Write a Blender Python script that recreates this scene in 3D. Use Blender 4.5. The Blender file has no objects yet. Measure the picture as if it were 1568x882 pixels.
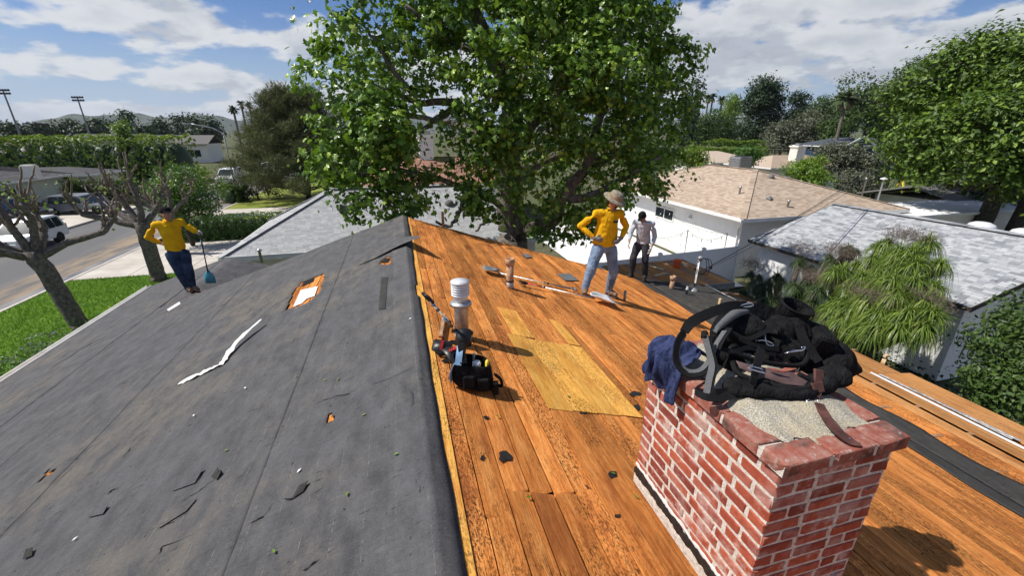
import bpy, math, random
import numpy as np
from mathutils import Vector, Matrix, Euler
rng = np.random.default_rng(7)
random.seed(7)
SC = bpy.context.scene
COL = SC.collection
# ------------------------------------------------------------ camera, sky, sun, exposure
CAMZ = 6.25                                   # camera height over the street
FPX, CXP, CYP, HOR = 640.0, 784.0, 441.0, 200.0
PITCH = math.atan((CYP - HOR) / FPX)
YAW = math.atan((784 - 603) / math.hypot(FPX, CYP - HOR))
cam = bpy.data.cameras.new('camera'); camo = bpy.data.objects.new('camera', cam); COL.objects.link(camo)
cam.sensor_width = 36.0; cam.lens = FPX / 1568 * 36.0; cam.clip_start = 0.05; cam.clip_end = 20000
camo.location = (0, 0, CAMZ); camo.rotation_euler = (math.pi / 2 - PITCH, 0, -YAW)
SC.camera = camo
SUN = Vector((-0.60, 0.13, 0.80)).normalized()
SUN_EL = math.asin(SUN.z); SUN_AZ = math.atan2(SUN.x, SUN.y)
w = bpy.data.worlds.new('World'); SC.world = w; w.use_nodes = True
def build_world():
    nt = w.node_tree; nt.nodes.clear(); N = nt.nodes.new; L = nt.links.new
    out = N('ShaderNodeOutputWorld'); bg = N('ShaderNodeBackground'); bg.inputs[1].default_value = 0.066
    sky = N('ShaderNodeTexSky'); sky.sky_type = 'NISHITA'; sky.sun_disc = False
    sky.sun_elevation = SUN_EL; sky.sun_rotation = SUN_AZ; sky.air_density = 1.0; sky.dust_density = 0.6; sky.ozone_density = 1.6
    tc = N('ShaderNodeTexCoord'); sep = N('ShaderNodeSeparateXYZ'); L(tc.outputs['Generated'], sep.inputs[0])
    def m(op, a, b=None, c=None, clamp=False):
        n = N('ShaderNodeMath'); n.operation = op; n.use_clamp = clamp
        for i, v in enumerate((a, b, c)):
            if v is None: continue
            if isinstance(v, (int, float)): n.inputs[i].default_value = v
            else: L(v, n.inputs[i])
        return n.outputs[0]
    z = m('MAXIMUM', sep.outputs[2], 0.0)
    k = m('DIVIDE', 1.0, m('ADD', z, 0.30))          # cloud field in perspective: heaps shrink towards the horizon
    u = m('MULTIPLY', sep.outputs[0], k); v = m('MULTIPLY', sep.outputs[1], k); h = m('MULTIPLY', z, k)
    def field(dz, scale, detail, rough, off):
        cb = N('ShaderNodeCombineXYZ'); L(m('ADD', u, off), cb.inputs[0]); L(v, cb.inputs[1]); L(m('MULTIPLY_ADD', h, 1.8, dz), cb.inputs[2])
        a = N('ShaderNodeTexNoise'); a.inputs['Scale'].default_value = scale; a.inputs['Detail'].default_value = detail; a.inputs['Roughness'].default_value = rough
        a.inputs['Distortion'].default_value = 0.1; L(cb.outputs[0], a.inputs['Vector']); return a.outputs[0]
    def ramp(x, lo, hi):
        r = N('ShaderNodeMapRange'); r.interpolation_type = 'SMOOTHSTEP'; L(x, r.inputs[0])
        r.inputs[1].default_value = lo; r.inputs[2].default_value = hi; return r.outputs[0]
    def cloud(dz): return m('ADD', m('MULTIPLY', field(dz, 1.5, 3, 0.5, 4.3), 0.55), m('MULTIPLY', field(dz, 3.6, 8, 0.55, 1.1), 0.45))
    a0 = cloud(1.7); a1 = cloud(1.7 + 0.10)
    low = ramp(z, 0.30, 0.02)
    dens = ramp(m('MULTIPLY_ADD', low, 0.050, a0), 0.486, 0.546)
    shade = ramp(m('SUBTRACT', a1, a0), -0.030, 0.045)           # thicker above: grey underside
    thick = ramp(a0, 0.52, 0.64)
    grey = m('ADD', m('MULTIPLY', shade, 0.55), m('MULTIPLY', thick, 0.45), clamp=True)
    cc = N('ShaderNodeMix'); cc.data_type = 'RGBA'; L(grey, cc.inputs[0])
    cc.inputs[6].default_value = (9.6, 9.8, 10.1, 1); cc.inputs[7].default_value = (4.0, 4.6, 5.6, 1)
    mx = N('ShaderNodeMix'); mx.data_type = 'RGBA'; L(m('MULTIPLY', dens, 0.95), mx.inputs[0]); tint = N('ShaderNodeMix'); tint.data_type = 'RGBA'; tint.blend_type = 'MULTIPLY'; tint.inputs[0].default_value = 1.0; L(sky.outputs[0], tint.inputs[6]); tint.inputs[7].default_value = (0.55, 0.80, 1.22, 1)
    lowc = N('ShaderNodeMix'); lowc.data_type = 'RGBA'; L(ramp(z, 0.22, 0.0), lowc.inputs[0]); L(tint.outputs[2], lowc.inputs[6]); lowc.inputs[7].default_value = (5.2, 6.8, 8.8, 1); L(lowc.outputs[2], mx.inputs[6]); L(cc.outputs[2], mx.inputs[7])
    L(mx.outputs[2], bg.inputs[0]); L(bg.outputs[0], out.inputs[0])
build_world()
sl = bpy.data.lights.new('sun', 'SUN'); sl.energy = 5.0; sl.angle = math.radians(0.53); sl.color = (1.0, 0.95, 0.87)
so = bpy.data.objects.new('sun', sl); COL.objects.link(so); so.rotation_euler = SUN.to_track_quat('Z', 'Y').to_euler(); so.location = (-20, 5, 40)
SC.view_settings.view_transform = 'Standard'; SC.view_settings.look = 'None'; SC.view_settings.gamma = 1.0
SC.view_settings.use_curve_mapping = False; SC.view_settings.exposure = 0.24
SC.render.engine = 'CYCLES'; SC.render.resolution_x = 1024; SC.render.resolution_y = 577

# ------------------------------------------------------------ pixel rays (used to survey positions)
_fw = np.array([math.sin(YAW) * math.cos(PITCH), math.cos(YAW) * math.cos(PITCH), -math.sin(PITCH)])
_rt = np.array([math.cos(YAW), -math.sin(YAW), 0.0]); _up = np.cross(_rt, _fw)
def ray(px, py): return _fw * FPX + _rt * (px - CXP) - _up * (py - CYP)
def PZ(px, py, z=0.0):
    d = ray(px, py); s = (z - CAMZ) / d[2]; return Vector(d * s) + Vector((0, 0, CAMZ))
def PY(px, py, Y):
    d = ray(px, py); s = Y / d[1]; return Vector(d * s) + Vector((0, 0, CAMZ))
def PX(px, py, X):
    d = ray(px, py); s = X / d[0]; return Vector(d * s) + Vector((0, 0, CAMZ))
# ------------------------------------------------------------ roof planes of the house
RH, RX, RT = CAMZ - 1.659 + .031, 0.020, 1 / 3.0     # ridge height, ridge x, pitch 4:12
XB, RT2, XE = 5.75, 0.165, 8.35               # pitch break, flatter pitch, right eave
XL = -6.40                                    # left eave
def rz(x):
    if x <= RX: return RH - (RX - x) * RT
    if x <= XB: return RH - (x - RX) * RT
    return RH - (XB - RX) * RT - (x - XB) * RT2
TH = math.atan(RT); TH2 = math.atan(RT2)
def PR(px, py, side=1):                        # pixel -> point on the right (1) or left (-1) main slope
    d = ray(px, py); n = np.array([RT * side, 0, 1.0]); c = (RH - CAMZ) + RT * side * RX
    return Vector(d * (c / (n @ d))) + Vector((0, 0, CAMZ))
def PR2(px, py):                               # pixel -> flatter outer slope
    d = ray(px, py); n = np.array([RT2, 0, 1.0]); c = (rz(XB) - CAMZ) + RT2 * XB
    return Vector(d * (c / (n @ d))) + Vector((0, 0, CAMZ))

# ------------------------------------------------------------ object helpers
def tag(o, label=None, cat=None, group=None, kind=None):
    if label: o['label'] = label
    if cat: o['category'] = cat
    if group: o['group'] = group
    if kind: o['kind'] = kind
    return o
def empty(name, loc, label=None, cat=None, group=None, rz_=0.0):
    o = bpy.data.objects.new(name, None); COL.objects.link(o); o.location = loc; o.rotation_euler = (0, 0, rz_); o.empty_display_size = 0.2
    return tag(o, label, cat, group)
def setparent(o, p, keep=True):
    o.parent = p
    if keep and p is not None:
        q = p; mtx = Matrix.Identity(4); chain = []
        while q is not None: chain.append(q); q = q.parent
        for q in reversed(chain):
            mtx = mtx @ q.matrix_parent_inverse @ Matrix.LocRotScale(q.location, q.rotation_euler, q.scale)
        o.matrix_parent_inverse = mtx.inverted()
def link_mesh(name, me, mat=None, parent=None, keep=True):
    o = bpy.data.objects.new(name, me); COL.objects.link(o)
    if mat is not None and len(me.materials) == 0: me.materials.append(mat)
    if parent is not None: setparent(o, parent, keep)
    return o
def copy_tree(o, parent=None):
    c = o.copy(); COL.objects.link(c); c.parent = parent
    for ch in list(o.children): copy_tree(ch, c)
    return c
def np_mesh(name, V, F, smooth=False):
    """V (n,3); F list of index arrays or (m,k) array"""
    me = bpy.data.meshes.new(name); V = np.asarray(V, np.float32)
    me.vertices.add(len(V)); me.vertices.foreach_set('co', V.ravel())
    if isinstance(F, np.ndarray):
        k = F.shape[1]; m_ = F.shape[0]; idx = F.ravel().astype(np.int32); st = np.arange(0, m_ * k, k, dtype=np.int32)
    else:
        idx = np.concatenate([np.asarray(f, np.int32) for f in F]); ln = np.array([len(f) for f in F]); st = np.concatenate([[0], np.cumsum(ln)[:-1]]).astype(np.int32)
    me.loops.add(len(idx)); me.loops.foreach_set('vertex_index', idx)
    me.polygons.add(len(st)); me.polygons.foreach_set('loop_start', st)
    me.update(calc_edges=True)
    me.polygons.foreach_set('use_smooth', np.full(len(me.polygons), bool(smooth)))
    me.validate(); return me
def frame_from(t, ref=(0, 0, 1)):
    t = Vector(t).normalized(); r = Vector(ref)
    if abs(t.dot(r)) > 0.95: r = Vector((1, 0, 0)) if abs(t.x) < 0.9 else Vector((0, 1, 0))
    a = t.cross(r).normalized(); return a, t.cross(a).normalized() * -1
def catmull(pts, n=6):
    pts = [Vector(p) for p in pts]
    if len(pts) < 3: return pts
    P = [pts[0] * 2 - pts[1]] + pts + [pts[-1] * 2 - pts[-2]]; out = []
    for i in range(1, len(P) - 2):
        p0, p1, p2, p3 = P[i - 1:i + 3]
        for k in range(n):
            t = k / n
            out.append(0.5 * ((2 * p1) + (p2 - p0) * t + (2 * p0 - 5 * p1 + 4 * p2 - p3) * t * t + (3 * p1 - p0 - 3 * p2 + p3) * t ** 3))
    out.append(pts[-1]); return out
class MB:
    def __init__(s): s.v = []; s.f = []
    def add(s, vs, fs):
        b = len(s.v); s.v.extend([tuple(v) for v in vs]); s.f.extend([tuple(i + b for i in f) for f in fs]); return s
    def box(s, c, sz, R=None, taper=None):
        c = Vector(c); vs = []
        for z in (-.5, .5):
            for (x, y) in ((-.5, -.5), (.5, -.5), (.5, .5), (-.5, .5)):
                k = 1.0 if (taper is None or z < 0) else taper
                p = Vector((x * sz[0] * k, y * sz[1] * k, z * sz[2]))
                if R is not None: p = R @ p
                vs.append(c + p)
        return s.add(vs, [(3, 2, 1, 0), (4, 5, 6, 7), (0, 1, 5, 4), (1, 2, 6, 5), (2, 3, 7, 6), (3, 0, 4, 7)])
    def beam(s, a, b, wd, ht, ref=(0, 0, 1)):
        a, b = Vector(a), Vector(b); t = (b - a).normalized(); sx, up = frame_from(t, ref)
        vs = []
        for p in (a, b):
            for (i, j) in ((-1, -1), (1, -1), (1, 1), (-1, 1)): vs.append(p + sx * (i * wd / 2) + up * (j * ht / 2))
        return s.add(vs, [(3, 2, 1, 0), (4, 5, 6, 7), (0, 1, 5, 4), (1, 2, 6, 5), (2, 3, 7, 6), (3, 0, 4, 7)])
    def tube(s, pts, r, n=8, cap=True, sm=0, flat=None):
        pts = [Vector(p) for p in pts]
        if sm:
            rr = r if not isinstance(r, (int, float)) else [r] * len(pts); q = catmull(pts, sm)
            r = [float(np.interp(i / sm, range(len(rr)), rr)) for i in range(len(q))]; pts = q
        if isinstance(r, (int, float)): r = [r] * len(pts)
        m_ = len(pts); a = None; vs = []
        for i, p in enumerate(pts):
            t = (pts[min(i + 1, m_ - 1)] - pts[max(i - 1, 0)])
            if t.length < 1e-9: t = Vector((0, 0, 1))
            t.normalize()
            if a is None: a, b = frame_from(t)
            else:
                a = (a - t * a.dot(t))
                a = a.normalized() if a.length > 1e-6 else frame_from(t)[0]
                b = t.cross(a).normalized()
            for k in range(n):
                an = 2 * math.pi * k / n; o = (a * math.cos(an) + b * math.sin(an)) * r[i]
                if flat is not None:
                    ax = Vector(flat[0]); o = o + ax * (o.dot(ax) * (flat[1] - 1))
                vs.append(p + o)
        fs = [(i * n + k, i * n + (k + 1) % n, (i + 1) * n + (k + 1) % n, (i + 1) * n + k) for i in range(m_ - 1) for k in range(n)]
        if cap: fs += [tuple(reversed(range(n))), tuple(range((m_ - 1) * n, m_ * n))]
        return s.add(vs, fs)
    def ribbon(s, pts, wdir, wd, th, sm=6):
        """flat strap; wdir: list of width directions or one; thickness th"""
        n0 = len(pts); W = wdir if isinstance(wdir, list) else [wdir] * n0
        wl = wd if isinstance(wd, list) else [wd] * n0
        q = catmull(pts, sm) if sm else [Vector(p) for p in pts]; m_ = len(q); vs = []
        for i, p in enumerate(q):
            u = i / max(sm, 1); j = min(int(u), n0 - 2) if n0 > 1 else 0; t_ = u - j
            wv = (Vector(W[j]) * (1 - t_) + Vector(W[min(j + 1, n0 - 1)]) * t_)
            ww = wl[j] * (1 - t_) + wl[min(j + 1, n0 - 1)] * t_
            t = (q[min(i + 1, m_ - 1)] - q[max(i - 1, 0)]).normalized(); wv = (wv - t * wv.dot(t)).normalized(); nn = t.cross(wv)
            for (a, b) in ((-1, -1), (1, -1), (1, 1), (-1, 1)): vs.append(p + wv * (a * ww / 2) + nn * (b * th / 2))
        fs = [(i * 4 + k, i * 4 + (k + 1) % 4, (i + 1) * 4 + (k + 1) % 4, (i + 1) * 4 + k) for i in range(m_ - 1) for k in range(4)]
        fs += [(3, 2, 1, 0), tuple(range((m_ - 1) * 4, m_ * 4))]
        return s.add(vs, fs)
    def lathe(s, prof, c=(0, 0, 0), n=20, R=None, cap=True):
        c = Vector(c); vs = []; fs = []
        for (r, z) in prof:
            for k in range(n):
                an = 2 * math.pi * k / n; p = Vector((r * math.cos(an), r * math.sin(an), z))
                vs.append(c + (R @ p if R is not None else p))
        for i in range(len(prof) - 1):
            for k in range(n): fs.append((i * n + k, i * n + (k + 1) % n, (i + 1) * n + (k + 1) % n, (i + 1) * n + k))
        if cap and prof[0][0] > 1e-6: fs.append(tuple(reversed(range(n))))
        if cap and prof[-1][0] > 1e-6: fs.append(tuple(range((len(prof) - 1) * n, len(prof) * n)))
        return s.add(vs, fs)
    def sphere(s, c, r, n=10, m_=6, R=None):
        r = (r, r, r) if isinstance(r, (int, float)) else r; c = Vector(c); vs = []; fs = []
        for i in range(m_ + 1):
            ph = math.pi * i / m_
            for k in range(n):
                th = 2 * math.pi * k / n; p = Vector((r[0] * math.sin(ph) * math.cos(th), r[1] * math.sin(ph) * math.sin(th), r[2] * math.cos(ph)))
                vs.append(c + (R @ p if R is not None else p))
        for i in range(m_):
            for k in range(n): fs.append((i * n + k, (i + 1) * n + k, (i + 1) * n + (k + 1) % n, i * n + (k + 1) % n))
        return s.add(vs, fs)
    def poly(s, pts, th=0.0, nrm=(0, 0, 1)):
        pts = [Vector(p) for p in pts]; n = len(pts)
        if th == 0: return s.add(pts, [tuple(range(n))])
        d = Vector(nrm) * th; vs = pts + [p - d for p in pts]
        return s.add(vs, [tuple(range(n)), tuple(reversed(range(n, 2 * n)))] + [((i + 1) % n, i, n + i, n + (i + 1) % n) for i in range(n)])
    def mesh(s, name, smooth=False):
        me = bpy.data.meshes.new(name); me.from_pydata(s.v, [], s.f); me.update()
        if smooth: me.polygons.foreach_set('use_smooth', np.ones(len(me.polygons), bool))
        return me
    def build(s, name, mat, parent=None, smooth=False, keep=True, bevel=0.0, subsurf=0):
        o = link_mesh(name, s.mesh(name, smooth), mat, parent, keep)
        if bevel:
            b = o.modifiers.new('bevel', 'BEVEL'); b.width = bevel; b.segments = 2; b.limit_method = 'ANGLE'; b.angle_limit = 0.6
        if subsurf:
            u = o.modifiers.new('sub', 'SUBSURF'); u.levels = subsurf; u.render_levels = subsurf
        return o
def apply_mods(o):
    dg = bpy.context.evaluated_depsgraph_get(); dg.update()
    me = bpy.data.meshes.new_from_object(o.evaluated_get(dg)); old = o.data; o.modifiers.clear(); o.data = me; bpy.data.meshes.remove(old); return o
def vnoise(P, scale, seed=0):
    """cheap smooth pseudo-noise on points (n,3)"""
    P = np.asarray(P, float) * scale; s = np.zeros(len(P)); r = np.random.default_rng(seed)
    for o in range(6):
        k = r.normal(size=3); k = k / np.linalg.norm(k) * (1.7 ** (o * .6)); s += np.sin(P @ k * 2.2 + r.uniform(0, 6.28)) / (1.35 ** o)
    return s / 3.0
def organic(name, mb, mat, parent=None, voxel=0.015, smooth=6, noise=0.0, nscale=14, seed=0, fac=0.5):
    """melt overlapping pieces into ONE continuous skin (voxel remesh + smoothing)"""
    o = mb.build(name, mat, parent)
    r = o.modifiers.new('r', 'REMESH'); r.mode = 'VOXEL'; r.voxel_size = voxel
    if smooth:
        s = o.modifiers.new('s', 'SMOOTH'); s.iterations = smooth; s.factor = fac
    apply_mods(o)
    me = o.data; n = len(me.vertices)
    if noise and n:
        co = np.empty(n * 3, np.float32); me.vertices.foreach_get('co', co); no = np.empty(n * 3, np.float32); me.vertices.foreach_get('normal', no)
        co = co.reshape(-1, 3); co += no.reshape(-1, 3) * (vnoise(co, nscale, seed) * noise)[:, None]; me.vertices.foreach_set('co', co.ravel())
    me.polygons.foreach_set('use_smooth', np.ones(len(me.polygons), bool)); me.update()
    if len(me.materials) == 0: me.materials.append(mat)
    return o
# ------------------------------------------------------------ materials
class NT:
    def __init__(s, name):
        s.m = bpy.data.materials.new(name); s.m.use_nodes = True; s.t = s.m.node_tree; s.b = s.t.nodes['Principled BSDF']; s.out = s.t.nodes['Material Output']
    def n(s, typ, **kw):
        x = s.t.nodes.new(typ)
        for k, v in kw.items(): setattr(x, k, v)
        return x
    def l(s, a, b): s.t.links.new(a, b); return s
    def put(s, sock, v):
        if isinstance(v, bpy.types.NodeSocket): s.t.links.new(v, sock)
        elif isinstance(v, (tuple, list)) and len(v) == 3 and sock.type == 'RGBA': sock.default_value = (*v, 1)
        else: sock.default_value = v
    def math(s, op, a, b=None, c=None, clamp=False):
        x = s.n('ShaderNodeMath', operation=op, use_clamp=clamp)
        for i, v in enumerate((a, b, c)):
            if v is not None: s.put(x.inputs[i], v)
        return x.outputs[0]
    def pos(s, kind='pos', scale=(1, 1, 1), offrand=False):
        if kind == 'pos': src = s.n('ShaderNodeNewGeometry').outputs['Position']
        else: src = s.n('ShaderNodeTexCoord').outputs['Object']
        mp = s.n('ShaderNodeMapping'); s.l(src, mp.inputs[0]); mp.inputs['Scale'].default_value = scale
        if offrand:
            oi = s.n('ShaderNodeObjectInfo'); cb = s.n('ShaderNodeCombineXYZ')
            for i, k in enumerate((53.0, 91.0, 37.0)): s.l(s.math('MULTIPLY', oi.outputs['Random'], k), cb.inputs[i])
            s.l(cb.outputs[0], mp.inputs['Location'])
        return mp.outputs[0]
    def noise(s, vec, scale=5, detail=4, rough=0.55, dist=0.0):
        x = s.n('ShaderNodeTexNoise'); s.l(vec, x.inputs['Vector']); x.inputs['Scale'].default_value = scale; x.inputs['Detail'].default_value = detail
        x.inputs['Roughness'].default_value = rough; x.inputs['Distortion'].default_value = dist; return x.outputs[0]
    def voro(s, vec, scale=5, feature='F1', out=0):
        x = s.n('ShaderNodeTexVoronoi', feature=feature); s.l(vec, x.inputs['Vector']); x.inputs['Scale'].default_value = scale; return x.outputs[out]
    def rng(s, x, a, b, c=0.0, d=1.0, smooth=False):
        r = s.n('ShaderNodeMapRange'); s.put(r.inputs[0], x)
        if smooth: r.interpolation_type = 'SMOOTHSTEP'
        for i, v in enumerate((a, b, c, d)): r.inputs[i + 1].default_value = v
        return r.outputs[0]
    def mix(s, f, a, b, blend='MIX'):
        x = s.n('ShaderNodeMix', data_type='RGBA', blend_type=blend); s.put(x.inputs[0], f); s.put(x.inputs[6], a); s.put(x.inputs[7], b); return x.outputs[2]
    def ramp(s, x, stops):
        r = s.n('ShaderNodeValToRGB'); s.put(r.inputs[0], x); e = r.color_ramp.elements
        while len(e) < len(stops): e.new(0.5)
        for el, (p, c) in zip(e, stops): el.position = p; el.color = (*c, 1)
        return r.outputs[0]
    def rand(s):
        return s.n('ShaderNodeObjectInfo').outputs['Random']
    def island(s):
        return s.n('ShaderNodeNewGeometry').outputs['Random Per Island']
    def bump(s, h, dist=0.01, strength=0.6):
        b = s.n('ShaderNodeBump'); b.inputs['Strength'].default_value = strength; b.inputs['Distance'].default_value = dist; s.l(h, b.inputs['Height']); s.l(b.outputs[0], s.b.inputs['Normal'])
    def done(s, col, rough=0.8, metal=0.0, spec=0.35):
        s.put(s.b.inputs['Base Color'], col); s.put(s.b.inputs['Roughness'], rough); s.b.inputs['Metallic'].default_value = metal
        s.b.inputs['Specular IOR Level'].default_value = spec; return s.m
M = {}
def simple(name, c, rough=0.7, var=0.25, scale=6.0, metal=0.0, spec=0.35, bump=0.0, c2=None, kind='obj', rand=0.0, detail=4, stretch=(1, 1, 1)):
    t = NT(name); v = t.pos(kind, stretch); n = t.noise(v, scale, detail)
    c2 = c2 or tuple(min(1, x * (1 + var)) for x in c); c1 = c if c2 is not None and var == 0 else tuple(x * (1 - var) for x in c)
    col = t.mix(t.rng(n, 0.3, 0.7), c1, c2)
    if rand:
        f = t.rng(t.math('FRACT', t.math('ADD', t.rand(), t.island())), 0, 1, 1 - rand, 1 + rand); col = t.mix(1.0, col, t.n('ShaderNodeCombineColor').outputs[0] if False else f, 'MULTIPLY')
    if bump: t.bump(t.noise(v, scale * 4, 3), bump)
    M[name] = t.done(col, rough, metal, spec); return M[name]
def leafmat(name, dark, light, trans=0.3, rough=0.45, tip=None, tipf=0.12):
    t = NT(name); i = t.island()
    stops = [(0.0, dark), (0.55, tuple((a + b) / 2 for a, b in zip(dark, light))), (1.0 if tip is None else 1 - tipf, light)]
    if tip is not None: stops.append((1.0, tip))
    col = t.ramp(i, stops)
    t.done(col, rough, 0, 0.4)
    tr = t.n('ShaderNodeBsdfTranslucent'); t.l(t.mix(0.5, col, (light[0] * 1.5, light[1] * 1.5, light[2] * .8)), tr.inputs[0])
    mx = t.n('ShaderNodeMixShader'); mx.inputs[0].default_value = trans; t.l(t.b.outputs[0], mx.inputs[1]); t.l(tr.outputs[0], mx.inputs[2]); t.l(mx.outputs[0], t.out.inputs[0])
    M[name] = t.m; return t.m
def mats():
    # --- old sheathing boards
    def wood(name, cols, stain, speck=1.0):
        t = NT(name)
        g = t.pos('pos', (1, 0.07, 1), True); grain = t.noise(g, 34, 8, 0.70, 0.6); fibre = t.noise(g, 150, 5, 0.7)
        b = t.pos('pos', (1, 0.30, 1), True); blot = t.noise(b, 4.0, 6, 0.66); p = t.pos('pos')
        base = t.ramp(t.rng(grain, 0.28, 0.74), [(0.0, cols[0]), (0.40, cols[1]), (1.0, cols[2])])
        r = t.rand(); base = t.mix(t.rng(fibre, .50, .68, 0, .60), base, tuple(c * .55 for c in cols[0]))
        base = t.mix(t.rng(blot, 0.47, 0.70, 0, 0.75, True), base, stain)
        # rough-sawn grime: dark flecks that follow the grain, thick in patches
        fl = t.noise(t.pos('pos', (1, .38, 1), True), 120, 6, 0.75); patch = t.noise(t.pos('pos', (1, .5, 1)), 3.1, 6, 0.7)
        spot = t.math('MULTIPLY', t.rng(fl, 0.50, 0.60, 0, 1), t.rng(t.math('ADD', patch, t.math('MULTIPLY', t.math('SUBTRACT', r, .5), .22)), 0.36, 0.62, 0.10, 0.95 * speck, True))
        base = t.mix(spot, base, (0.030, 0.017, 0.010))
        crack = t.math('MULTIPLY', t.rng(t.noise(t.pos('pos', (1, .035, 1), True), 70, 4, .6), .63, .67, 0, 1), t.rng(patch, .45, .6)); base = t.mix(t.math('MULTIPLY', crack, .8), base, (0.03, 0.014, 0.008))
        tar = t.rng(t.noise(t.pos('pos', (1, .6, 1)), 5.0, 5, 0.6, .3), 0.715, 0.735, 0, 0.92); base = t.mix(tar, base, (0.02, 0.018, 0.017))
        nail = t.rng(t.voro(t.pos('pos', (1, 1, 1)), 7.0), 0.035, 0.028, 0, 1); base = t.mix(nail, base, (0.03, 0.022, 0.018))
        f = t.rng(t.math('FRACT', t.math('MULTIPLY', r, 7.31)), 0, 1, 0.66, 1.16)
        base = t.mix(1.0, base, f, 'MULTIPLY')
        t.bump(t.math('ADD', t.math('MULTIPLY', grain, .7), t.math('ADD', t.math('MULTIPLY', fibre, .6), t.math('MULTIPLY', spot, -.5))), 0.006, 0.9)
        M[name] = t.done(base, .92, 0, 0.10)
    wood('plank', [(0.34, 0.094, 0.021), (0.71, 0.255, 0.060), (0.91, 0.440, 0.140)], (0.27, 0.078, 0.024))
    wood('plank_new', [(0.56, 0.23, 0.040), (0.88, 0.44, 0.085), (0.97, 0.60, 0.18)], (0.56, 0.20, 0.042), .95)
    wood('plank_pale', [(0.40, 0.165, 0.050), (0.60, 0.28, 0.095), (0.72, 0.39, 0.165)], (0.36, 0.14, 0.045), 0.5)
    # --- roofing felt
    def felt(name, base, dust, amt):
        t = NT(name); p = t.pos('pos'); d = t.pos('pos', (1, .5, 1))
        big = t.noise(p, .55, 6, .65); mid = t.noise(d, 7, 8, .7); fine = t.noise(p, 240, 3, .7)
        c = t.mix(t.rng(mid, .3, .7), tuple(x * .68 for x in base), tuple(x * 1.30 for x in base))
        c = t.mix(t.math('MULTIPLY', t.rng(big, .46, .68, 0, amt, True), t.rng(mid, .38, .60)), c, dust)
        c = t.mix(t.rng(fine, .56, .68, 0, .55), c, tuple(min(1, x * 2.2) for x in base)); c = t.mix(t.rng(fine, .44, .34, 0, .55), c, tuple(x * .4 for x in base))
        mp = t.n('ShaderNodeMapping'); t.l(t.n('ShaderNodeNewGeometry').outputs['Position'], mp.inputs[0]); mp.inputs['Rotation'].default_value = (0, 0, 0.75); mp.inputs['Scale'].default_value = (1, 5.0, 1)
        cr = t.noise(mp.outputs[0], 8.0, 8, .70, .3); dk = t.rng(cr, .635, .66, 0, .85); c = t.mix(dk, c, tuple(x * .30 for x in base))
        lt = t.rng(cr, .37, .33, 0, .45); c = t.mix(lt, c, tuple(x * 1.7 for x in base))
        pits = t.rng(t.noise(t.pos('pos', (1, .6, 1)), 24, 6, .7), .655, .675, 0, .9); c = t.mix(pits, c, tuple(x * .18 for x in base))
        sx = t.n('ShaderNodeSeparateXYZ'); t.l(p, sx.inputs[0]); ln = t.math('LESS_THAN', t.math('FRACT', t.math('MULTIPLY', sx.outputs[0], 6.6)), .022); dash = t.rng(t.noise(t.pos('pos', (1, 1, 1)), 40, 2, .6), .47, .60, 0, .55); c = t.mix(t.math('MULTIPLY', t.math('MULTIPLY', ln, dash), t.rng(big, .40, .55)), c, (.30, .29, .28))
        t.bump(t.math('ADD', t.math('MULTIPLY', mid, .9), t.math('ADD', t.math('MULTIPLY', fine, .16), t.math('MULTIPLY', cr, 1.3))), 0.022, 0.75)
        M[name] = t.done(c, .95, 0, .12)
    felt('felt', (0.100, 0.100, 0.104), (0.185, 0.155, 0.118), 0.70)
    felt('felt_dark', (0.055, 0.053, 0.050), (0.10, 0.09, 0.07), 0.6)
    # --- brick
    t = NT('brick'); p = t.pos('pos'); r = t.rand()
    c = t.ramp(r, [(0, (0.19, 0.045, 0.030)), (.35, (0.34, 0.075, 0.042)), (.7, (0.44, 0.115, 0.058)), (1, (0.33, 0.13, 0.105))])
    n = t.noise(p, 28, 5, .65); c = t.mix(t.rng(n, .38, .62, 0, .45), c, (0.17, 0.035, 0.025))
    sm = t.noise(p, 11, 6, .72); wide = t.noise(p, 3.6, 5, .65); ms = t.math('MULTIPLY', t.rng(t.math('ADD', sm, t.math('MULTIPLY', t.math('SUBTRACT', wide, .5), .55)), .47, .66, 0, .92), t.rng(t.math('FRACT', t.math('MULTIPLY', r, 5.7)), .2, 1, .25, 1))
    c = t.mix(ms, c, t.mix(t.rng(t.noise(p, 5, 3), .4, .6), (0.46, 0.34, 0.30), (0.62, 0.54, 0.49))); t.bump(t.noise(p, 130, 4, .7), .003, .8); M['brick'] = t.done(c, .85, 0, .2)
    t = NT('brick_cap'); p = t.pos('pos'); r = t.rand(); n = t.noise(p, 20, 6, .7)
    c = t.ramp(r, [(0, (0.24, 0.072, 0.050)), (1, (0.37, 0.125, 0.085))]); c = t.mix(t.rng(n, .42, .68, 0, .8), c, (0.36, 0.22, 0.18))
    so_ = t.noise(p, 6.5, 5, .6); c = t.mix(t.rng(so_, .53, .66, 0, .9), c, (0.05, 0.042, 0.038)); c = t.mix(t.rng(t.noise(p, 34, 6, .7), .58, .68, 0, .7), c, (.52, .47, .42)); t.bump(t.noise(p, 110, 4, .7), .003, .8); M['brick_cap'] = t.done(c, .85, 0, .2)
    t = NT('mortar'); p = t.pos('pos'); n = t.noise(p, 40, 5, .7); c = t.mix(t.rng(n, .35, .65), (0.46, 0.42, 0.36), (0.78, 0.74, 0.67)); t.bump(t.noise(p, 160, 3, .7), .006, 1); M['mortar'] = t.done(c, .95, 0, .1)
    t = NT('crown_cement'); p = t.pos('pos'); n = t.noise(p, 190, 3, .7); b = t.noise(p, 9, 4, .6)
    c = t.mix(t.rng(n, .38, .62), (0.20, 0.18, 0.145), (0.66, 0.61, 0.50)); c = t.mix(t.rng(b, .42, .62, 0, .45), c, (0.56, 0.47, 0.30)); t.bump(n, .008, 1); M['crown_cement'] = t.done(c, .95, 0, .1)
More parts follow.
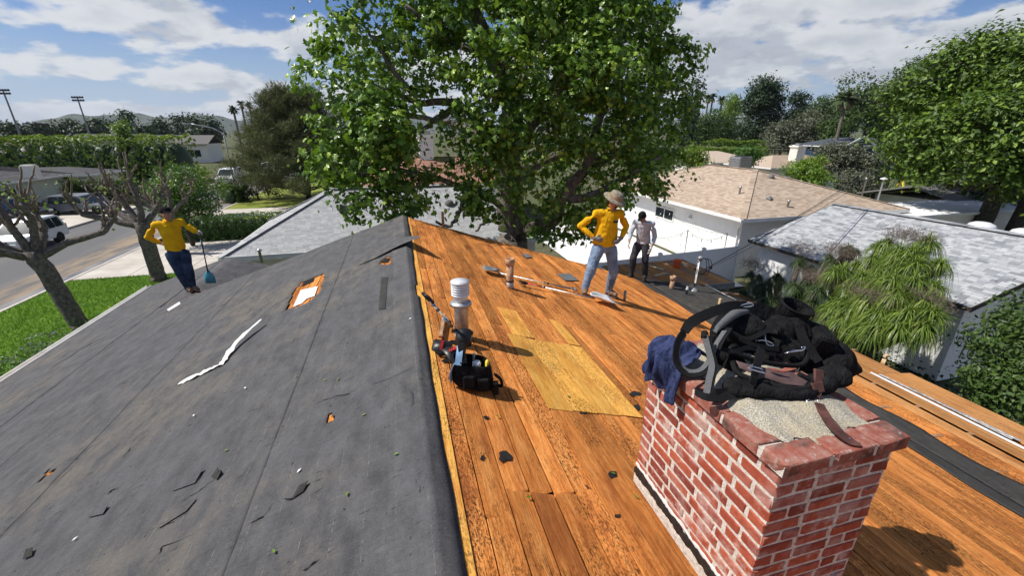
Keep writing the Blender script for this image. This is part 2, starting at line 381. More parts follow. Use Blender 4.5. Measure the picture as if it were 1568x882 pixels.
    simple('tar', (0.018, 0.016, 0.015), .55, .4, 30, bump=.006, kind='pos')
    # --- shingles
    def shing(name, stops, kind='pos'):
        t = NT(name); f = t.math('FRACT', t.math('ADD', t.math('MULTIPLY', t.rand(), 13.7), t.island())); c = t.ramp(f, stops)
        n = t.noise(t.pos('pos'), 60, 3, .7); c = t.mix(t.rng(n, .3, .7, 0, .22), c, (0.05, 0.05, 0.05)); M[name] = t.done(c, .92, 0, .15)
    shing('shingle_grey', [(0, (.21, .225, .245)), (.25, (.29, .305, .325)), (.5, (.37, .385, .40)), (.8, (.46, .475, .49)), (1, (.33, .345, .36))])
    shing('shingle_beige', [(0, (.34, .26, .195)), (.3, (.42, .33, .25)), (.7, (.52, .42, .33)), (1, (.40, .30, .22))])
    shing('shingle_plain', [(0, (.33, .335, .34)), (.6, (.40, .405, .41)), (1, (.45, .455, .46))])
    shing('shingle_slate', [(0, (.055, .065, .085)), (1, (.10, .11, .14))])
    shing('shingle_rust', [(0, (.26, .13, .09)), (1, (.36, .20, .14))])
    shing('shingle_dark', [(0, (.060, .060, .064)), (1, (.105, .103, .105))]); shing('shingle_drab', [(0, (.13, .125, .12)), (1, (.20, .19, .185))])
    # --- ground
    t = NT('street'); p = t.pos('pos'); d = t.pos('pos', (1, .12, 1)); n = t.noise(p, 90, 3, .7); b = t.noise(d, .5, 5, .6)
    c = t.mix(t.rng(n, .3, .7), (.10, .10, .103), (.16, .158, .158)); c = t.mix(t.rng(b, .5, .62, 0, .4), c, (.19, .18, .17)); M['street'] = t.done(c, .9, 0, .2)
    t = NT('dirt_wash'); p = t.pos('pos'); d = t.pos('pos', (1, .22, 1)); b = t.noise(d, 1.1, 6, .65)
    c = t.mix(t.rng(b, .40, .60, 0, 1), (.135, .13, .128), (.30, .235, .165)); M['dirt_wash'] = t.done(c, .92, 0, .15)
    t = NT('gutter_wet'); d = t.pos('pos', (1, .2, 1)); b = t.noise(d, 1.6, 4, .6); c = t.mix(t.rng(b, .4, .6), (.10, .10, .105), (.22, .215, .21)); M['gutter_wet'] = t.done(c, t.rng(b, .42, .58, .18, .75), 0, .5)
    t = NT('concrete'); p = t.pos('pos'); b = t.noise(p, .7, 6, .65); n = t.noise(p, 60, 2, .6); c = t.mix(t.rng(b, .35, .68), (.44, .40, .35), (.60, .56, .50)); c = t.mix(t.rng(n, .4, .7, 0, .2), c, (.3, .28, .25)); M['concrete'] = t.done(c, .92, 0, .15)
    t = NT('concrete_white'); p = t.pos('pos'); b = t.noise(p, .8, 5, .6); c = t.mix(t.rng(b, .35, .68), (.66, .64, .61), (.76, .75, .73)); M['concrete_white'] = t.done(c, .9, 0, .15)
    t = NT('ground'); p = t.pos('pos'); b = t.noise(p, .05, 6, .65); n = t.noise(p, 1.2, 5, .65)
    c = t.mix(t.rng(b, .4, .6), (.085, .105, .045), (.13, .115, .075)); c = t.mix(t.rng(n, .4, .65, 0, .6), c, (.05, .065, .03)); M['ground'] = t.done(c, .95, 0, .1)
    t = NT('lawn'); p = t.pos('pos'); b = t.noise(p, .9, 5, .6); n = t.noise(p, 25, 3, .7); c = t.mix(t.rng(b, .35, .65), (.070, .145, .012), (.125, .225, .020)); c = t.mix(t.rng(n, .35, .7, 0, .5), c, (.05, .11, .01)); M['lawn'] = t.done(c, .9, 0, .15)
    t = NT('lawn_dry'); p = t.pos('pos'); b = t.noise(p, .6, 5, .6); c = t.mix(t.rng(b, .35, .65), (.15, .20, .03), (.24, .25, .06)); M['lawn_dry'] = t.done(c, .9, 0, .1)
    t = NT('hill'); p = t.pos('pos'); b = t.noise(p, .012, 6, .7); c = t.mix(t.rng(b, .4, .6), (.035, .05, .035), (.08, .085, .055)); M['hill'] = t.done(c, .95, 0, .05)
    # --- bark, stucco, metals, cloth
    simple('bark', (.13, .105, .085), .95, .5, 9, bump=.05, c2=(.22, .19, .16), stretch=(1, 1, .4))
    simple('bark_pale', (.28, .25, .21), .9, .45, 6, bump=.015, c2=(.42, .38, .32), stretch=(1, 1, .5))
    simple('bark_dark', (.05, .043, .036), .9, .4, 8, bump=.02)
    simple('bark_poll', (.12, .10, .088), .95, .5, 12, bump=.05, c2=(.20, .175, .155))
    simple('bark_twig', (.17, .13, .105), .9, .3, 7)
    simple('stucco', (.72, .69, .62), .95, .06, 3, bump=.004, kind='pos')
    simple('stucco_white', (.74, .74, .73), .95, .05, 3, bump=.004, kind='pos')
    simple('stucco_sage', (.50, .54, .44), .95, .08, 3, kind='pos')
    simple('trim_white', (.74, .73, .70), .6, .10, 5, kind='pos')
    simple('vinyl', (.76, .77, .78), .45, .03, 3, kind='pos')
    simple('galv', (.46, .47, .48), .42, .28, 16, metal=.75, bump=.002)
    simple('steel', (.70, .71, .72), .22, .12, 20, metal=1.0)
    simple('alu_white', (.72, .73, .74), .35, .12, 9, metal=.2)
    simple('grey_metal', (.25, .26, .27), .5, .25, 12, metal=.4)
    simple('rust_pipe', (.42, .235, .125), .9, .35, 22, bump=.004, c2=(.56, .36, .23))
    simple('black_cloth', (.012, .012, .013), .85, .35, 60, bump=.003, spec=.25)
    simple('black_webbing', (.011, .011, .012), .9, .3, 90, bump=.002, spec=.12)
    simple('black_plastic', (.014, .014, .015), .38, .2, 20)
    simple('grey_mesh', (.11, .113, .118), .8, .25, 160, bump=.004)
    simple('navy_cloth', (.028, .038, .098), .9, .25, 12, bump=.004, c2=(.045, .058, .135))
    simple('blue_cloth', (.20, .34, .52), .8, .15, 12)
    simple('leather', (.085, .033, .024), .42, .35, 22, bump=.002, c2=(.13, .052, .036))
    simple('leather_purple', (.10, .062, .060), .5, .3, 18)
    simple('red_plastic', (.55, .03, .025), .45, .15, 10)
    simple('orange_plastic', (.80, .15, .035), .5, .1, 10)
    simple('yellow_plastic', (.80, .62, .05), .5, .1, 10)
    simple('teal_paint', (.06, .26, .36), .42, .2, 10)
    simple('blue_paint', (.10, .25, .42), .45, .25, 12)
    simple('shirt_yellow', (.86, .50, .010), .85, .08, 16, bump=.004)
    simple('shirt_grey', (.52, .49, .49), .9, .08, 16, bump=.004)
    simple('denim', (.20, .265, .34), .9, .22, 9, bump=.004, c2=(.36, .43, .51))
    simple('denim_navy', (.018, .032, .068), .9, .3, 9, bump=.003, c2=(.055, .085, .14))
    simple('denim_black', (.030, .032, .042), .9, .3, 9, bump=.003)
    simple('skin', (.40, .20, .125), .55, .12, 10)
    simple('hair', (.010, .008, .007), .5, .3, 30)
    simple('lip', (.22, .07, .05), .5, .1, 10)
    simple('eye_white', (.62, .6, .57), .3, .03, 10)
    simple('camo', (.18, .15, .10), .9, .1, 26, c2=(.34, .30, .23), detail=1)
    simple('glove_grey', (.33, .33, .32), .85, .25, 30, c2=(.17, .17, .18))
    simple('glove_pale', (.58, .58, .56), .85, .12, 30)
    simple('boot', (.19, .125, .085), .8, .3, 20, bump=.003)
    simple('boot_dark', (.03, .024, .020), .7, .3, 20)
    def cloth(name, c, c2, s=7):
        t = NT(name); v = t.pos('obj'); n = t.noise(v, s, 6, .65); f = t.noise(t.pos('obj', (1, 1, .45)), s * 1.6, 5, .6, .8); w = t.noise(v, 260, 2, .6)
        col = t.mix(t.rng(n, .35, .65), c2, c); t.bump(t.math('ADD', t.math('MULTIPLY', f, 1.0), t.math('MULTIPLY', w, .06)), .045, .9); M[name] = t.done(col, .95, 0, .08)
    cloth('shirt_yellow', (.84, .47, .012), (.66, .34, .012)); cloth('shirt_grey', (.50, .55, .62), (.38, .42, .48)); cloth('denim', (.25, .33, .45), (.12, .175, .27)); cloth('denim_navy', (.05, .08, .14), (.016, .028, .060)); cloth('denim_black', (.055, .058, .070), (.022, .024, .032)); cloth('navy_cloth', (.050, .066, .150), (.022, .030, .080), 10); cloth('black_cloth', (.020, .020, .021), (.009, .009, .010), 14)
    simple('lumber', (.62, .42, .21), .8, .2, 8, c2=(.72, .52, .29), stretch=(1, 1, .2))
    simple('lumber_brown', (.33, .185, .10), .85, .3, 10)
    simple('cardboard', (.50, .32, .16), .85, .12, 6)
    simple('white_paper', (.70, .69, .66), .8, .12, 18)
    simple('dark_void', (.010, .009, .008), 1.0, .1, 5)
    simple('car_white', (.74, .75, .76), .25, .02, 2, spec=.6)
    simple('car_dark', (.055, .06, .072), .25, .05, 2, spec=.6)
    simple('car_grey', (.17, .18, .20), .25, .05, 2, spec=.6)
    simple('tyre', (.015, .015, .015), .85, .2, 20)
    t = NT('glass'); M['glass'] = t.done((.018, .024, .030), .06, 0, .7)
    t = NT('car_glass'); M['car_glass'] = t.done((.02, .028, .036), .05, 0, .8)
    t = NT('tail_red'); M['tail_red'] = t.done((.45, .02, .02), .25, 0, .5)
    t = NT('lamp_clear'); M['lamp_clear'] = t.done((.65, .66, .66), .15, 0, .6)
    # --- leaves
    leafmat('leaf_syc', (.030, .078, .008), (.165, .295, .026), .28, .36, (.38, .50, .075), .22)
    leafmat('leaf_right', (.024, .058, .008), (.125, .210, .020), .25, .5, (.24, .34, .05), .14)
    leafmat('leaf_hedge', (.065, .125, .012), (.200, .300, .026), .25, .5)
    leafmat('leaf_clip', (.035, .095, .012), (.095, .190, .025), .25, .45)
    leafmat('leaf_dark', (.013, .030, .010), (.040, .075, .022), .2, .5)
    leafmat('leaf_mid', (.028, .062, .012), (.085, .145, .026), .25, .5)
    leafmat('leaf_olive', (.060, .072, .045), (.155, .165, .110), .2, .55)
    leafmat('leaf_lime', (.07, .14, .015), (.19, .30, .03), .3, .45)
    leafmat('leaf_pine', (.042, .062, .020), (.125, .145, .045), .15, .6, (.175, .150, .065), .22)
    leafmat('leaf_strap', (.075, .130, .020), (.200, .290, .045), .25, .42, (.30, .34, .09), .15)
    leafmat('leaf_strap_dark', (.030, .055, .018), (.080, .120, .035), .2, .5)
    leafmat('leaf_dead', (.14, .10, .055), (.27, .20, .12), .15, .7)
    leafmat('leaf_palm', (.030, .050, .014), (.075, .105, .03), .15, .5)
    leafmat('stalk', (.12, .095, .075), (.25, .20, .165), .1, .8)
    leafmat('flower_mauve', (.16, .13, .24), (.30, .26, .42), .2, .6)
    leafmat('grass_blade', (.062, .160, .008), (.145, .275, .020), .3, .5)
mats()
# ------------------------------------------------------------ setting: ground, street, kerbs, lawns, hills
def sheet(name, x0, x1, y0, y1, z, mat, nx=1, ny=1):
    V = [(x0 + (x1 - x0) * i / nx, y0 + (y1 - y0) * j / ny, z) for j in range(ny + 1) for i in range(nx + 1)]
    F = np.array([(j * (nx + 1) + i, j * (nx + 1) + i + 1, (j + 1) * (nx + 1) + i + 1, (j + 1) * (nx + 1) + i) for j in range(ny) for i in range(nx)])
    o = link_mesh(name, np_mesh(name, V, F), mat); o['kind'] = 'structure'; return o
def setting():
    sheet('ground', -7000, 7000, -3000, 9000, -0.03, M['ground'])
    KX, FX = -14.45, -21.9
    sheet('street', FX, KX - 0.5, -40, 220, 0.0, M['street'])
    sheet('street_dirt', KX - 2.3, KX - 0.62, -5, 70, 0.004, M['dirt_wash'])
    sheet('gutter', KX - 0.62, KX, -40, 220, 0.008, M['gutter_wet'])
    for nm, x in (('kerb_near', KX + 0.08), ('kerb_far', FX - 0.08)):
        mb = MB()
        for i in range(60):
            y0 = -40 + i * 4.0; mb.box((x, y0 + 2, 0.05), (0.16, 3.985, 0.16))
        mb.build(nm, M['concrete'], bevel=0.015)['kind'] = 'structure'
    sheet('lawn', KX + 0.16, -5.9, -20, 21.6, 0.10, M['lawn'])
    # slanting edge of the neighbour's drive: slabs with joints
    def slab(name, pts, z, mat):
        mb = MB(); mb.poly([(x, y, z) for x, y in pts], 0.14); o = mb.build(name, mat, bevel=0.01); o['kind'] = 'structure'; return o
    ys = [21.62, 23.1, 24.7, 26.3, 27.9]
    xs = [KX + 0.17, -12.2, -10.0, -7.8, -5.6]
    k = 0
    for j in range(4):
        for i in range(4):
            e = 0.012
            a, b = xs[i] + e, xs[i + 1] - e
            s0 = 1.4 * (1 - (xs[i] - xs[0]) / 9) * 0; c, d = ys[j] + e, ys[j + 1] - e
            slab('driveway_slab', [(a, c), (b, c), (b, d), (a, d)], 0.115, M['concrete'])
    sheet('lawn_far', KX + 0.16, -4, 29.4, 36.0, 0.10, M['lawn_dry'])
    for i in range(3): slab('driveway_far_slab', [(KX + .17 + i * 4, 36.05), (KX + .15 + i * 4 + 3.97, 36.05), (KX + .15 + i * 4 + 3.97, 39.9), (KX + .17 + i * 4, 39.9)], 0.11, M['concrete'])
    sheet('lawn_verge', KX + 0.16, -4, 40.0, 58, 0.10, M['lawn_dry'])
    sheet('lawn_across', -36, FX - 0.17, -20, 33, 0.09, M['lawn_dry'])
    sheet('drive_across', -34, FX - 0.17, 33.05, 44, 0.10, M['concrete'])
    sheet('courtyard', 8.0, 13.85, 13.6, 27, 0.05, M['concrete_white'])
    sheet('backyard_paving', 6, 12.5, -4, 13.3, 0.02, M['concrete'])
    # hills, one ridge line at the left, one at the right
    def hill(name, a0, a1, dist, hgt, seed):
        n = 160; r = np.random.default_rng(seed); V = []; ph = r.uniform(0, 6.28, 6)
        for j, (dd, hh) in enumerate(((0.86, 0), (0.95, .62), (1.0, 1.0), (1.1, .7), (1.25, 0))):
            for i in range(n + 1):
                a = math.radians(a0 + (a1 - a0) * i / n); u = i / n
                e = 0.58 + .16 * math.sin(u * 9 + ph[0]) + .12 * math.sin(u * 21 + ph[1]) + .06 * math.sin(u * 47 + ph[2] + j) + .035 * math.sin(u * 111 + ph[3] + 2 * j)
                e *= min(1, 4 * u + .2, 4 * (1 - u) + .2)
                V.append((math.sin(a) * dist * dd, math.cos(a) * dist * dd, hgt * hh * e - (3 if hh == 0 else 0)))
        F = np.array([(j * (n + 1) + i, j * (n + 1) + i + 1, (j + 1) * (n + 1) + i + 1, (j + 1) * (n + 1) + i) for j in range(4) for i in range(n)])
        o = link_mesh(name, np_mesh(name, V, F, True), M['hill']); o['kind'] = 'structure'
    hill('hills_west', -52, -12, 3600, 150, 3)
    hill('hills_mid', -14, 34, 4600, 190, 5)
    hill('hills_east', 32, 78, 3900, 240, 8)
    # grass on the front lawn
    n = 42000; x = rng.uniform(KX + .2, -6.6, n); y = rng.uniform(8, 21.6, n); h = rng.uniform(.05, .11, n) ; a = rng.uniform(0, 6.28, n)
    b = np.stack([x, y, np.full(n, .10)], 1); dx = np.stack([np.cos(a), np.sin(a), 0 * a], 1) * .012; ln = np.stack([rng.normal(0, .03, n), rng.normal(0, .03, n), h], 1)
    V = np.stack([b - dx, b + dx, b + ln], 1).reshape(-1, 3); F = np.arange(3 * n).reshape(-1, 3)
    o = link_mesh('grass', np_mesh('grass', V, F), M['grass_blade']); tag(o, 'short bright green grass of the front lawn by the street', 'grass', kind='stuff')
setting()
# ------------------------------------------------------------ the house whose roof we stand on
HOUSE = empty('house', (0, 3, 0), 'house being reroofed, half grey felt and half bare orange boards', 'house')
YN, YF = -3.0, 8.78                            # near and far ends of the main roof
WR, WYF = -4.53, 12.2                          # ridge of the lower wing, its far end
DECK = None
def unit_box(name, jit=0.0, seed=0, bev=0.0):
    r = np.random.default_rng(seed); mb = MB(); mb.box((0, 0, 0), (1, 1, 1)); mb.v = [tuple(np.array(v) + r.normal(0, jit, 3)) for v in mb.v]
    return mb.mesh(name)
PLANKS = [unit_box('plank_mesh', .006, i) for i in range(6)]
for p_ in PLANKS: p_.materials.append(M['plank'])
def mesh_copy(ms, m_):
    out = []
    for q in ms: c = q.copy(); c.materials.clear(); c.materials.append(m_); out.append(c)
    return out
PLANKS_NEW = mesh_copy(PLANKS, M['plank_new']); PLANKS_PALE = mesh_copy(PLANKS, M['plank_pale'])
def plank(parent, x, y0, y1, wd, th=0.02, pitch=TH, lift=0.0, ms=PLANKS, tilt=0.0, yaw=0.0, name='plank'):
    o = bpy.data.objects.new(name, random.choice(ms)); COL.objects.link(o)
    zc = rz(x)
    nrm = Vector((math.sin(pitch), 0, math.cos(pitch)))
    o.location = Vector((x, (y0 + y1) / 2, zc)) + nrm * (lift - th / 2)
    o.rotation_euler = (0, pitch + tilt, yaw); o.scale = (wd, y1 - y0, th); setparent(o, parent); return o
def slope_box(mb, x0, x1, y0, y1, top, th, flat=False):
    """slab following the roof between x0 and x1 (must not straddle a break); its top face lies `top` over the plane"""
    P = []
    for dz in (top - th, top):
        for (x, y) in ((x0, y0), (x1, y0), (x1, y1), (x0, y1)): P.append((x, y, rz(x) + dz))
    mb.add(P, [(3, 2, 1, 0), (4, 5, 6, 7), (0, 1, 5, 4), (1, 2, 6, 5), (2, 3, 7, 6), (3, 0, 4, 7)])
def house():
    global DECK
    # walls under the roof
    mb = MB(); mb.box(((XL + .5 + 6.2) / 2, (YN + YF) / 2 , 1.2), (6.2 - XL - .5, YF - YN - .8, 2.4)); mb.build('wall', M['stucco'], HOUSE)
    mb = MB(); mb.box(((XL + .5 - 2.4) / 2, (YF + WYF) / 2 - .3, 1.15), (-2.4 - XL - .5, WYF - YF, 2.3)); mb.build('wall', M['stucco'], HOUSE)
    # gable triangles
    for y in (YN + .45, YF - .42):
        mb = MB(); pts = [(XL + .5, y, 2.4), (6.2, y, 2.4), (6.2, y, rz(6.2) - .16), (XB, y, rz(XB) - .16), (RX, y, RH - .16), (XL + .5, y, rz(XL + .5) - .16)]
        mb.poly(pts, .06, (0, 1, 0)); mb.build('gable_wall', M['stucco'], HOUSE)
    # black sheet under the boards, standing in for attic shade in gaps and holes
    mb = MB(); slope_box(mb, XL, RX, YN, YF, -.07, .05); slope_box(mb, RX, XB, YN, YF, -.07, .05); slope_box(mb, XB, XE - .05, YN, YF, -.10, .03); DECK = mb.build('roof_deck', M['dark_void'], HOUSE)
    # rafters visible through gaps
    mb = MB()
    for i in range(19):
        y = YN + .3 + i * .61; mb.beam((XB - .2, y, rz(XB - .2) - .062), (XE - .06, y, rz(XE - .06) - .062), .045, .08)
    mb.build('rafters', M['lumber_brown'], HOUSE)
    # ---- bare boards on the right slope
    step = 0.142; x = .113 + .075; row = 0
    joints = [-3.0, 1.93, 4.4, 6.6]
    while x < 5.46:
        wd = random.choice((.1310, .133, .130, .1345)); cy = [YN]; y = YN + random.uniform(1.5, 4.2)
        if row in (2, 3, 4): y = random.choice((1.6, 1.62))
        while y < YF - .7: cy.append(y); y += random.choice((2.4, 3.0, 3.65, 4.27)) + random.uniform(-.2, .2)
        cy.append(YF + random.uniform(-.02, .02))
        xs = x * 1.0
        for a, b in zip(cy[:-1], cy[1:]):
            hit = (1.0 < xs < 1.86) and False
            plank(DECK, xs, a + .003, b - .003, wd * math.sqrt(1), .021, TH, random.uniform(-.003, .003), PLANKS, random.gauss(0, .008))
        x += step * math.cos(TH) * random.uniform(.995, 1.012); row += 1
    # first board next to the felt is pale
    # new plywood patch and two new short boards
    def sheetpart(name, x0, x1, y0, y1, top, th, mat, yaw=0):
        mb = MB(); slope_box(mb, x0, x1, y0, y1, top, th); return mb.build(name, mat, DECK, bevel=.002)
    for i, (a, b) in enumerate(((.92, 1.12), (1.124, 1.33), (1.334, 1.54), (1.544, 1.76))):
        sheetpart('new_board', a, b, 2.42 + .012 * i, 3.66 + (.02, -.015, .01, .03)[i], .0085 + .0015 * (i % 2), .006, M['plank_new'])
    sheetpart('new_board', .99, 1.22, 3.69, 4.42, .008, .006, M['plank_new']); sheetpart('new_board', 1.62, 1.76, 3.72, 4.38, .008, .006, M['plank_new'])
    sheetpart('pale_board', .085, .160, YN, YF - .02, .0075, .005, M['plank_new'])
    # ---- outer, flatter section: felt band, boards with open gaps
    for (x0, x1, y0, y1, ms) in ((6.42, 6.66, YN, 4.1, PLANKS), (6.68, 6.93, YN, 4.6, PLANKS_PALE), (7.06, 7.28, YN, 5.3, PLANKS_PALE), (7.29, 7.52, YN, 5.4, PLANKS_PALE), (7.60, 8.33, YN, 1.9, PLANKS_PALE), (7.60, 8.33, 1.91, 4.3, PLANKS_PALE),
                                 (5.78, 6.08, YN, .4, PLANKS), (5.62, 5.74, YN, 1.0, PLANKS), (6.10, 6.40, YN, 2.6, PLANKS), (7.55, 8.1, 4.31, 6.3, PLANKS_PALE)):
        plank(DECK, (x0 + x1) / 2, y0, y1, x1 - x0, .02, TH2 if x0 > XB else TH, .003, ms, 0, 0)
    mb = MB(); slope_box(mb, 5.44, XB, YN, YF, -.004, .02); slope_box(mb, XB, 6.45, 2.6, YF, -.004, .02); slope_box(mb, 6.45, 7.6, 5.4, YF, -.004, .02); mb.build('sheathing', M['plank'], DECK)
    # ---- felt: strips on the left slope, fold over the ridge, leftovers on the right
    def felt_grid(name, x0, x1, y0, y1, top, nx, ny, mat, seed, amp=.006, edge=0.0, xfun=None, sag=None):
        r = np.random.default_rng(seed); X = np.linspace(0, 1, nx + 1); Y = np.linspace(y0, y1, ny + 1); V = []
        for j, y in enumerate(Y):
            e0 = x0 + (xfun[0](y) if xfun else 0); e1 = x1 + (xfun[1](y) if xfun else 0)
            for i, u in enumerate(X):
                x = e0 + (e1 - e0) * u; V.append((x, y, rz(x) + top))
        V = np.array(V); V[:, 2] += (vnoise(V, 1.6, seed) * .6 + vnoise(V, 5.5, seed + 1) * .4) * amp
        ph = (V[:, 0] * .72 + V[:, 1] * .69) * 7.0 + vnoise(V, 1.1, seed + 3) * 3.2; V[:, 2] += np.abs(np.cos(ph)) ** 22 * np.clip(vnoise(V, 2.3, seed + 4), 0, 1) * .014
        F = np.array([(j * (nx + 1) + i, j * (nx + 1) + i + 1, (j + 1) * (nx + 1) + i + 1, (j + 1) * (nx + 1) + i) for j in range(ny) for i in range(nx)])
        if 'hole' in (sag or {}):
            keep = []
            for f in F:
                c = V[f].mean(0); keep.append(not any(inside(c[0], c[1], h) for h in sag['hole']))
            F = F[np.array(keep)]
        o = link_mesh(name, np_mesh(name, V, F, True), mat, HOUSE); s = o.modifiers.new('s', 'SOLIDIFY'); s.thickness = .003; s.offset = -1; return o
    def inside(x, y, poly):
        c = False; n = len(poly)
        for i in range(n):
            (x1, y1), (x2, y2) = poly[i], poly[(i + 1) % n]
            if (y1 > y) != (y2 > y) and x < (x2 - x1) * (y - y1) / (y2 - y1) + x1: c = not c
        return c
    h1 = [(PR(*q, -1).x, PR(*q, -1).y) for q in ((438, 477), (452, 444), (462, 434), (498, 420), (490, 448), (478, 462), (464, 470))]
    h2 = [(PR(*q, -1).x, PR(*q, -1).y) for q in ((580, 404), (592, 394), (601, 396), (597, 408), (589, 408))]
    h3 = [(PR(*q, -1).x, PR(*q, -1).y) for q in ((500, 652), (508, 634), (514, 644))]
    h4 = [(PR(*q, -1).x, PR(*q, -1).y) for q in ((62, 740), (70, 726), (94, 718))]
    w_ = 0.92; x1 = RX - .05; k = 0
    while x1 > XL + .05:
        x0 = max(x1 - w_, XL - .02)
        fine = x1 > -3.4
        yf = YF if x1 > WR + .3 else WYF
        felt_grid('felt_strip', x0 - .02, x1 + .0, YN, yf, .016 + .0016 * (k % 2), 34 if fine else 16, 220 if fine else 110, M['felt'], 20, .009, sag={'hole': [h1, h2, h3, h4]} if fine or True else None)
        x1 = x0; k += 1
    # boards under the felt (show in the torn holes)
    x = RX - .1
    while x > XL: plank(DECK, x, YN, YF, .134, .02, -TH, .004, PLANKS); x -= .137
    mb = MB(); c = [Vector((*p, 0)) for p in h1]
    q = [PR(*p_, -1) for p_ in ((462, 440), (480, 432), (482, 424), (470, 426))]; mb.poly([v + Vector((0, 0, .0135)) for v in q]); mb.build('dark_gap_patch', M['dark_void'], DECK)  # flat black patch on the boards paints the shade inside the hole
    mb = MB(); q = [PR(*p_, -1) for p_ in ((449, 472), (461, 446), (487, 440), (482, 455), (470, 459), (463, 466))]; mb.poly([v + Vector((0, 0, .018)) for v in q], .002); mb.build('torn_liner', M['white_paper'], DECK)
    mb = MB(); q = [PR(*p_, -1) for p_ in ((581, 404), (590, 396), (598, 397), (594, 403))]; mb.poly([v + Vector((0, 0, .0125)) for v in q]); mb.build('dark_gap_patch', M['dark_void'], DECK)  # second black patch, shade of the smaller hole put in as colour
    # ridge fold: felt wrapped over the ridge and 7 cm down the boards
    ny = 240; prof = [(-.22, .001), (-.12, .001), (-.05, .002), (-.018, .004), (.0, .004), (.018, .003), (.05, .001), (.095, 0)]
    V = []
    for j in range(ny + 1):
        y = YN + (YF - YN) * j / ny; ed = .006 * math.sin(y * 2.1) + .008 * math.sin(y * .9 + 1) + (-.035 if 4.25 < y < 4.6 else 0) + .003 * math.sin(y * 9)
        for (dx, dz) in prof:
            xx = RX + dx + (ed if dx == .095 else 0); V.append((xx, y, RH - abs(xx - RX) * RT + .021 + dz - (.008 if dx > .04 else 0)))
    m_ = len(prof); F = np.array([(j * m_ + i, j * m_ + i + 1, (j + 1) * m_ + i + 1, (j + 1) * m_ + i) for j in range(ny) for i in range(m_ - 1)])
    o = link_mesh('ridge_felt', np_mesh('ridge_felt', V, F, True), M['felt'], HOUSE); s = o.modifiers.new('s', 'SOLIDIFY'); s.thickness = .004; s.offset = -1
    # lifted flap near the far end of the ridge
    mb = MB(); a = [PR(*q, -1) for q in ((548, 402), (600, 372), (625, 364))]
    pts = [PR(560, 398, -1), PR(598, 373, -1), PR(640, 368, -1), PR(628, 395, -1), PR(604, 418, -1)]
    hs = (.03, .04, .10, .09, .03); n_ = 8; V = []; 
    A = [PR(545, 410, -1) + Vector((0, 0, .025)), PR(578, 398, -1) + Vector((0, 0, .03)), PR(608, 382, -1) + Vector((0, 0, .055)), PR(652, 374, -1) + Vector((0.0, 0, .13))]
    B = [PR(545, 412, -1) + Vector((0, 0, .024)), PR(585, 378, -1) + Vector((0, 0, .03)), PR(612, 366, -1) + Vector((0, 0, .035)), PR(634, 366, -1) + Vector((0, 0, .05))]
    for i in range(4):
        for j in range(5): V.append(A[i].lerp(B[i], j / 4))
    F = np.array([(i * 5 + j, i * 5 + j + 1, (i + 1) * 5 + j + 1, (i + 1) * 5 + j) for i in range(3) for j in range(4)])
    o = link_mesh('felt_flap', np_mesh('felt_flap', V, F, True), M['felt'], HOUSE); s = o.modifiers.new('s', 'SOLIDIFY'); s.thickness = .004; u = o.modifiers.new('u', 'SUBSURF'); u.levels = u.render_levels = 2
    # strip patch and torn places in the felt
    rt = np.random.default_rng(44)
    def tear(pts, wd):  # flat black strip laid on the felt, painting the dark of an open tear
        q = []
        for a_, b_ in zip(pts[:-1], pts[1:]):
            for t_ in np.linspace(0, 1, 5)[:-1]: q.append((a_[0] + (b_[0] - a_[0]) * t_ + rt.normal(0, .8), a_[1] + (b_[1] - a_[1]) * t_ + rt.normal(0, .6)))
        q.append(pts[-1]); n_ = len(q); L_ = []; R_ = []
        for i_, p_ in enumerate(q):
            c_ = PR(*p_, -1) + Vector((0, 0, .0235)); k_ = wd * math.sin(math.pi * (i_ + .25) / (n_ - .5)) * rt.uniform(.55, 1.2); L_.append(c_ + Vector((.5, .6, 0)) * k_); R_.append(c_ - Vector((.5, .6, 0)) * k_)
        V_ = [v for p in zip(L_, R_) for v in p]; F_ = np.array([(2 * i_, 2 * i_ + 1, 2 * i_ + 3, 2 * i_ + 2) for i_ in range(n_ - 1)]); link_mesh('tear', np_mesh('tear', np.array([tuple(v) for v in V_]), F_), M['dark_void'], HOUSE)
    def lifted(pts, hs, mat):
        c_ = Vector(); P_ = [PR(*p_, -1) + Vector((0, 0, .021 + h_)) for p_, h_ in zip(pts, hs)]
        for p_ in P_: c_ += p_ / len(P_)
        c_.z += .004; V_ = [c_] + P_; n_ = len(P_); o_ = link_mesh('torn_flap', np_mesh('torn_flap', np.array([tuple(v) for v in V_]), np.array([(0, i_ + 1, (i_ + 1) % n_ + 1) for i_ in range(n_)])), mat, HOUSE); s_ = o_.modifiers.new('s', 'SOLIDIFY'); s_.thickness = .003
    for pts_, w_t in (([(337, 727), (332, 736), (312, 752), (300, 761), (272, 776)], .009), ([(304, 771), (287, 791), (245, 816)], .009), ([(419, 776), (405, 796), (376, 811)], .008), ([(480, 741), (467, 753), (450, 768), (432, 770)], .012), ([(300, 823), (250, 841), (245, 856), (225, 871)], .007), ([(316, 723), (300, 746)], .010), ([(184, 750), (164, 761)], .012), ([(117, 716), (83, 747)], .008), ([(552, 596), (535, 606), (495, 616), (472, 628)], .006), ([(167, 783), (138, 797)], .006), ([(167, 515), (135, 531), (78, 566)], .016), ([(655, 722), (640, 732)], .010), ([(490, 862), (464, 880)], .012), ([(553, 609), (520, 640)], .005), ([(205, 684), (190, 706)], .006), ([(640, 563), (560, 598)], .005)): tear(pts_, w_t)
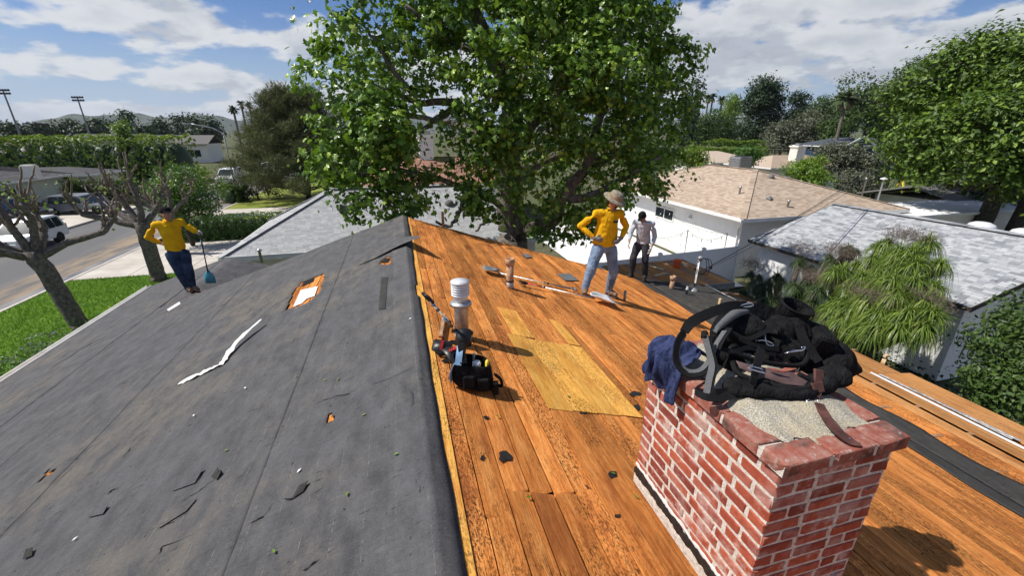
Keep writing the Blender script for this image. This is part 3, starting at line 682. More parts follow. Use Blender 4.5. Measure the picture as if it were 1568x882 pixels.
    for pts_, hs_, m_t in (([(245, 815), (252, 796), (272, 778), (303, 770), (288, 788)], (.004, .016, .020, .006, .006), M['felt']), ([(266, 757), (280, 740), (314, 724), (300, 745)], (.002, .010, .016, .004), M['felt']), ([(38, 862), (44, 850), (54, 846), (52, 856)], (.004, .022, .020, .004), M['felt_dark']), ([(138, 797), (150, 782), (168, 781), (160, 792)], (.003, .012, .014, .004), M['felt']), ([(448, 770), (460, 752), (474, 744), (466, 758)], (.004, .016, .016, .004), M['felt_dark']), ([(325, 735), (336, 724), (341, 731), (334, 740)], (.004, .02, .02, .004), M['felt_dark'])): lifted(pts_, hs_, m_t)
    mb = MB(); q = [PR(*p_, -1) for p_ in ((584, 427), (594, 427), (590, 476), (580, 477))]; mb.poly([v + Vector((0, 0, .024)) for v in q], .003); mb.build('felt_patch', M['felt_dark'], HOUSE)
    # felt remnant band on the right slope
    f0 = lambda y: .05 * math.sin(y * 2.1) + .04 * math.sin(y * 5.3 + 1) + (.03 if y > 5 else 0)
    f1 = lambda y: .10 * math.sin(y * 1.3 + .6) + .06 * math.sin(y * 4.7)
    felt_grid('felt_remnant', 5.42, XB - .002, YN, YF, .013, 5, 150, M['felt_dark'], 61, .008, xfun=(f0, lambda y: 0))
    felt_grid('felt_remnant', XB - .004, 6.28, YN, 5.2, .0135, 6, 120, M['felt_dark'], 62, .010, xfun=(lambda y: 0, f1))
    felt_grid('felt_remnant', XB - .004, 7.62, 4.9, YF, .016, 16, 80, M['felt_dark'], 63, .012, xfun=(lambda y: 0, lambda y: .02 * math.sin(y * 6)))
    # fascias, gutter, rake trim
    mb = MB(); mb.box((XL - .01, (YN + WYF) / 2, rz(XL) - .085), (.03, WYF - YN, .15)); mb.build('fascia', M['trim_white'], HOUSE)
    mb = MB()
    for (a, b) in ((0, .012), (.10, .012)): mb.box((XL - .035 - a, (YN + WYF) / 2, rz(XL) - .03), (.014, WYF - YN, .10))
    mb.box((XL - .085, (YN + WYF) / 2, rz(XL) - .085), (.09, WYF - YN, .012)); mb.build('gutter', M['trim_white'], HOUSE)
    mb = MB(); mb.beam((RX, YF + .02, RH - .10), (XB, YF + .02, rz(XB) - .10), .03, .14); mb.beam((XB, YF + .02, rz(XB) - .10), (7.62, YF + .02, rz(7.62) - .10), .03, .14); mb.beam((RX, YF + .02, RH - .10), (WR, YF + .02, rz(WR) - .10), .03, .14); mb.build('rake_board', M['lumber_brown'], HOUSE)
    mb = MB(); mb.box((7.64, (5.2 + YF) / 2, rz(7.62) - .04), (.03, YF - 5.2, .10)); mb.build('drip_edge', M['alu_white'], HOUSE)
    mb = MB(); mb.box((XE - .01, (YN + 4.3) / 2, rz(XE) - .09), (.03, 4.3 - YN, .13)); mb.build('fascia', M['lumber_brown'], HOUSE)
    # lower wing beyond the main roof: right-hand slope (seen in half shade) and its rake
    zw = rz(WR); mb = MB(); dn = 2.6; nx, ny = 12, 24; V = []
    for j in range(ny + 1):
        for i in range(nx + 1):
            x = WR - .07 + (dn + .07) * i / nx; y = YF + .03 + (WYF - YF - .03) * j / ny; V.append((x, y, zw + .019 - abs(x - WR) * RT))
    V = np.array(V); V[:, 2] += vnoise(V, 2.2, 77) * .008
    F = np.array([(j * (nx + 1) + i, j * (nx + 1) + i + 1, (j + 1) * (nx + 1) + i + 1, (j + 1) * (nx + 1) + i) for j in range(ny) for i in range(nx)])
    o = link_mesh('wing_felt', np_mesh('wing_felt', V, F, True), M['felt'], HOUSE); s = o.modifiers.new('s', 'SOLIDIFY'); s.thickness = .05; s.offset = -1
    mb = MB(); mb.box((XL / 2 + WR / 2, (YF + WYF) / 2, (rz(XL) + zw) / 2 - .035), ((WR - XL) / math.cos(TH), WYF - YF - .04, .05), Euler((0, -TH, 0)).to_matrix()); mb.build('wing_deck', M['lumber_brown'], HOUSE)
    # white strip at the wing corner
    mb = MB(); q = [PR(*p_, -1) for p_ in ((256, 476), (275, 464), (277, 467), (259, 478))]; mb.poly([v + Vector((0, 0, .025)) for v in q], .003); mb.build('flashing_scrap', M['white_paper'], HOUSE)
house()

# ------------------------------------------------------------ chimney: a part of the house, each brick a sub-part
CH = dict(x0=1.246, x1=1.806, y0=.892, y1=1.742, top=5.147 - .063)
CHIM = None
def chimney():
    global CHIM
    x0, x1, y0, y1, top = (CH[k] for k in ('x0', 'x1', 'y0', 'y1', 'top'))
    mb = MB(); ins = .0045; mb.box(((x0 + x1) / 2, (y0 + y1) / 2, (top + 3.7) / 2), (x1 - x0 - 2 * ins, y1 - y0 - 2 * ins, top - 3.7 - .001)); CHIM = mb.build('chimney', M['mortar'], HOUSE)
    ms = []
    for i in range(6):
        r = np.random.default_rng(i + 40); b = MB(); b.box((0, 0, 0), (1, 1, 1)); o = b.build('tmp', None)
        bv = o.modifiers.new('b', 'BEVEL'); bv.width = .085; bv.segments = 2; apply_mods(o); me = o.data; bpy.data.objects.remove(o)
        co = np.empty(len(me.vertices) * 3, np.float32); me.vertices.foreach_get('co', co); co += r.normal(0, .016, len(co)).astype(np.float32); me.vertices.foreach_set('co', co); me.update(); me.materials.append(M['brick']); ms.append(me)
    caps = mesh_copy(ms, M['brick_cap'])
    def br(cx, cy, cz, sx, sy, sz, mset=ms, name='brick', rot=0):
        o = bpy.data.objects.new(name, random.choice(mset)); COL.objects.link(o); o.location = (cx, cy, cz); o.scale = (sx, sy, sz); o.rotation_euler = (random.gauss(0, .004), random.gauss(0, .004), rot + random.gauss(0, .004)); setparent(o, CHIM)
    ch, dp, j = .0632, .088, .0145
    def runx(xa, xb, y, z, off):
        L = .187; x = xa - off
        while x < xb - .02:
            a, b = max(x, xa), min(x + L, xb)
            if b - a > .03 and z > min(rz(a), rz(b)) - .05: br((a + b) / 2, y + random.uniform(-.0015, .0015), z, b - a - j, dp, ch - j)
            x += L
    def runy(ya, yb, x, z, off):
        L = .187; y = ya - off
        while y < yb - .02:
            a, b = max(y, ya), min(y + L, yb)
            if b - a > .03 and z > rz(x) - .06: br(x + random.uniform(-.0015, .0015), (a + b) / 2, z, dp, b - a - j, ch - j)
            y += L
    for c in range(19):
        z = top - ch * (c + .5)
        if z < rz(x1) - .05: break
        if c % 2 == 0:
            runx(x0 - j / 2, x1 + j / 2, y0 + dp / 2, z, 0); runx(x0 - j / 2, x1 + j / 2, y1 - dp / 2, z, 0)
            runy(y0 + dp + j / 2, y1 - dp - j / 2, x0 + dp / 2, z, .06); runy(y0 + dp + j / 2, y1 - dp - j / 2, x1 - dp / 2, z, .06)
        else:
            runy(y0 - j / 2, y1 + j / 2, x0 + dp / 2, z, 0); runy(y0 - j / 2, y1 + j / 2, x1 - dp / 2, z, 0)
            runx(x0 + dp + j / 2, x1 - dp - j / 2, y0 + dp / 2, z, .09); runx(x0 + dp + j / 2, x1 - dp - j / 2, y1 - dp / 2, z, .09)
    # projecting cap course of flat bricks, mortar bed, cement crown
    X0, X1, Y0, Y1 = 1.221, 1.829, .866, 1.765; zc = 5.147 - .030
    fx = [X0, X0 + .225, X0 + .44, X1]
    for a, b in zip(fx[:-1], fx[1:]): br((a + b) / 2, Y0 + .052, zc, b - a - .010, .104, .060, caps, 'cap_brick'); br((a + b) / 2, Y1 - .052, zc, b - a - .010, .104, .060, caps, 'cap_brick')
    ly = [Y0 + .112, Y0 + .315, Y0 + .50, Y1 - .112]
    for a, b in zip(ly[:-1], ly[1:]): br(X0 + .052, (a + b) / 2, zc, .104, b - a - .010, .060, caps, 'cap_brick'); br(X1 - .052, (a + b) / 2, zc, .104, b - a - .010, .060, caps, 'cap_brick')
    mb = MB(); mb.box(((X0 + X1) / 2, (Y0 + Y1) / 2, zc - .006), (X1 - X0 - .012, Y1 - Y0 - .012, .046)); mb.build('cap_mortar', M['mortar'], CHIM)
    n = 40; V = []; 
    for jn in range(n + 1):
        for i in range(n + 1):
            u, v = i / n, jn / n; x = X0 + .072 + (X1 - X0 - .144) * u; y = Y0 + .075 + (Y1 - Y0 - .150) * v; y += .028 * math.sin(x * 19 + 1) * (1 - 2 * v) + .015 * math.sin(x * 47); x += .022 * math.sin(y * 15) * (1 - 2 * u) + .012 * math.sin(y * 41)
            e = min(u, 1 - u, v, 1 - v); V.append((x, y, 5.1445 + min(.030, e * .16)))
    V = np.array(V); V[:, 2] += vnoise(V, 30, 4) * .004 + vnoise(V, 11, 6) * .005; V[:, 0] += vnoise(V, 14, 9) * .006
    F = np.array([(a * (n + 1) + i, a * (n + 1) + i + 1, (a + 1) * (n + 1) + i + 1, (a + 1) * (n + 1) + i) for a in range(n) for i in range(n)])
    link_mesh('cement_crown', np_mesh('cement_crown', V, F, True), M['crown_cement'], CHIM)
    # old tar line and parging where the flashing was torn off, on the left face
    zr = rz(x0); ny = 60
    def band(name, za, zb, proud, mat, seed, amp):
        V = []; r = np.random.default_rng(seed)
        for i in range(ny + 1):
            y = y0 - .004 + (y1 - y0 + .008) * i / ny; wob = amp * (math.sin(y * 31 + seed) * .5 + math.sin(y * 77 + seed) * .3 + r.normal(0, .35)); wob2 = amp * (math.sin(y * 41 + seed) * .5 + r.normal(0, .4))
            for z, p in ((za + wob, 0), (za + wob, proud), ((za + zb) / 2, proud * 1.4), (zb + wob2, proud), (zb + wob2, 0)): V.append((x0 - p + .002, y, z))
        F = np.array([(i * 5 + k, i * 5 + k + 1, (i + 1) * 5 + k + 1, (i + 1) * 5 + k) for i in range(ny) for k in range(4)])
        link_mesh(name, np_mesh(name, V, F), mat, CHIM)
    band('parging', zr - .02, zr + .105, .006, M['mortar'], 2, .004)
    band('tar_line', zr + .075, zr + .125, .010, M['tar'], 3, .010)
    band('white_mortar_smear', zr + .128, zr + .150, .005, M['white_paper'], 5, .010)
chimney()

# ------------------------------------------------------------ vents and pipes of the roof
def vents():
    b = PR(708, 516); mb = MB(); mb.lathe([(.062, -.05), (.062, .30), (.060, .34)], b, 24); v = mb.build('flue_pipe', M['galv'], HOUSE, True)
    mb = MB(); mb.lathe([(.090, .335), (.100, .325), (.092, .345), (.066, .36)], b, 24); mb.build('storm_collar', M['galv'], v, True)
    mb = MB(); mb.lathe([(.062, .35), (.066, .40), (.074, .415)], b, 24)
    for i in range(5): z = .415 + i * .022; mb.lathe([(.074, z), (.080, z + .004), (.080, z + .012), (.070, z + .014), (.070, z + .022)], b, 24)
    mb.lathe([(.074, .525), (.082, .527), (.082, .545), (.0, .548)], b, 24); mb.build('vent_cap', M['alu_white'], v, True)
    mb = MB(); mb.lathe([(.095, .0), (.080, .012), (.064, .05)], b + Vector((0, 0, -.01)), 20); mb.build('flashing_boot', M['grey_metal'], v, True)
    b = PR(781, 441); mb = MB(); mb.lathe([(.050, -.05), (.050, .36)], b, 20); p = mb.build('waste_pipe', M['rust_pipe'], HOUSE, True)
    mb = MB(); mb.lathe([(.050, .34), (.064, .345), (.066, .43), (.058, .435), (.050, .43), (.048, .30)], b, 20); mb.build('pipe_hub', M['rust_pipe'], p, True)
    mb = MB(); mb.lathe([(.0525, -.03), (.0525, .085), (.049, .087)], b, 20); mb.build('metal_sleeve', M['galv'], p, True)
    mb = MB(); mb.lathe([(.053, .10), (.056, .105), (.056, .118), (.053, .122)], b, 20); mb.build('pipe_clamp', M['black_plastic'], p, True)
    # short pipes far right on the felt, and on the boards by the crew
    b = Vector((6.55, 8.05, rz(6.55))); b = PR2(1028, 443); mb = MB(); mb.lathe([(.055, -.1), (.055, .27)], b, 16); p = mb.build('waste_pipe', M['rust_pipe'], HOUSE, True)
    mb = MB(); mb.lathe([(.058, .24), (.072, .245), (.072, .34), (.060, .345), (.052, .30)], b, 16); mb.build('pipe_hub', M['rust_pipe'], p, True)
    b = PR(956, 461); mb = MB(); mb.lathe([(.022, -.05), (.022, .20)], b, 12); mb.build('stub_pipe', M['grey_metal'], HOUSE, True)
    b = PR2(1051, 452); mb = MB(); mb.lathe([(.03, -.05), (.03, .12), (.045, .125), (.045, .16), (.03, .165), (.03, .22)], b, 12); mb.build('stub_pipe', M['grey_metal'], HOUSE, True)
    # square of flashing left on the boards
    for q in (((852, 421), (873, 420), (886, 431), (866, 431)), ((798, 391), (808, 390), (815, 395), (806, 396))):
        mb = MB(); mb.poly([PR(*p_) + Vector((0, 0, .022)) for p_ in q], .003); mb.build('flashing_plate', M['grey_metal'], HOUSE)
    # post and batten at the far gable
    a = PY(679, 350, YF + .06); mb = MB(); mb.beam(a - Vector((0, 0, .6)), a + Vector((0, 0, .36)), .05, .05); mb.build('rake_post', M['lumber_brown'], HOUSE)
    # electric service mast with weatherhead
    b = PR2(1062, 446); t = b + Vector((0.02, 0.0, .82)); mb = MB(); mb.tube([b - Vector((0, 0, .4)), t], .032, 12); ms = mb.build('service_mast', M['galv'], HOUSE, True)
    mb = MB(); mb.sphere(t + Vector((.02, -.01, .03)), (.075, .065, .06), 12, 8); mb.tube([t - Vector((0, 0, .05)), t + Vector((0, 0, .03))], .045, 12); mb.build('weatherhead', M['grey_metal'], ms, True)
    mb = MB(); mb.lathe([(.12, 0), (.09, .03), (.04, .09)], b, 14); mb.build('flashing_boot', M['grey_metal'], ms, True)
    h = t + Vector((.05, -.03, .02)); an = t + Vector((.03, 0, -.36))
    for i, (ox, dz) in enumerate(((.20, -.42), (.26, -.30), (.13, -.38))):
        mb = MB(); mb.tube([h, h + Vector((ox * .7, -.02, -.02)), h + Vector((ox * 1.1, -.03, dz * .6)), h + Vector((ox * .9, -.02, dz)), an + Vector((.05, 0, -.03))], .008, 6, True, 6); mb.build('service_loop', M['black_plastic'], ms, True)
    for q_, s_ in ((h + Vector((.27, -.03, -.24)), .07), (t + Vector((-.07, 0, -.24)), .08)): mb = MB(); mb.box(q_, (.04, .04, s_)); mb.build('splice', M['black_plastic'], ms, bevel=.008)
    return an
MAST = vents()
# ------------------------------------------------------------ neighbouring houses
def shingle_face(root, quad, expo, tabw, mat, part='roof_shingle', limit=0, name_stuff='roof_shingles', seed=0, near=None):
    """courses of overlapping tabs on a planar quad (eave a->b, ridge d->c). tabs near `near` become objects, the rest one part"""
    r = np.random.default_rng(seed); a, b, c, d = [Vector(p) for p in quad]
    up0 = (d - a); up1 = (c - b); n = (b - a).cross(d - a).normalized()
    if n.z < 0: n = -n
    e = (b - a).normalized(); s = n.cross(e).normalized()
    if s.dot(d - a) < 0: s = -s
    H = (d - a).dot(s); nc = max(1, int(round(H / expo))); tabs = []
    for k in range(nc):
        v0 = k / nc; A = a + up0 * v0; B = b + up1 * v0; L = (B - A).dot(e)
        off = r.uniform(0, tabw); x = -off
        while x < L:
            wv = tabw * r.uniform(.6, 1.35); x0, x1 = max(0, x), min(L, x + wv)
            if x1 - x0 > .03: tabs.append((A + e * x0, x1 - x0 - .006, r.uniform(.003, .007)))
            x += wv
    hh = H / nc * 1.12
    if limit:
        tabs.sort(key=lambda t: (t[0] - near).length)
    objs, rest = tabs[:limit], tabs[limit:]
    R = Matrix((e, s, n)).transposed()
    if objs:
        me = MB(); me.box((.5, .5, .5), (1, 1, 1)); me = me.mesh(part); me.materials.append(mat)
        for (p, w_, t_) in objs:
            o = bpy.data.objects.new(part, me); COL.objects.link(o); o.location = p; tilt = Matrix.Rotation(-t_ / hh, 3, 'X'); o.rotation_euler = (R @ tilt).to_euler(); o.scale = (w_, hh, t_); setparent(o, root)
    if rest:
        V = []; F = []
        for i, (p, w_, t_) in enumerate(rest):
            for (x, y, z) in ((0, 0, 0), (w_, 0, 0), (w_, hh, 0), (0, hh, 0), (0, 0, t_), (w_, 0, t_), (w_, hh, .002), (0, hh, .002)): V.append(p + e * x + s * y + n * z)
            q = i * 8; F += [(q + 4, q + 5, q + 6, q + 7), (q, q + 1, q + 5, q + 4), (q + 1, q + 2, q + 6, q + 5), (q + 3, q, q + 4, q + 7)]
        o = link_mesh(name_stuff, np_mesh(name_stuff, np.array([tuple(v) for v in V]), np.array(F)), mat, root); o['kind'] = 'stuff'
def roof_solid(root, faces, mat, name='roof', th=.10):
    mb = MB()
    for f in faces:
        f = [Vector(p) for p in f]; n = (f[1] - f[0]).cross(f[2] - f[0]).normalized()
        if n.z < 0: f.reverse(); n = -n
        mb.poly(f, th, (0, 0, 1))
    return mb.build(name, mat, root)
def window(root, p0, p1, z0, z1, nrm, name='window', frame=M['trim_white'], bars=1):
    p0, p1 = Vector((*p0, 0)), Vector((*p1, 0)); d = (p1 - p0).normalized(); nrm = Vector(nrm)
    mb = MB(); c = (p0 + p1) / 2; L = (p1 - p0).length
    R = Matrix((d, nrm, Vector((0, 0, 1)))).transposed()
    mb.box(c + Vector((0, 0, (z0 + z1) / 2)) + nrm * .012, (L, .02, z1 - z0), R); w_ = mb.build(name, M['glass'], root)
    fb = MB()
    for z in (z0, z1): fb.box(c + Vector((0, 0, z)) + nrm * .025, (L + .08, .05, .06), R)
    for k in range(bars + 2): fb.box(p0 + d * (L * k / (bars + 1)) + Vector((0, 0, (z0 + z1) / 2)) + nrm * .024, (.05, .048, z1 - z0 - .06), R)
    fb.build('window_frame', frame, w_); return w_
def hip_house(name, label, x0, x1, y0, y1, ze, pitch, wallm, shm, ridge_axis, over=.45, expo=.14, tab=.3, shing=True, gable=(False, False), zb=0.0, limit=0, faces_detail=(0, 1, 2, 3), trim=M['trim_white']):
    """hip (or gable) house; x0.. are EAVE lines. returns root"""
    root = empty(name, ((x0 + x1) / 2, (y0 + y1) / 2, zb), label, 'house')
    mb = MB(); mb.box(((x0 + x1) / 2, (y0 + y1) / 2, (zb + ze) / 2), (x1 - x0 - 2 * over, y1 - y0 - 2 * over, ze - zb)); mb.build('wall', wallm, root)
    if ridge_axis == 'x':
        h = (y1 - y0) / 2; g0 = 0 if gable[0] else h; g1 = 0 if gable[1] else h; zr = ze + h * pitch; ym = (y0 + y1) / 2
        A, B = Vector((x0 + g0, ym, zr)), Vector((x1 - g1, ym, zr))
    else:
        h = (x1 - x0) / 2; g0 = 0 if gable[0] else h; g1 = 0 if gable[1] else h; zr = ze + h * pitch; xm = (x0 + x1) / 2
        A, B = Vector((xm, y0 + g0, zr)), Vector((xm, y1 - g1, zr))
    c00, c10, c11, c01 = Vector((x0, y0, ze)), Vector((x1, y0, ze)), Vector((x1, y1, ze)), Vector((x0, y1, ze))
    if ridge_axis == 'x': fs = [(c00, c10, B, A), (c11, c01, A, B), (c01, c00, A, A), (c10, c11, B, B)]
    else: fs = [(c01, c00, A, B), (c10, c11, B, A), (c00, c10, A, A), (c11, c01, B, B)]
    real = [f if f[2] != f[3] else f[:3] for f in fs]
    roof_solid(root, real, shm, 'roof', .12)
    if shing:
        for i, f in enumerate(fs):
            if i in faces_detail: shingle_face(root, f, expo, tab, shm, seed=i + 3, near=Vector((0, 0, 6)), limit=limit if i == 0 else 0)
        # hip and ridge caps
        mb = MB(); lines = [(A, B)] + ([(c00, A), (c01, A if ridge_axis == 'x' else B)] if True else []) + [(c10, B if ridge_axis == 'x' else A), (c11, B)]
        for (p, q) in lines:
            n_ = int((q - p).length / .22)
            for k in range(n_):
                u = p.lerp(q, k / n_); v = p.lerp(q, (k + 1.2) / n_); mb.beam(u + Vector((0, 0, .022)), v + Vector((0, 0, .014)), .24, .016)
        mb.build('ridge_cap', shm, root)
    mb = MB()
    for (p, q) in ((c00, c10), (c10, c11), (c11, c01), (c01, c00)):
        o = (q - p).normalized().cross(Vector((0, 0, 1))) * .015; mb.beam(p + o - Vector((0, 0, .075)), q + o - Vector((0, 0, .075)), .03, .15)
    mb.build('fascia', trim, root)
    return root, A, B
def pipe_vent(root, p, h=.35, r=.045, mat=None):
    mb = MB(); mb.lathe([(r, -.1), (r, h), (r * 1.5, h), (r * 1.5, h + .07), (0, h + .09)], p, 12); mb.build('roof_vent', mat or M['galv'], root, True)
def turtle_vent(root, p, slope_n):
    mb = MB(); mb.sphere(p + Vector((0, 0, .03)), (.17, .17, .15), 14, 8); v = mb.build('dormer_vent', M['shingle_drab'], root, True)
    return v
def neighbours():
    # grey roofed house just beyond ours
    root, A, B = hip_house('neighbour_house', 'neighbour house with plain light grey shingle hip roof behind the sycamore', -5.5, 5.2, 14.1, 20.2, 2.62, .52, M['stucco'], M['shingle_plain'], 'x', faces_detail=(0, 2), expo=.095, tab=.19)
    mb = MB(); p = PZ(398, 393, 2.66); mb.lathe([(.04, -.2), (.04, .16), (.075, .17), (.075, .21), (0, .24)], p + Vector((0, .05, 0)), 12); mb.build('roof_vent', M['galv'], root, True)
    for (px, py) in ((688, 313), (523, 320)):
        d = ray(px, py); 
        # near slope plane of that roof
        n = np.array([0, -.52, 1.0]); c = (2.62 - CAMZ) - .52 * 14.1; q = Vector(d * (c / (n @ d))) + Vector((0, 0, CAMZ)); turtle_vent(root, q, None)
    mb = MB(); 
    for z in (-.02, .05): mb.box((-0.1, 14.07, 2.57 + z), (10.7, .05 - z * .3, .05))
    mb.build('gutter', M['trim_white'], root)
    window(root, (3.2, 14.55), (4.4, 14.55), .9, 1.9, (0, -1, 0))
    # beige roofed house
    root, A, B = hip_house('beige_roof_house', 'white stucco house with tan shingle hip roof beyond the vinyl fence', 13.72, 23.1, 14.25, 27.2, 2.8, .32, M['stucco_white'], M['shingle_beige'], 'y', over=.55, faces_detail=(0, 2), expo=.11, tab=.24)
    window(root, (14.27, 21.3), (14.27, 19.6), 1.62, 2.2, (-1, 0, 0), bars=1)
    w0 = PX(1132, 350, 13.9)
    mb = MB(); mb.tube([(13.72, 14.3, 2.68), (13.95, 14.6, 2.45), (14.2, 14.9, 2.3), (14.2, 14.9, .2)], .035, 8, True); mb.build('downspout', M['trim_white'], root)
    mb = MB(); g = Vector((14.2, 18.2, 2.1)); mb.sphere(g, .10, 12, 8); mb.build('wall_lamp', M['lamp_clear'], root, True)
    mb = MB(); mb.box((13.64, 20.7, 2.74), (.10, 13, .10)); mb.build('gutter', M['trim_white'], root)
    def onb(px, py):   # left slope of that roof / near hip
        d = ray(px, py); n = np.array([-.32, 0, 1.0]); c = (2.8 - CAMZ) - .32 * 13.72; return Vector(d * (c / (n @ d))) + Vector((0, 0, CAMZ))
    def onn(px, py):
        d = ray(px, py); n = np.array([0, -.32, 1.0]); c = (2.8 - CAMZ) - .32 * 14.25; return Vector(d * (c / (n @ d))) + Vector((0, 0, CAMZ))
    for q in ((1132, 297),): pipe_vent(root, onb(*q), .28)
    for q in ((1206, 317),): pipe_vent(root, onn(*q), .24)
    pipe_vent(root, Vector((18.3, 25.0, 4.2)), .45); pipe_vent(root, Vector((18.3, 22.9, 4.25)), .45)
    pipe_vent(root, onn(1320, 297) , .7, .035); 
    turtle_vent(root, onn(1180, 272), None)
    mb = MB(); p = onn(1178, 305); mb.box(p + Vector((0, 0, .05)), (.30, .22, .08), Euler((.3, 0, .4)).to_matrix()); mb.box(p + Vector((0, 0, .11)), (.16, .10, .06), Euler((.3, 0, .4)).to_matrix()); mb.build('slant_vent', M['grey_metal'], root, bevel=.02)
    ac = empty('air_conditioner', (19.6, 21.4, 4.0), 'grey louvred air conditioner on the tan hip roof', 'air conditioner')
    mb = MB(); mb.box((19.6, 21.4, 4.42), (.86, .86, .80)); mb.build('housing', M['grey_metal'], ac, bevel=.03)
    for i in range(8):
        mb = MB(); z = 4.08 + i * .09; mb.box((19.6, 20.96, z), (.80, .02, .05)); mb.box((19.16, 21.4, z), (.02, .80, .05)); mb.build('louvre', M['galv'], ac)
    mb = MB(); mb.lathe([(.36, 4.82), (.38, 4.86), (.1, 4.87)], (19.6, 21.4, 0), 18); mb.build('fan_grille', M['black_plastic'], ac)
    # garage with mottled grey shingles
    G = empty('garage', (16.5, 9.6, 0), 'white garage with mottled light and dark grey shingle roof behind the spiky plant', 'garage')
    gx0, gx1, gy0, gy1, ze = 12.92, 20.6, 6.05, 12.95, 2.3; xm, zr = 16.75, 3.5
    mb = MB(); mb.box(((gx0 + gx1) / 2, (gy0 + gy1) / 2, ze / 2 + .03), (gx1 - gx0 - .7, gy1 - gy0 - .5, ze)); mb.build('wall', M['stucco_white'], G)
    for y in (gy0 + .27, gy1 - .27): mb = MB(); mb.poly([(gx0 + .35, y, ze), (gx1 - .35, y, ze), (xm, y, zr - .14)], .04, (0, 1, 0)); mb.build('gable_wall', M['stucco_white'], G)
    a, b, c, d = Vector((gx0, gy1, ze)), Vector((gx0, gy0, ze)), Vector((xm, gy0, zr)), Vector((xm, gy1, zr)); e, f = Vector((gx1, gy0, ze)), Vector((gx1, gy1, ze))
    roof_solid(G, [(a, b, c, d), (e, f, d, c)], M['shingle_drab'], 'roof', .10)
    shingle_face(G, (a, b, c, d), .112, .21, M['shingle_grey'], limit=290, seed=11, near=Vector((11, 5.5, 3)))
    mb = MB()
    for k in range(30): mb.beam(c.lerp(d, k / 30) + Vector((0, 0, .03)), c.lerp(d, (k + 1.15) / 30) + Vector((0, 0, .022)), .30, .018)
    mb.build('ridge_cap', M['shingle_grey'], G)
    mb = MB(); mb.beam(b - Vector((.012, .012, .06)), c - Vector((.0, .012, .06)), .02, .13); mb.beam(a - Vector((.012, -.012, .06)), d - Vector((0, -.012, .06)), .02, .13); mb.beam(a - Vector((.012, 0, .055)), b - Vector((.012, 0, .055)), .02, .10); mb.build('fascia', M['bark_dark'], G)
    mb = MB(); p = Vector((13.8, 6.29, 1.45)); mb.box(p, (.10, .08, .16)); mb.tube([p + Vector((0, 0, -.05)), p + Vector((0, 0, -.8))], .018, 8); mb.build('wall_box', M['grey_metal'], G)
    for py_, yy in ((0, 8.6), (1, 7.6)):
        mb = MB(); mb.sphere((xm + .5, yy, zr - .02), (.3, .35, .16), 12, 6); mb.build('ridge_vent', M['alu_white'], G, True)
    mb = MB(); mb.tube([(xm + .7, 6.9, zr - .1), (xm + .72, 6.9, zr + .62)], .045, 10); mb.build('vent_pipe', M['galv'], G)
    # white flat roof and drab roof further right
    R2 = empty('flat_roof_shed', (26, 15.4, 0), 'long white flat shed roof behind the grey garage', 'shed')
    mb = MB(); mb.box((26.5, 15.2, 2.55), (11, 3.2, .12)); mb.build('roof', M['stucco_white'], R2); mb = MB(); mb.box((26.5, 15.2, 1.25), (10.4, 2.8, 2.5)); mb.build('wall', M['stucco'], R2)
    R3 = empty('drab_roof_house', (37, 18, 0), 'drab grey roofed outbuilding behind the white shed roof', 'house')
    mb = MB(); mb.box((37, 18.5, 1.2), (13, 5, 2.4)); mb.build('wall', M['stucco'], R3); roof_solid(R3, [((29.6, 15.4, 2.4), (44.5, 15.4, 2.4), (44.5, 18.5, 3.2), (29.6, 18.5, 3.2)), ((29.6, 21.6, 2.4), (29.6, 18.5, 3.2), (44.5, 18.5, 3.2), (44.5, 21.6, 2.4))], M['shingle_drab'])
    # houses in the middle distance, right
    hip_house('pale_gable_house', 'pale beige gable house under the dark round tree', PY(1090, 240, 44).x, PY(1175, 240, 44).x, 44, 52, 2.7, .28, M['stucco'], M['shingle_beige'], 'x', shing=False, gable=(True, False))
    root, A, B = hip_house('long_beige_house', 'long beige roofed house with cream chimney behind the leafy bush', PY(1172, 240, 38).x, PY(1300, 240, 38).x, 37, 44, 2.6, .3, M['stucco'], M['shingle_beige'], 'x', shing=False)
    p = PY(1221, 232, 38.5); mb = MB(); mb.box((p.x, 38.5, 3.4), (1.1, 1.0, 2.4)); mb.box((p.x, 38.5, 4.65), (1.3, 1.2, .16)); mb.build('chimney', M['stucco'], root, bevel=.02)
    mb = MB(); mb.box((p.x, 38.5, 4.85), (.5, .5, .25)); mb.build('chimney_cap', M['grey_metal'], root)
    root, A, B = hip_house('slate_roof_house', 'house with dark slate blue roof among the trees', 66, 78, 53, 61, 4.0, .30, M['denim_navy'], M['shingle_slate'], 'x', shing=False, gable=(False, True))
    p = Vector((69.5, 0, 0)); g = MB(); g.poly([(p.x - 2.6, 52.2, 4.2), (p.x + 2.6, 52.2, 4.2), (p.x, 52.2, 5.3)], .1, (0, 1, 0)); g.build('gable_wall', M['denim_navy'], root)
    g = MB(); g.beam((p.x - 2.9, 52.0, 4.1), (p.x, 52.0, 5.4), .12, .25); g.beam((p.x + 2.9, 52.0, 4.1), (p.x, 52.0, 5.4), .12, .25); g.build('gable_trim', M['trim_white'], root)
    # red-brown roof seen through the sycamore
    root, A, B = hip_house('rust_roof_house', 'house with rusty red roof and chimney glimpsed through the sycamore leaves', -2.6, 9, 29, 37, 2.9, .38, M['stucco'], M['shingle_rust'], 'x', shing=True, faces_detail=(0,), expo=.2, tab=.4, gable=(False, True))
    p = PY(652, 226, 33); mb = MB(); mb.box((p.x, 33, 4.6), (1.0, .9, 2.6)); mb.box((p.x, 33, 5.85), (1.2, 1.1, .14)); mb.build('chimney', M['stucco'], root); mb = MB(); mb.box((p.x, 33, 6.1), (.7, .6, .25)); mb.build('chimney_cap', M['grey_metal'], root)
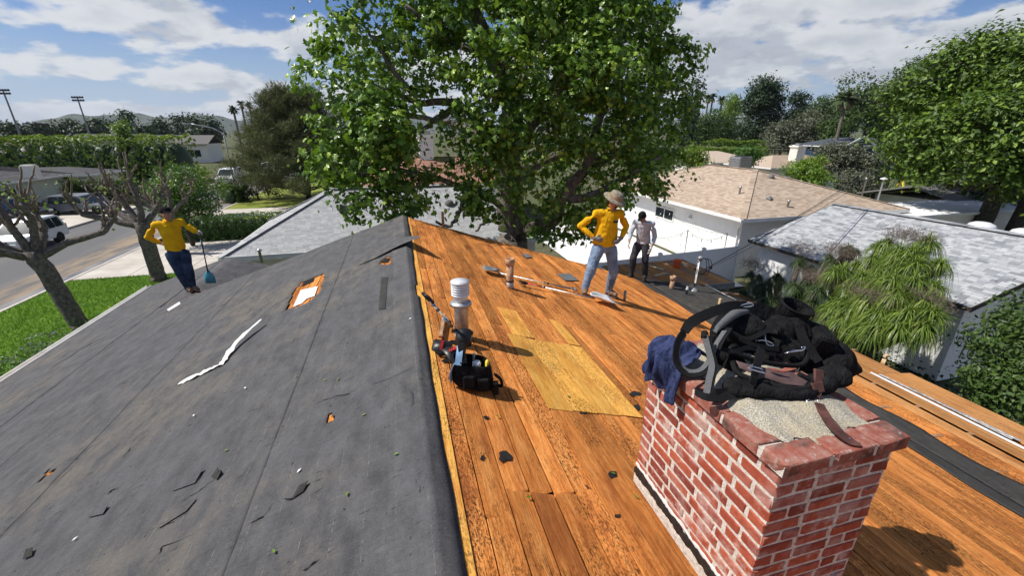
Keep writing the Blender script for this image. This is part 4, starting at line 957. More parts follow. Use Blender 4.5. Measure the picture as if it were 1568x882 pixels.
    # house across the street
    root, A, B = hip_house('house_across', 'pale green house with grey roof across the street, at left edge', -44, -27.5, 36, 46.5, 2.75, .19, M['stucco_sage'], M['shingle_dark'], 'y', over=.5, shing=True, faces_detail=(0, 1, 2), expo=.2, tab=.45)
    window(root, (-31.5, 36.5), (-29.3, 36.5), 1.0, 2.3, (0, -1, 0)); window(root, (-28.0, 38.5), (-28.0, 40.6), 1.0, 2.2, (1, 0, 0))
    p = PY(45, 258, 42); mb = MB(); mb.box((p.x, 42, p.z - .25), (.9, .6, .9)); mb.box((p.x, 42, p.z + .24), (.75, .5, .10)); mb.build('chimney', M['stucco'], root)
    root, A, B = hip_house('low_house_across', 'low grey roofed house across the street beside the pollarded trees', -38, -28.5, 50, 56, 2.3, .2, M['stucco'], M['shingle_dark'], 'x', shing=False)
    # school building far left
    for i, (px0, px1, Y, z, m_) in enumerate(((100, 205, 118, 4.9, 'shingle_dark'), (205, 262, 112, 4.7, 'shingle_dark'), (262, 312, 104, 4.7, 'shingle_drab'))):
        a = PY(px0, 205, Y); b = PY(px1, 205, Y); L = b.x - a.x
        root = empty('school_building', (a.x, Y, 0), ('long low dark roofed school building on the far left horizon', 'low brown roofed school wing behind the hedge trees', 'low school wing with pale gable end next to the pine')[i], 'building', None)
        mb = MB(); mb.box(((a.x + b.x) / 2, Y + 4, (z - 1) / 2), (L, 8, z - 1)); mb.build('wall', M['stucco'], root)
        roof_solid(root, [((a.x - .5, Y - .6, z - 1), (b.x + .5, Y - .6, z - 1), (b.x + .5, Y + 4, z + .7), (a.x - .5, Y + 4, z + .7)), ((a.x - .5, Y + 8.6, z - 1), (a.x - .5, Y + 4, z + .7), (b.x + .5, Y + 4, z + .7), (b.x + .5, Y + 8.6, z - 1))], M[m_])
        mb = MB(); mb.poly([(a.x, Y, z - 1), (a.x, Y + 8, z - 1), (a.x, Y + 4, z + .5)], .1, (1, 0, 0)); mb.build('gable_wall', M['stucco'], root)
        nw = int(L / 5)
        for k in range(nw): window(root, (a.x + 2 + k * 5, Y), (a.x + 4.4 + k * 5, Y), 1.2, 2.6, (0, -1, 0), bars=1)
neighbours()

# ------------------------------------------------------------ fence, patio cover, string lights, box rack, wires, poles
def yard():
    F = empty('vinyl_fence', (10.5, 13.5, 0), 'white vinyl privacy fence beside the bright courtyard', 'fence')
    pts = [(5.2, 13.0), (7.3, 13.2), (9.4, 13.4), (11.5, 13.6), (13.3, 13.78)]
    for (x, y) in pts:
        mb = MB(); mb.box((x, y, .93), (.127, .127, 1.86)); mb.box((x, y, 1.89), (.15, .15, .05), None, .4); mb.build('post', M['vinyl'], F)
    for (x0, y0), (x1, y1) in zip(pts[:-1], pts[1:]):
        a, b = Vector((x0, y0, 0)), Vector((x1, y1, 0)); d = (b - a).normalized()
        for z in (.15, 1.72): mb = MB(); mb.beam(a + d * .065 + Vector((0, 0, z)), b - d * .065 + Vector((0, 0, z)), .045, .14); mb.build('rail', M['vinyl'], F)
        L = (b - a).length - .13; n = int(L / .165)
        for k in range(n):
            mb = MB(); mb.beam(a + d * (.065 + (k + .5) * L / n) + Vector((0, 0, .2)), a + d * (.065 + (k + .5) * L / n) + Vector((0, 0, 1.66)), L / n - .006, .022, (d.x, d.y, 0)) if False else mb.box(a + d * (.065 + (k + .5) * L / n) + Vector((0, 0, .93)), (L / n - .006, .024, 1.48), Matrix.Rotation(math.atan2(d.y, d.x), 3, 'Z')); mb.build('board', M['vinyl'], F)
    # string lights on thin poles in the courtyard
    ends = [PX(1011, 330, 12.4), PX(1054, 344, 13.2), PX(1108, 358, 13.5)]
    posts = [Vector((9.6, 15.4, 2.35)), Vector((11.4, 14.6, 2.4)), Vector((13.2, 14.4, 2.2)), Vector((13.5, 19.5, 2.45))]
    for i, p in enumerate(posts[:3]):
        mb = MB(); mb.tube([(p.x, p.y, 0.05), p], .02, 8); o = mb.build('light_pole', M['grey_metal'], None); tag(o, ('thin light pole in the courtyard nearest the crew', 'thin light pole in the middle of the courtyard', 'thin light pole near the courtyard house corner')[i], 'pole')
    S = empty('string_lights', (11, 15, 2.3), 'string of small bulbs hung across the courtyard', 'string lights')
    for a, b in ((0, 1), (1, 2), (2, 3), (0, 3)):
        P = [posts[a].lerp(posts[b], t) - Vector((0, 0, .35 * 4 * t * (1 - t))) for t in np.linspace(0, 1, 9)]
        mb = MB(); mb.tube(P, .008, 5); mb.build('wire', M['black_plastic'], S)
        for q in P[1:-1:2]: mb = MB(); mb.tube([q, q - Vector((0, 0, .06))], .012, 6); mb.sphere(q - Vector((0, 0, .09)), .028, 8, 6); mb.build('bulb', M['lamp_clear'], S)
    # patio cover: old board roof beyond the felt corner
    C = empty('patio_cover', (7.4, 10.4, 0), 'low patio cover with worn board roof and grey metal edge beyond the felt corner', 'patio cover')
    q = [PZ(955, 432, 2.25), PZ(1040, 440, 2.25), PZ(1102, 412, 2.25), PZ(1040, 401, 2.25)]
    x0, x1, y0, y1, z = 5.9, 8.75, 9.0, 11.3, 2.28
    n = 12
    for k in range(n):
        mb = MB(); xa = x0 + (x1 - x0) * k / n; mb.box((xa + (x1 - x0) / n / 2, (y0 + y1) / 2, z), ((x1 - x0) / n - .008, y1 - y0, .025)); mb.build('plank', M['plank_pale'] if k % 3 else M['lumber_brown'], C)
    mb = MB(); mb.box(((x0 + x1) / 2, y0 - .02, z - .06), (x1 - x0 + .08, .03, .17)); mb.box((x1 + .03, (y0 + y1) / 2, z - .06), (.03, y1 - y0, .17)); mb.build('fascia', M['grey_metal'], C)
    mb = MB(); mb.box(((x0 + x1) / 2, y1 + .03, z + .02), (x1 - x0 + .1, .05, .06)); mb.build('edge_trim', M['trim_white'], C)
    for (x, y) in ((x1 - .1, y0 + .1), (x1 - .1, y1 - .1), (x0 + .1, y1 - .1)): mb = MB(); mb.box((x, y, 1.1), (.10, .10, 2.2)); mb.build('post', M['grey_metal'], C)
    b = empty('bucket', (7.35, 10.3, z), 'orange plastic bucket on the patio cover roof', 'bucket'); p = PZ(1036, 410, z + .02)
    mb = MB(); mb.lathe([(.085, 0), (.105, .02), (.112, .22), (.12, .225), (.12, .25), (.108, .25), (.10, .06), (0, .05)], p, 20); mb.build('pail', M['orange_plastic'], b, True)
    mb = MB(); mb.lathe([(.112, .16), (.122, .165), (.122, .18), (.112, .185)], p, 20); mb.build('rim_band', M['orange_plastic'], b, True)
    mb = MB(); mb.tube([p + Vector((-.12, 0, .2)), p + Vector((-.09, -.08, .16)), p + Vector((0, -.13, .12)), p + Vector((.09, -.08, .16)), p + Vector((.12, 0, .2))], .006, 6, True, 5); mb.build('handle', M['grey_metal'], b)
    for i, (px, py, a) in enumerate(((1012, 420, .3), (1048, 405, 1.2), (1005, 410, 2.0))):
        q = PZ(px, py, z + .03); mb = MB(); mb.box(q, (.5, .12, .02), Matrix.Rotation(a, 3, 'Z')); o = mb.build('board_scrap', M['lumber'], None); tag(o, ('short board scrap on the patio cover next to the brown pipe', 'board scrap behind the orange bucket', 'board scrap at the back of the patio cover')[i], 'board')
    # cardboard box on a wire rack
    rk = Vector((8.95, 9.1, 0)); rz_ = 1.25; T = empty('wire_rack', rk, 'black wire rack holding a cardboard box below the roof edge', 'rack')
    for dx in (-.35, .45):
        for dy in (-.3, .35): mb = MB(); mb.tube([rk + Vector((dx, dy, 0)), rk + Vector((dx, dy, rz_ + .35))], .014, 6); mb.build('leg', M['grey_metal'], T)
    for zz in (.5, rz_):
        mb = MB()
        for k in range(9): mb.tube([rk + Vector((-.35 + k * .1, -.3, zz)), rk + Vector((-.35 + k * .1, .35, zz))], .006, 5)
        for dy in (-.3, .35): mb.tube([rk + Vector((-.35, dy, zz)), rk + Vector((.45, dy, zz))], .01, 5)
        mb.build('shelf', M['grey_metal'], T)
    bx = empty('cardboard_box', rk + Vector((.05, .05, rz_ + .015)), 'open brown cardboard box on the wire rack', 'box'); c = rk + Vector((.05, .05, rz_ + .02))
    mb = MB()
    for (ox, oy, sx, sy) in ((0, -.24, .62, .012), (0, .24, .62, .012), (-.30, 0, .012, .468), (.30, 0, .012, .468)): mb.box(c + Vector((ox, oy, .2)), (sx, sy, .4))
    mb.box(c + Vector((0, 0, .008)), (.6, .46, .012)); mb.build('carton', M['cardboard'], bx)
    for (ox, oy, rx, ry, sx, sy) in ((-.42, 0, 0, -.35, .24, .47), (.40, 0, 0, .9, .24, .47), (0, .34, .4, 0, .60, .22)): mb = MB(); mb.box(c + Vector((ox, oy, .42)), (sx, sy, .008), Euler((rx, ry, 0)).to_matrix()); mb.build('flap', M['cardboard'], bx)
    mb = MB(); p = rk + Vector((-.42, -.32, rz_ + .1)); mb.lathe([(.05, -.08), (.055, .02), (.03, .05), (.03, .08), (0, .08)], p, 12); o = mb.build('red_bottle', M['red_plastic'], None, True); tag(o, 'small red bottle at the near corner of the wire rack', 'bottle')
    # utility pole and service drop
    U = empty('utility_pole', tuple(PX(1436, 330, 31.5).xy) + (0,), 'dark wooden utility pole behind the grey garage under the big tree', 'utility pole'); pb = PX(1436, 330, 31.5); px_, py_ = pb.x, pb.y
    mb = MB(); mb.tube([(px_, py_, 0), (px_, py_, 4), (px_ - .03, py_, 9.8)], [.27, .24, .18], 12); mb.build('shaft', M['bark_dark'], U, True)
    mb = MB(); mb.beam((px_ - .9, py_ + .4, 8.9), (px_ + .9, py_ - .4, 8.9), .10, .12); mb.build('crossarm', M['bark_dark'], U)
    mb = MB(); mb.tube([(px_, py_, 5.2), (px_ - 3.4, py_ - .2, .2)], .014, 5); mb.build('guy_wire', M['grey_metal'], U)
    att = Vector((px_ - .25, py_, 8.1))
    for i, (s, off) in enumerate(((.35, 0), (.5, .03), (.62, -.02))):
        a = MAST + Vector((0, 0, off)); P = [a.lerp(att + Vector((0, 0, off * 4)), t) - Vector((0, 0, s * 4 * t * (1 - t))) for t in np.linspace(0, 1, 24)]
        mb = MB(); mb.tube(P, .008 if i else .011, 5); o = mb.build('service_wire', M['black_plastic'], None); tag(o, ('tightest of the service wires from the roof mast to the dark pole', 'middle service wire from the roof mast to the dark pole', 'slackest service wire from the roof mast to the dark pole')[i], 'wire')
    # long line crossing the sky at right
    a = PY(1000, 262, 40); a2 = PY(1060, 262, 40); b = PX(1420, 128, 26)
    mb = MB(); q0, q1 = PY(940, 192, 60), PX(1450, 118, 24); P = [q0.lerp(q1, t) - Vector((0, 0, .9 * 4 * t * (1 - t))) for t in np.linspace(0, 1, 24)]; mb.tube(P, .018, 5); o = mb.build('power_line', M['black_plastic'], None); tag(o, 'power line crossing the sky in front of the dark round tree', 'wire')
    mb = MB(); q0, q1 = PY(1050, 222, 42), PX(1345, 226, 38); P = [q0.lerp(q1, t) - Vector((0, 0, .25 * 4 * t * (1 - t))) for t in np.linspace(0, 1, 16)]; mb.tube(P, .012, 5); o = mb.build('power_line', M['black_plastic'], None); tag(o, 'thin wire running above the pale beige roofs', 'wire')
    # lamp posts at the tan roof's corner, swing set
    for i, (px, py, X, h) in enumerate(((1344, 306, 24.6, 1.05),)):
        p = PX(px, py, X); mb = MB(); mb.tube([(p.x, p.y, 0), (p.x, p.y, p.z + h)], .05, 8); o = mb.build('flood_lamp', M['galv'], None)
        mb = MB(); mb.lathe([(.03, 0), (.16, -.05), (.18, -.10), (.05, -.12)], (p.x, p.y, p.z + h + .12), 14); mb.build('lamp_head', M['alu_white'], o, True); tag(o, 'grey pole with floodlight head behind the tan roof', 'lamp')
    W = empty('swing_set', (40, 24, 0), 'yellow swing set frame on the grass near the big right tree', 'swing set'); p = PX(1372, 305, 40); q = p + Vector((4.5, -.8, 0))
    for base in (p, q):
        for s in (-1.1, 1.1): mb = MB(); mb.tube([base + Vector((s * .3, s, -p.z)), Vector((base.x, base.y, 2.6))], .07, 8); mb.build('leg', M['yellow_plastic'], W)
    mb = MB(); mb.tube([(p.x, p.y, 2.6), (q.x, q.y, 2.6)], .07, 8); mb.build('top_bar', M['yellow_plastic'], W)
    mb = MB(); c = p.lerp(q, .5)
    for s in (-.25, .25): mb.tube([Vector((c.x + s, c.y, 2.6)), Vector((c.x + s, c.y, .5))], .015, 5)
    mb.box((c.x, c.y, .48), (.6, .25, .05)); mb.build('swing', M['black_plastic'], W)
    # street lamp, stadium lights, utility H-pole
    p = PZ(365, 306, 0); S = empty('street_lamp', p, 'tall grey street lamp with long arm by the pine', 'street lamp')
    top = PY(338, 196, p.y); mb = MB(); mb.tube([p, Vector((p.x, p.y, top.z - .4))], [.10, .06], 8); mb.build('pole', M['galv'], S, True)
    mb = MB(); e = Vector((p.x - 2.2, p.y - .4, top.z + .35)); mb.tube([Vector((p.x, p.y, top.z - .5)), Vector((p.x - .7, p.y - .1, top.z)), e], .045, 8, True, 5); mb.build('arm', M['galv'], S, True)
    mb = MB(); mb.box(e + Vector((-.35, -.05, 0)), (.7, .22, .10), Matrix.Rotation(.15, 3, 'Z')); mb.build('lamp_head', M['grey_metal'], S, bevel=.04)
    for i, (tx, ty, bx_, by_, Y) in enumerate(((4, 137, 34, 215, 150), (118, 148, 141, 220, 158))):
        t = PY(tx, ty, Y); b = Vector((t.x, t.y, 0)); S = empty('stadium_light', b, ('tall stadium light at the left edge of the sky', 'tall stadium light mast above the dark school roof')[i], 'light mast')
        mb = MB(); mb.tube([b, t], [.35, .18], 8); mb.build('mast', M['grey_metal'], S)
        for k in range(2): mb = MB(); mb.beam(t + Vector((-1.6, .42, -.25 - .8 * k)), t + Vector((1.6, -.42, -.25 - .8 * k)), .12, .16); mb.build('crossarm', M['grey_metal'], S)
        for k in range(2):
            for j in range(5): mb = MB(); mb.sphere(t + Vector((-1.4 + .7 * j, .36 - .18 * j, -.05 - .8 * k)), (.30, .26, .28), 8, 5); mb.build('floodlight', M['black_plastic'], S)
    for i, (px, ty, Y) in enumerate(((53, 186, 170), (63, 188, 190))):
        t = PY(px, ty, Y); b = Vector((t.x, t.y, 0)); S = empty('power_pole', b, ('nearer wooden power pole between the stadium lights', 'farther wooden power pole between the stadium lights')[i], 'power pole')
        mb = MB(); mb.tube([b, t], [.28, .2], 8); mb.build('shaft', M['bark_dark'], S)
        for z in (-.6, -3.2): mb = MB(); mb.beam(t + Vector((-3.2, 0, z)), t + Vector((3.2, 0, z)), .3, .3); mb.build('crossarm', M['bark_dark'], S)
    a, b = PY(0, 183, 150), PY(55, 184, 170); c = PY(300, 189, 260)
    for i, (p, q, s) in enumerate(((a, b, 1.0), (b, c, 3.0))): P = [p.lerp(q, t) - Vector((0, 0, s * 4 * t * (1 - t))) for t in np.linspace(0, 1, 12)]; mb = MB(); mb.tube(P, .035, 5); o = mb.build('power_line', M['black_plastic'], None); tag(o, ('power line leaving the power poles to the left edge', 'power line running right from the power poles over the school')[i], 'wire')
yard()

# ------------------------------------------------------------ parked cars
def car(name, label, loc, rotz, L, W, H, paint, hood=.95, wind=.75, rear=.25, cat='car', pickup=False, group=None):
    """front towards -y in its own frame"""
    root = empty(name, loc, label, cat, group, rotz)
    half = W / 2; wb = .36; zb, belt = .32, H * .56
    prof = [(-L / 2, .50), (-L / 2 + .06, .72), (-L / 2 + .25, belt - .12), (-L / 2 + hood, belt - .02), (-L / 2 + hood + wind, H - .07), (-L / 2 + hood + wind + .35, H), (L / 2 - rear - .25, H - .01), (L / 2 - rear, H - .10), (L / 2 - .06, belt), (L / 2, .62), (L / 2 - .05, .36), (-L / 2 + .1, .34)]
    n = len(prof); mb = MB(); V = []
    for s, k in ((-1, 0), (1, 0)):
        for (y, z) in prof:
            inset = 0 if z <= belt else (z - belt) / (H - belt) * .17
            V.append((s * (half - inset), y, z))
    mb.add(V, [tuple(range(n)), tuple(reversed(range(n, 2 * n)))] + [((i + 1) % n, i, n + i, n + (i + 1) % n) for i in range(n)])
    mb.build('body', paint, root, keep=False, bevel=.05)
    ins = lambda z: (z - belt) / (H - belt) * .17
    y0, y1, y2, y3 = -L / 2 + hood, -L / 2 + hood + wind, L / 2 - rear, L / 2 - .06
    g = MB(); a, b = belt + .05, H - .12
    f = lambda t: (y0 + (y1 - y0) * t, (belt - .02) + (H - .05 - belt) * t)
    for t0, t1 in ((.10, .92),):
        P = []
        for s, t in ((-1, t0), (1, t0), (1, t1), (-1, t1)): yy, zz = f(t); P.append((s * (half - .10 - ins(max(zz, belt))), yy - .02, zz + .02))
        g.poly(P)
    g.build('windscreen', M['car_glass'], root, keep=False)
    g = MB(); P = []
    for s, t in ((-1, .12), (1, .12), (1, .9), (-1, .9)): yy = y3 + (y2 - y3) * t + .03; zz = belt + (H - .10 - belt) * t; P.append((s * (half - .14 - ins(zz)), yy, zz))
    g.poly(list(reversed(P))); g.build('rear_window', M['car_glass'], root, keep=False)
    for s in (-1, 1):
        segs = np.linspace(y1 + .02, y2 - .15, 4)
        for i in range(3):
            a0, a1 = segs[i] + .03, segs[i + 1] - .03; bot0 = a0 - (.42 if i == 0 else 0)
            P = [(s * (half - ins(a) + .006), bot0, a), (s * (half - ins(a) + .006), a1 + (.10 if i == 2 else 0), a), (s * (half - ins(b) + .006), a1, b), (s * (half - ins(b) + .006), a0, b)]
            g = MB(); g.poly(P if s > 0 else list(reversed(P))); g.build('side_window', M['car_glass'], root, keep=False)
        for yy in (-L / 2 + .85, L / 2 - .85):
            wc = Vector((s * (half - .10), yy, .33)); R = Matrix.Rotation(math.pi / 2, 3, 'Y')
            t = MB(); t.lathe([(.20, -.11), (.31, -.11), (.33, -.07), (.33, .07), (.31, .11), (.20, .11)], wc, 20, R); w_ = t.build('wheel', M['tyre'], root, True, keep=False)
            t = MB(); t.lathe([(.21, -.10), (.19, s * .085), (.08, s * .10), (0, s * .11)], wc, 16, R); t.build('rim', M['galv'], w_, True, keep=False)
        hl = MB(); hl.box((s * (half - .28), -L / 2 + .05, .70), (.40, .10, .16)); hl.build('headlight', M['lamp_clear'], root, keep=False, bevel=.03)
        hl = MB(); hl.box((s * (half - .12), L / 2 - .02, .85), (.16, .08, .32)); hl.build('tail_light', M['tail_red'], root, keep=False, bevel=.02)
        m_ = MB(); m_.box((s * (half + .08), y1 - .35, belt + .08), (.16, .10, .13)); m_.build('mirror', paint, root, keep=False, bevel=.03)
    b_ = MB(); b_.box((0, -L / 2 - .02, .52), (W * .9, .10, .20)); b_.build('bumper', M['grey_metal'] if pickup else paint, root, keep=False, bevel=.03)
    g = MB(); g.box((0, -L / 2 + .02, .70), (W * .45, .08, .12)); g.build('grille', M['black_plastic'], root, keep=False)
    p_ = MB(); p_.box((0, L / 2 + .03, .60), (.34, .02, .16)); p_.build('number_plate', M['trim_white'], root, keep=False)
    return root
def cars():
    p = PZ(62, 377, 0)
    car('white_van', 'white minivan parked at the far kerb behind the leftmost pollarded tree', (-20.6, 29.4, 0), 0, 3.8, 1.7, 1.6, M['car_white'], .95, .85, .2, 'van')
    car('parked_car', 'dark wagon in the drive across the street, left of the silver car', (-27.2, 38.0, .1), 1.45, 4.6, 1.85, 1.72, M['car_dark'], 1.0, .6, .25)
    car('parked_car', 'silver grey sedan in the drive across the street, behind the bare branches', (-24.4, 41.0, .1), 1.45, 4.7, 1.85, 1.50, M['car_grey'], 1.15, .75, .6)
    car('parked_car', 'dark blue car cut by the left picture edge', (-30.8, 34.8, .1), 1.45, 4.5, 1.8, 1.45, M['car_dark'], 1.15, .75, .6)
    car('parked_car', 'white car parked far up the street beside the pine', (-20.6, 62.0, 0), 0, 4.8, 1.95, 1.85, M['car_white'], .9, .8, .2)
    car('parked_car', 'farthest white car parked up the street beyond the street lamp', (-20.4, 76.0, 0), 0, 4.8, 1.9, 1.6, M['car_white'], 1.1, .8, .3)
    car('parked_car', 'pale car half hidden behind the small green street tree', (-20.6, 50.0, 0), 0, 4.5, 1.8, 1.45, M['car_grey'], 1.1, .8, .5)
cars()
# ------------------------------------------------------------ vegetation
LEAF = {}
def _leafshapes():
    LEAF['diamond'] = (np.array([(0, -.5, 0), (.28, 0, .06), (0, .55, -.03), (-.28, 0, .06)]), np.array([(0, 1, 2), (0, 2, 3)]))
    # palmate sycamore leaf: five lobes
    a = np.radians([-90, -50, -20, 8, 34, 58, 90, 122, 146, 172, 200, 230]); r = np.array([.30, .44, .30, .62, .34, .52, .78, .52, .34, .62, .30, .44])
    V = [(0, 0, .07)] + [(r[i] * math.cos(a[i]), r[i] * math.sin(a[i]), -.12 * r[i] ** 2 + .03 * (i % 2)) for i in range(12)]
    LEAF['maple'] = (np.array(V) * .8, np.array([(0, i + 1, (i + 1) % 12 + 1) for i in range(12)]))
    V = []; F = []
    for k in range(5):
        an = k * 1.257; c, s = math.cos(an) * .6, math.sin(an) * .6; b = len(V); V += [(-s * .07, c * .07, 0), (s * .07, -c * .07, 0), (c, s, .75)]; F += [(b, b + 1, b + 2)]
    LEAF['tuft'] = (np.array(V), np.array(F))
    V = []; F = []      # drooping pinnate spray of narrow leaflets
    for k in range(4):
        t = .15 + .25 * k
        for s in (-1, 1):
            b = len(V); V += [(0, t - .5, -.1 * t * t), (s * .30, t - .38, -.10 - .12 * t), (s * .05, t - .36, -.05)]; F.append((b, b + 1, b + 2) if s > 0 else (b, b + 2, b + 1))
    LEAF['spray'] = (np.array(V), np.array(F))
_leafshapes()
def leaf_mesh(name, P, Nn, size, shape, r):
    V0, F0 = LEAF[shape]; n = len(P); Nn = Nn / np.maximum(np.linalg.norm(Nn, axis=1, keepdims=True), 1e-6)
    ref = r.normal(size=(n, 3)); tx = np.cross(ref, Nn); tx /= np.maximum(np.linalg.norm(tx, axis=1, keepdims=True), 1e-6); ty = np.cross(Nn, tx)
    size = np.broadcast_to(size, (n,)) * r.uniform(.55, 1.4, n)
    V = P[:, None, :] + size[:, None, None] * (V0[None, :, 0, None] * tx[:, None] + V0[None, :, 1, None] * ty[:, None] + V0[None, :, 2, None] * Nn[:, None])
    F = (F0[None] + (np.arange(n) * len(V0))[:, None, None]).reshape(-1, 3)
    return np_mesh(name, V.reshape(-1, 3), F)
def crown_points(blobs, n, r, sig=.3, per=14, shell=.55, up=.5, rnd=.6):
    """blobs: (centre, radius or (rx,ry,rz)); leaves gathered in small clumps within each blob, gaps left between"""
    C = np.array([tuple(b[0]) for b in blobs]); R = np.array([(b[1],) * 3 if np.isscalar(b[1]) else b[1] for b in blobs], float)
    wgt = (R[:, 0] * R[:, 1] * R[:, 2]) ** (2 / 3); wgt /= wgt.sum(); m = max(1, n // per); bi = r.choice(len(C), m, p=wgt)
    d = r.normal(size=(m, 3)); d /= np.linalg.norm(d, axis=1, keepdims=True); rad = r.uniform(shell ** 3, 1, m) ** (1 / 3)
    cc = C[bi] + d * R[bi] * rad[:, None]; k = r.integers(0, m, n); sg = sig * r.uniform(.6, 1.3, m)
    off = r.normal(size=(n, 3)); off[:, 2] *= .7; P = cc[k] + off * sg[k][:, None]
    Nn = d[k] * .5 + off * .35 + np.array([0, 0, up]) + r.normal(size=(n, 3)) * rnd
    return P, Nn
def crown(name, blobs, n, leaf, shape, mat, root, seed, **kw):
    r = np.random.default_rng(seed); P, Nn = crown_points(blobs, n, r, **kw); P[:, 2] = np.maximum(P[:, 2], .06)
    return link_mesh(name, leaf_mesh(name, P, Nn, leaf, shape, r), M[mat], root)
def limbs(name, paths, mat, root, n=8, wob=0.0, seed=1):
    mb = MB(); r = np.random.default_rng(seed)
    for (pts, r0, r1) in paths:
        q = catmull(pts, 5); rr = [r0 + (r1 - r0) * (i / (len(q) - 1)) for i in range(len(q))]
        if wob: q = [q[0]] + [p + Vector(r.normal(0, wob, 3)) for p in q[1:]]
        mb.tube(q, rr, n)
    return mb.build(name, mat, root, True)
def auto_limbs(base, top, blobs, r0, seed, k=1):
    """trunk to `top` and a bent limb to every blob"""
    r = np.random.default_rng(seed); base, top = Vector(base), Vector(top); P = [([base, base.lerp(top, .5) + Vector((r.normal(0, .1), r.normal(0, .1), 0)), top], r0, r0 * .55)]
    for b in blobs:
        c = Vector(tuple(b[0])); t = base.lerp(top, r.uniform(.55, 1.0)); mid = t.lerp(c, .5) + Vector((r.normal(0, .2), r.normal(0, .2), -.1 * (c - t).length)); P.append(([t, mid, c], r0 * .40, r0 * .07))
        for j in range(k):
            e = c + Vector(r.normal(0, .6, 3)) * (b[1] if np.isscalar(b[1]) else b[1][0]); P.append(([mid, mid.lerp(e, .5) + Vector((0, 0, .1)), e], r0 * .14, r0 * .03))
    return P
def tree(name, label, base, top, blobs, n, leaf, shape, lm, bark='bark', r0=.2, seed=0, cat='tree', group=None, k=1, **kw):
    root = empty(name, base, label, cat, group); limbs('trunk', auto_limbs(base, top, blobs, r0, seed, k), M[bark], root, 7, .02, seed); crown('crown', blobs, n, leaf, shape, lm, root, seed + 1, **kw); return root
def far_tree(name, label, px, pyb, Y, hpx, wpx, n, lm, seed, group=None, leaf=.5, squash=1.0, shape='diamond', bark='bark_dark', r0=.3, rows=3):
    """tree that stands at depth Y; its crown spans wpx x hpx pixels around (px, pyb) as seen in the survey"""
    r = np.random.default_rng(seed); c = PY(px, pyb, Y); base = Vector((c.x, Y, 0)); dep = float(_fw @ np.array([c.x, c.y, c.z - CAMZ])); s = dep / FPX; w_, h_ = wpx * s, hpx * s
    blobs = []; nb = 10
    for i in range(nb):
        a = r.uniform(0, 6.28); q = r.uniform(0, .62); zz = r.uniform(-.36, .38); k = math.sqrt(max(.1, 1 - (2 * zz) ** 2))
        blobs.append((c + Vector((math.cos(a) * q * w_ * .5 * k, math.sin(a) * q * w_ * .5 * k, zz * h_)), (w_ * .24 * r.uniform(.8, 1.25), w_ * .24 * r.uniform(.8, 1.2), h_ * .21 * r.uniform(.8, 1.2))))
    return tree(name, label, base, Vector((c.x, Y, max(.5, c.z - .1 * h_))), blobs, n, leaf, shape, lm, bark, r0, seed, 'tree', group, sig=leaf * 1.1, per=12, shell=.45)
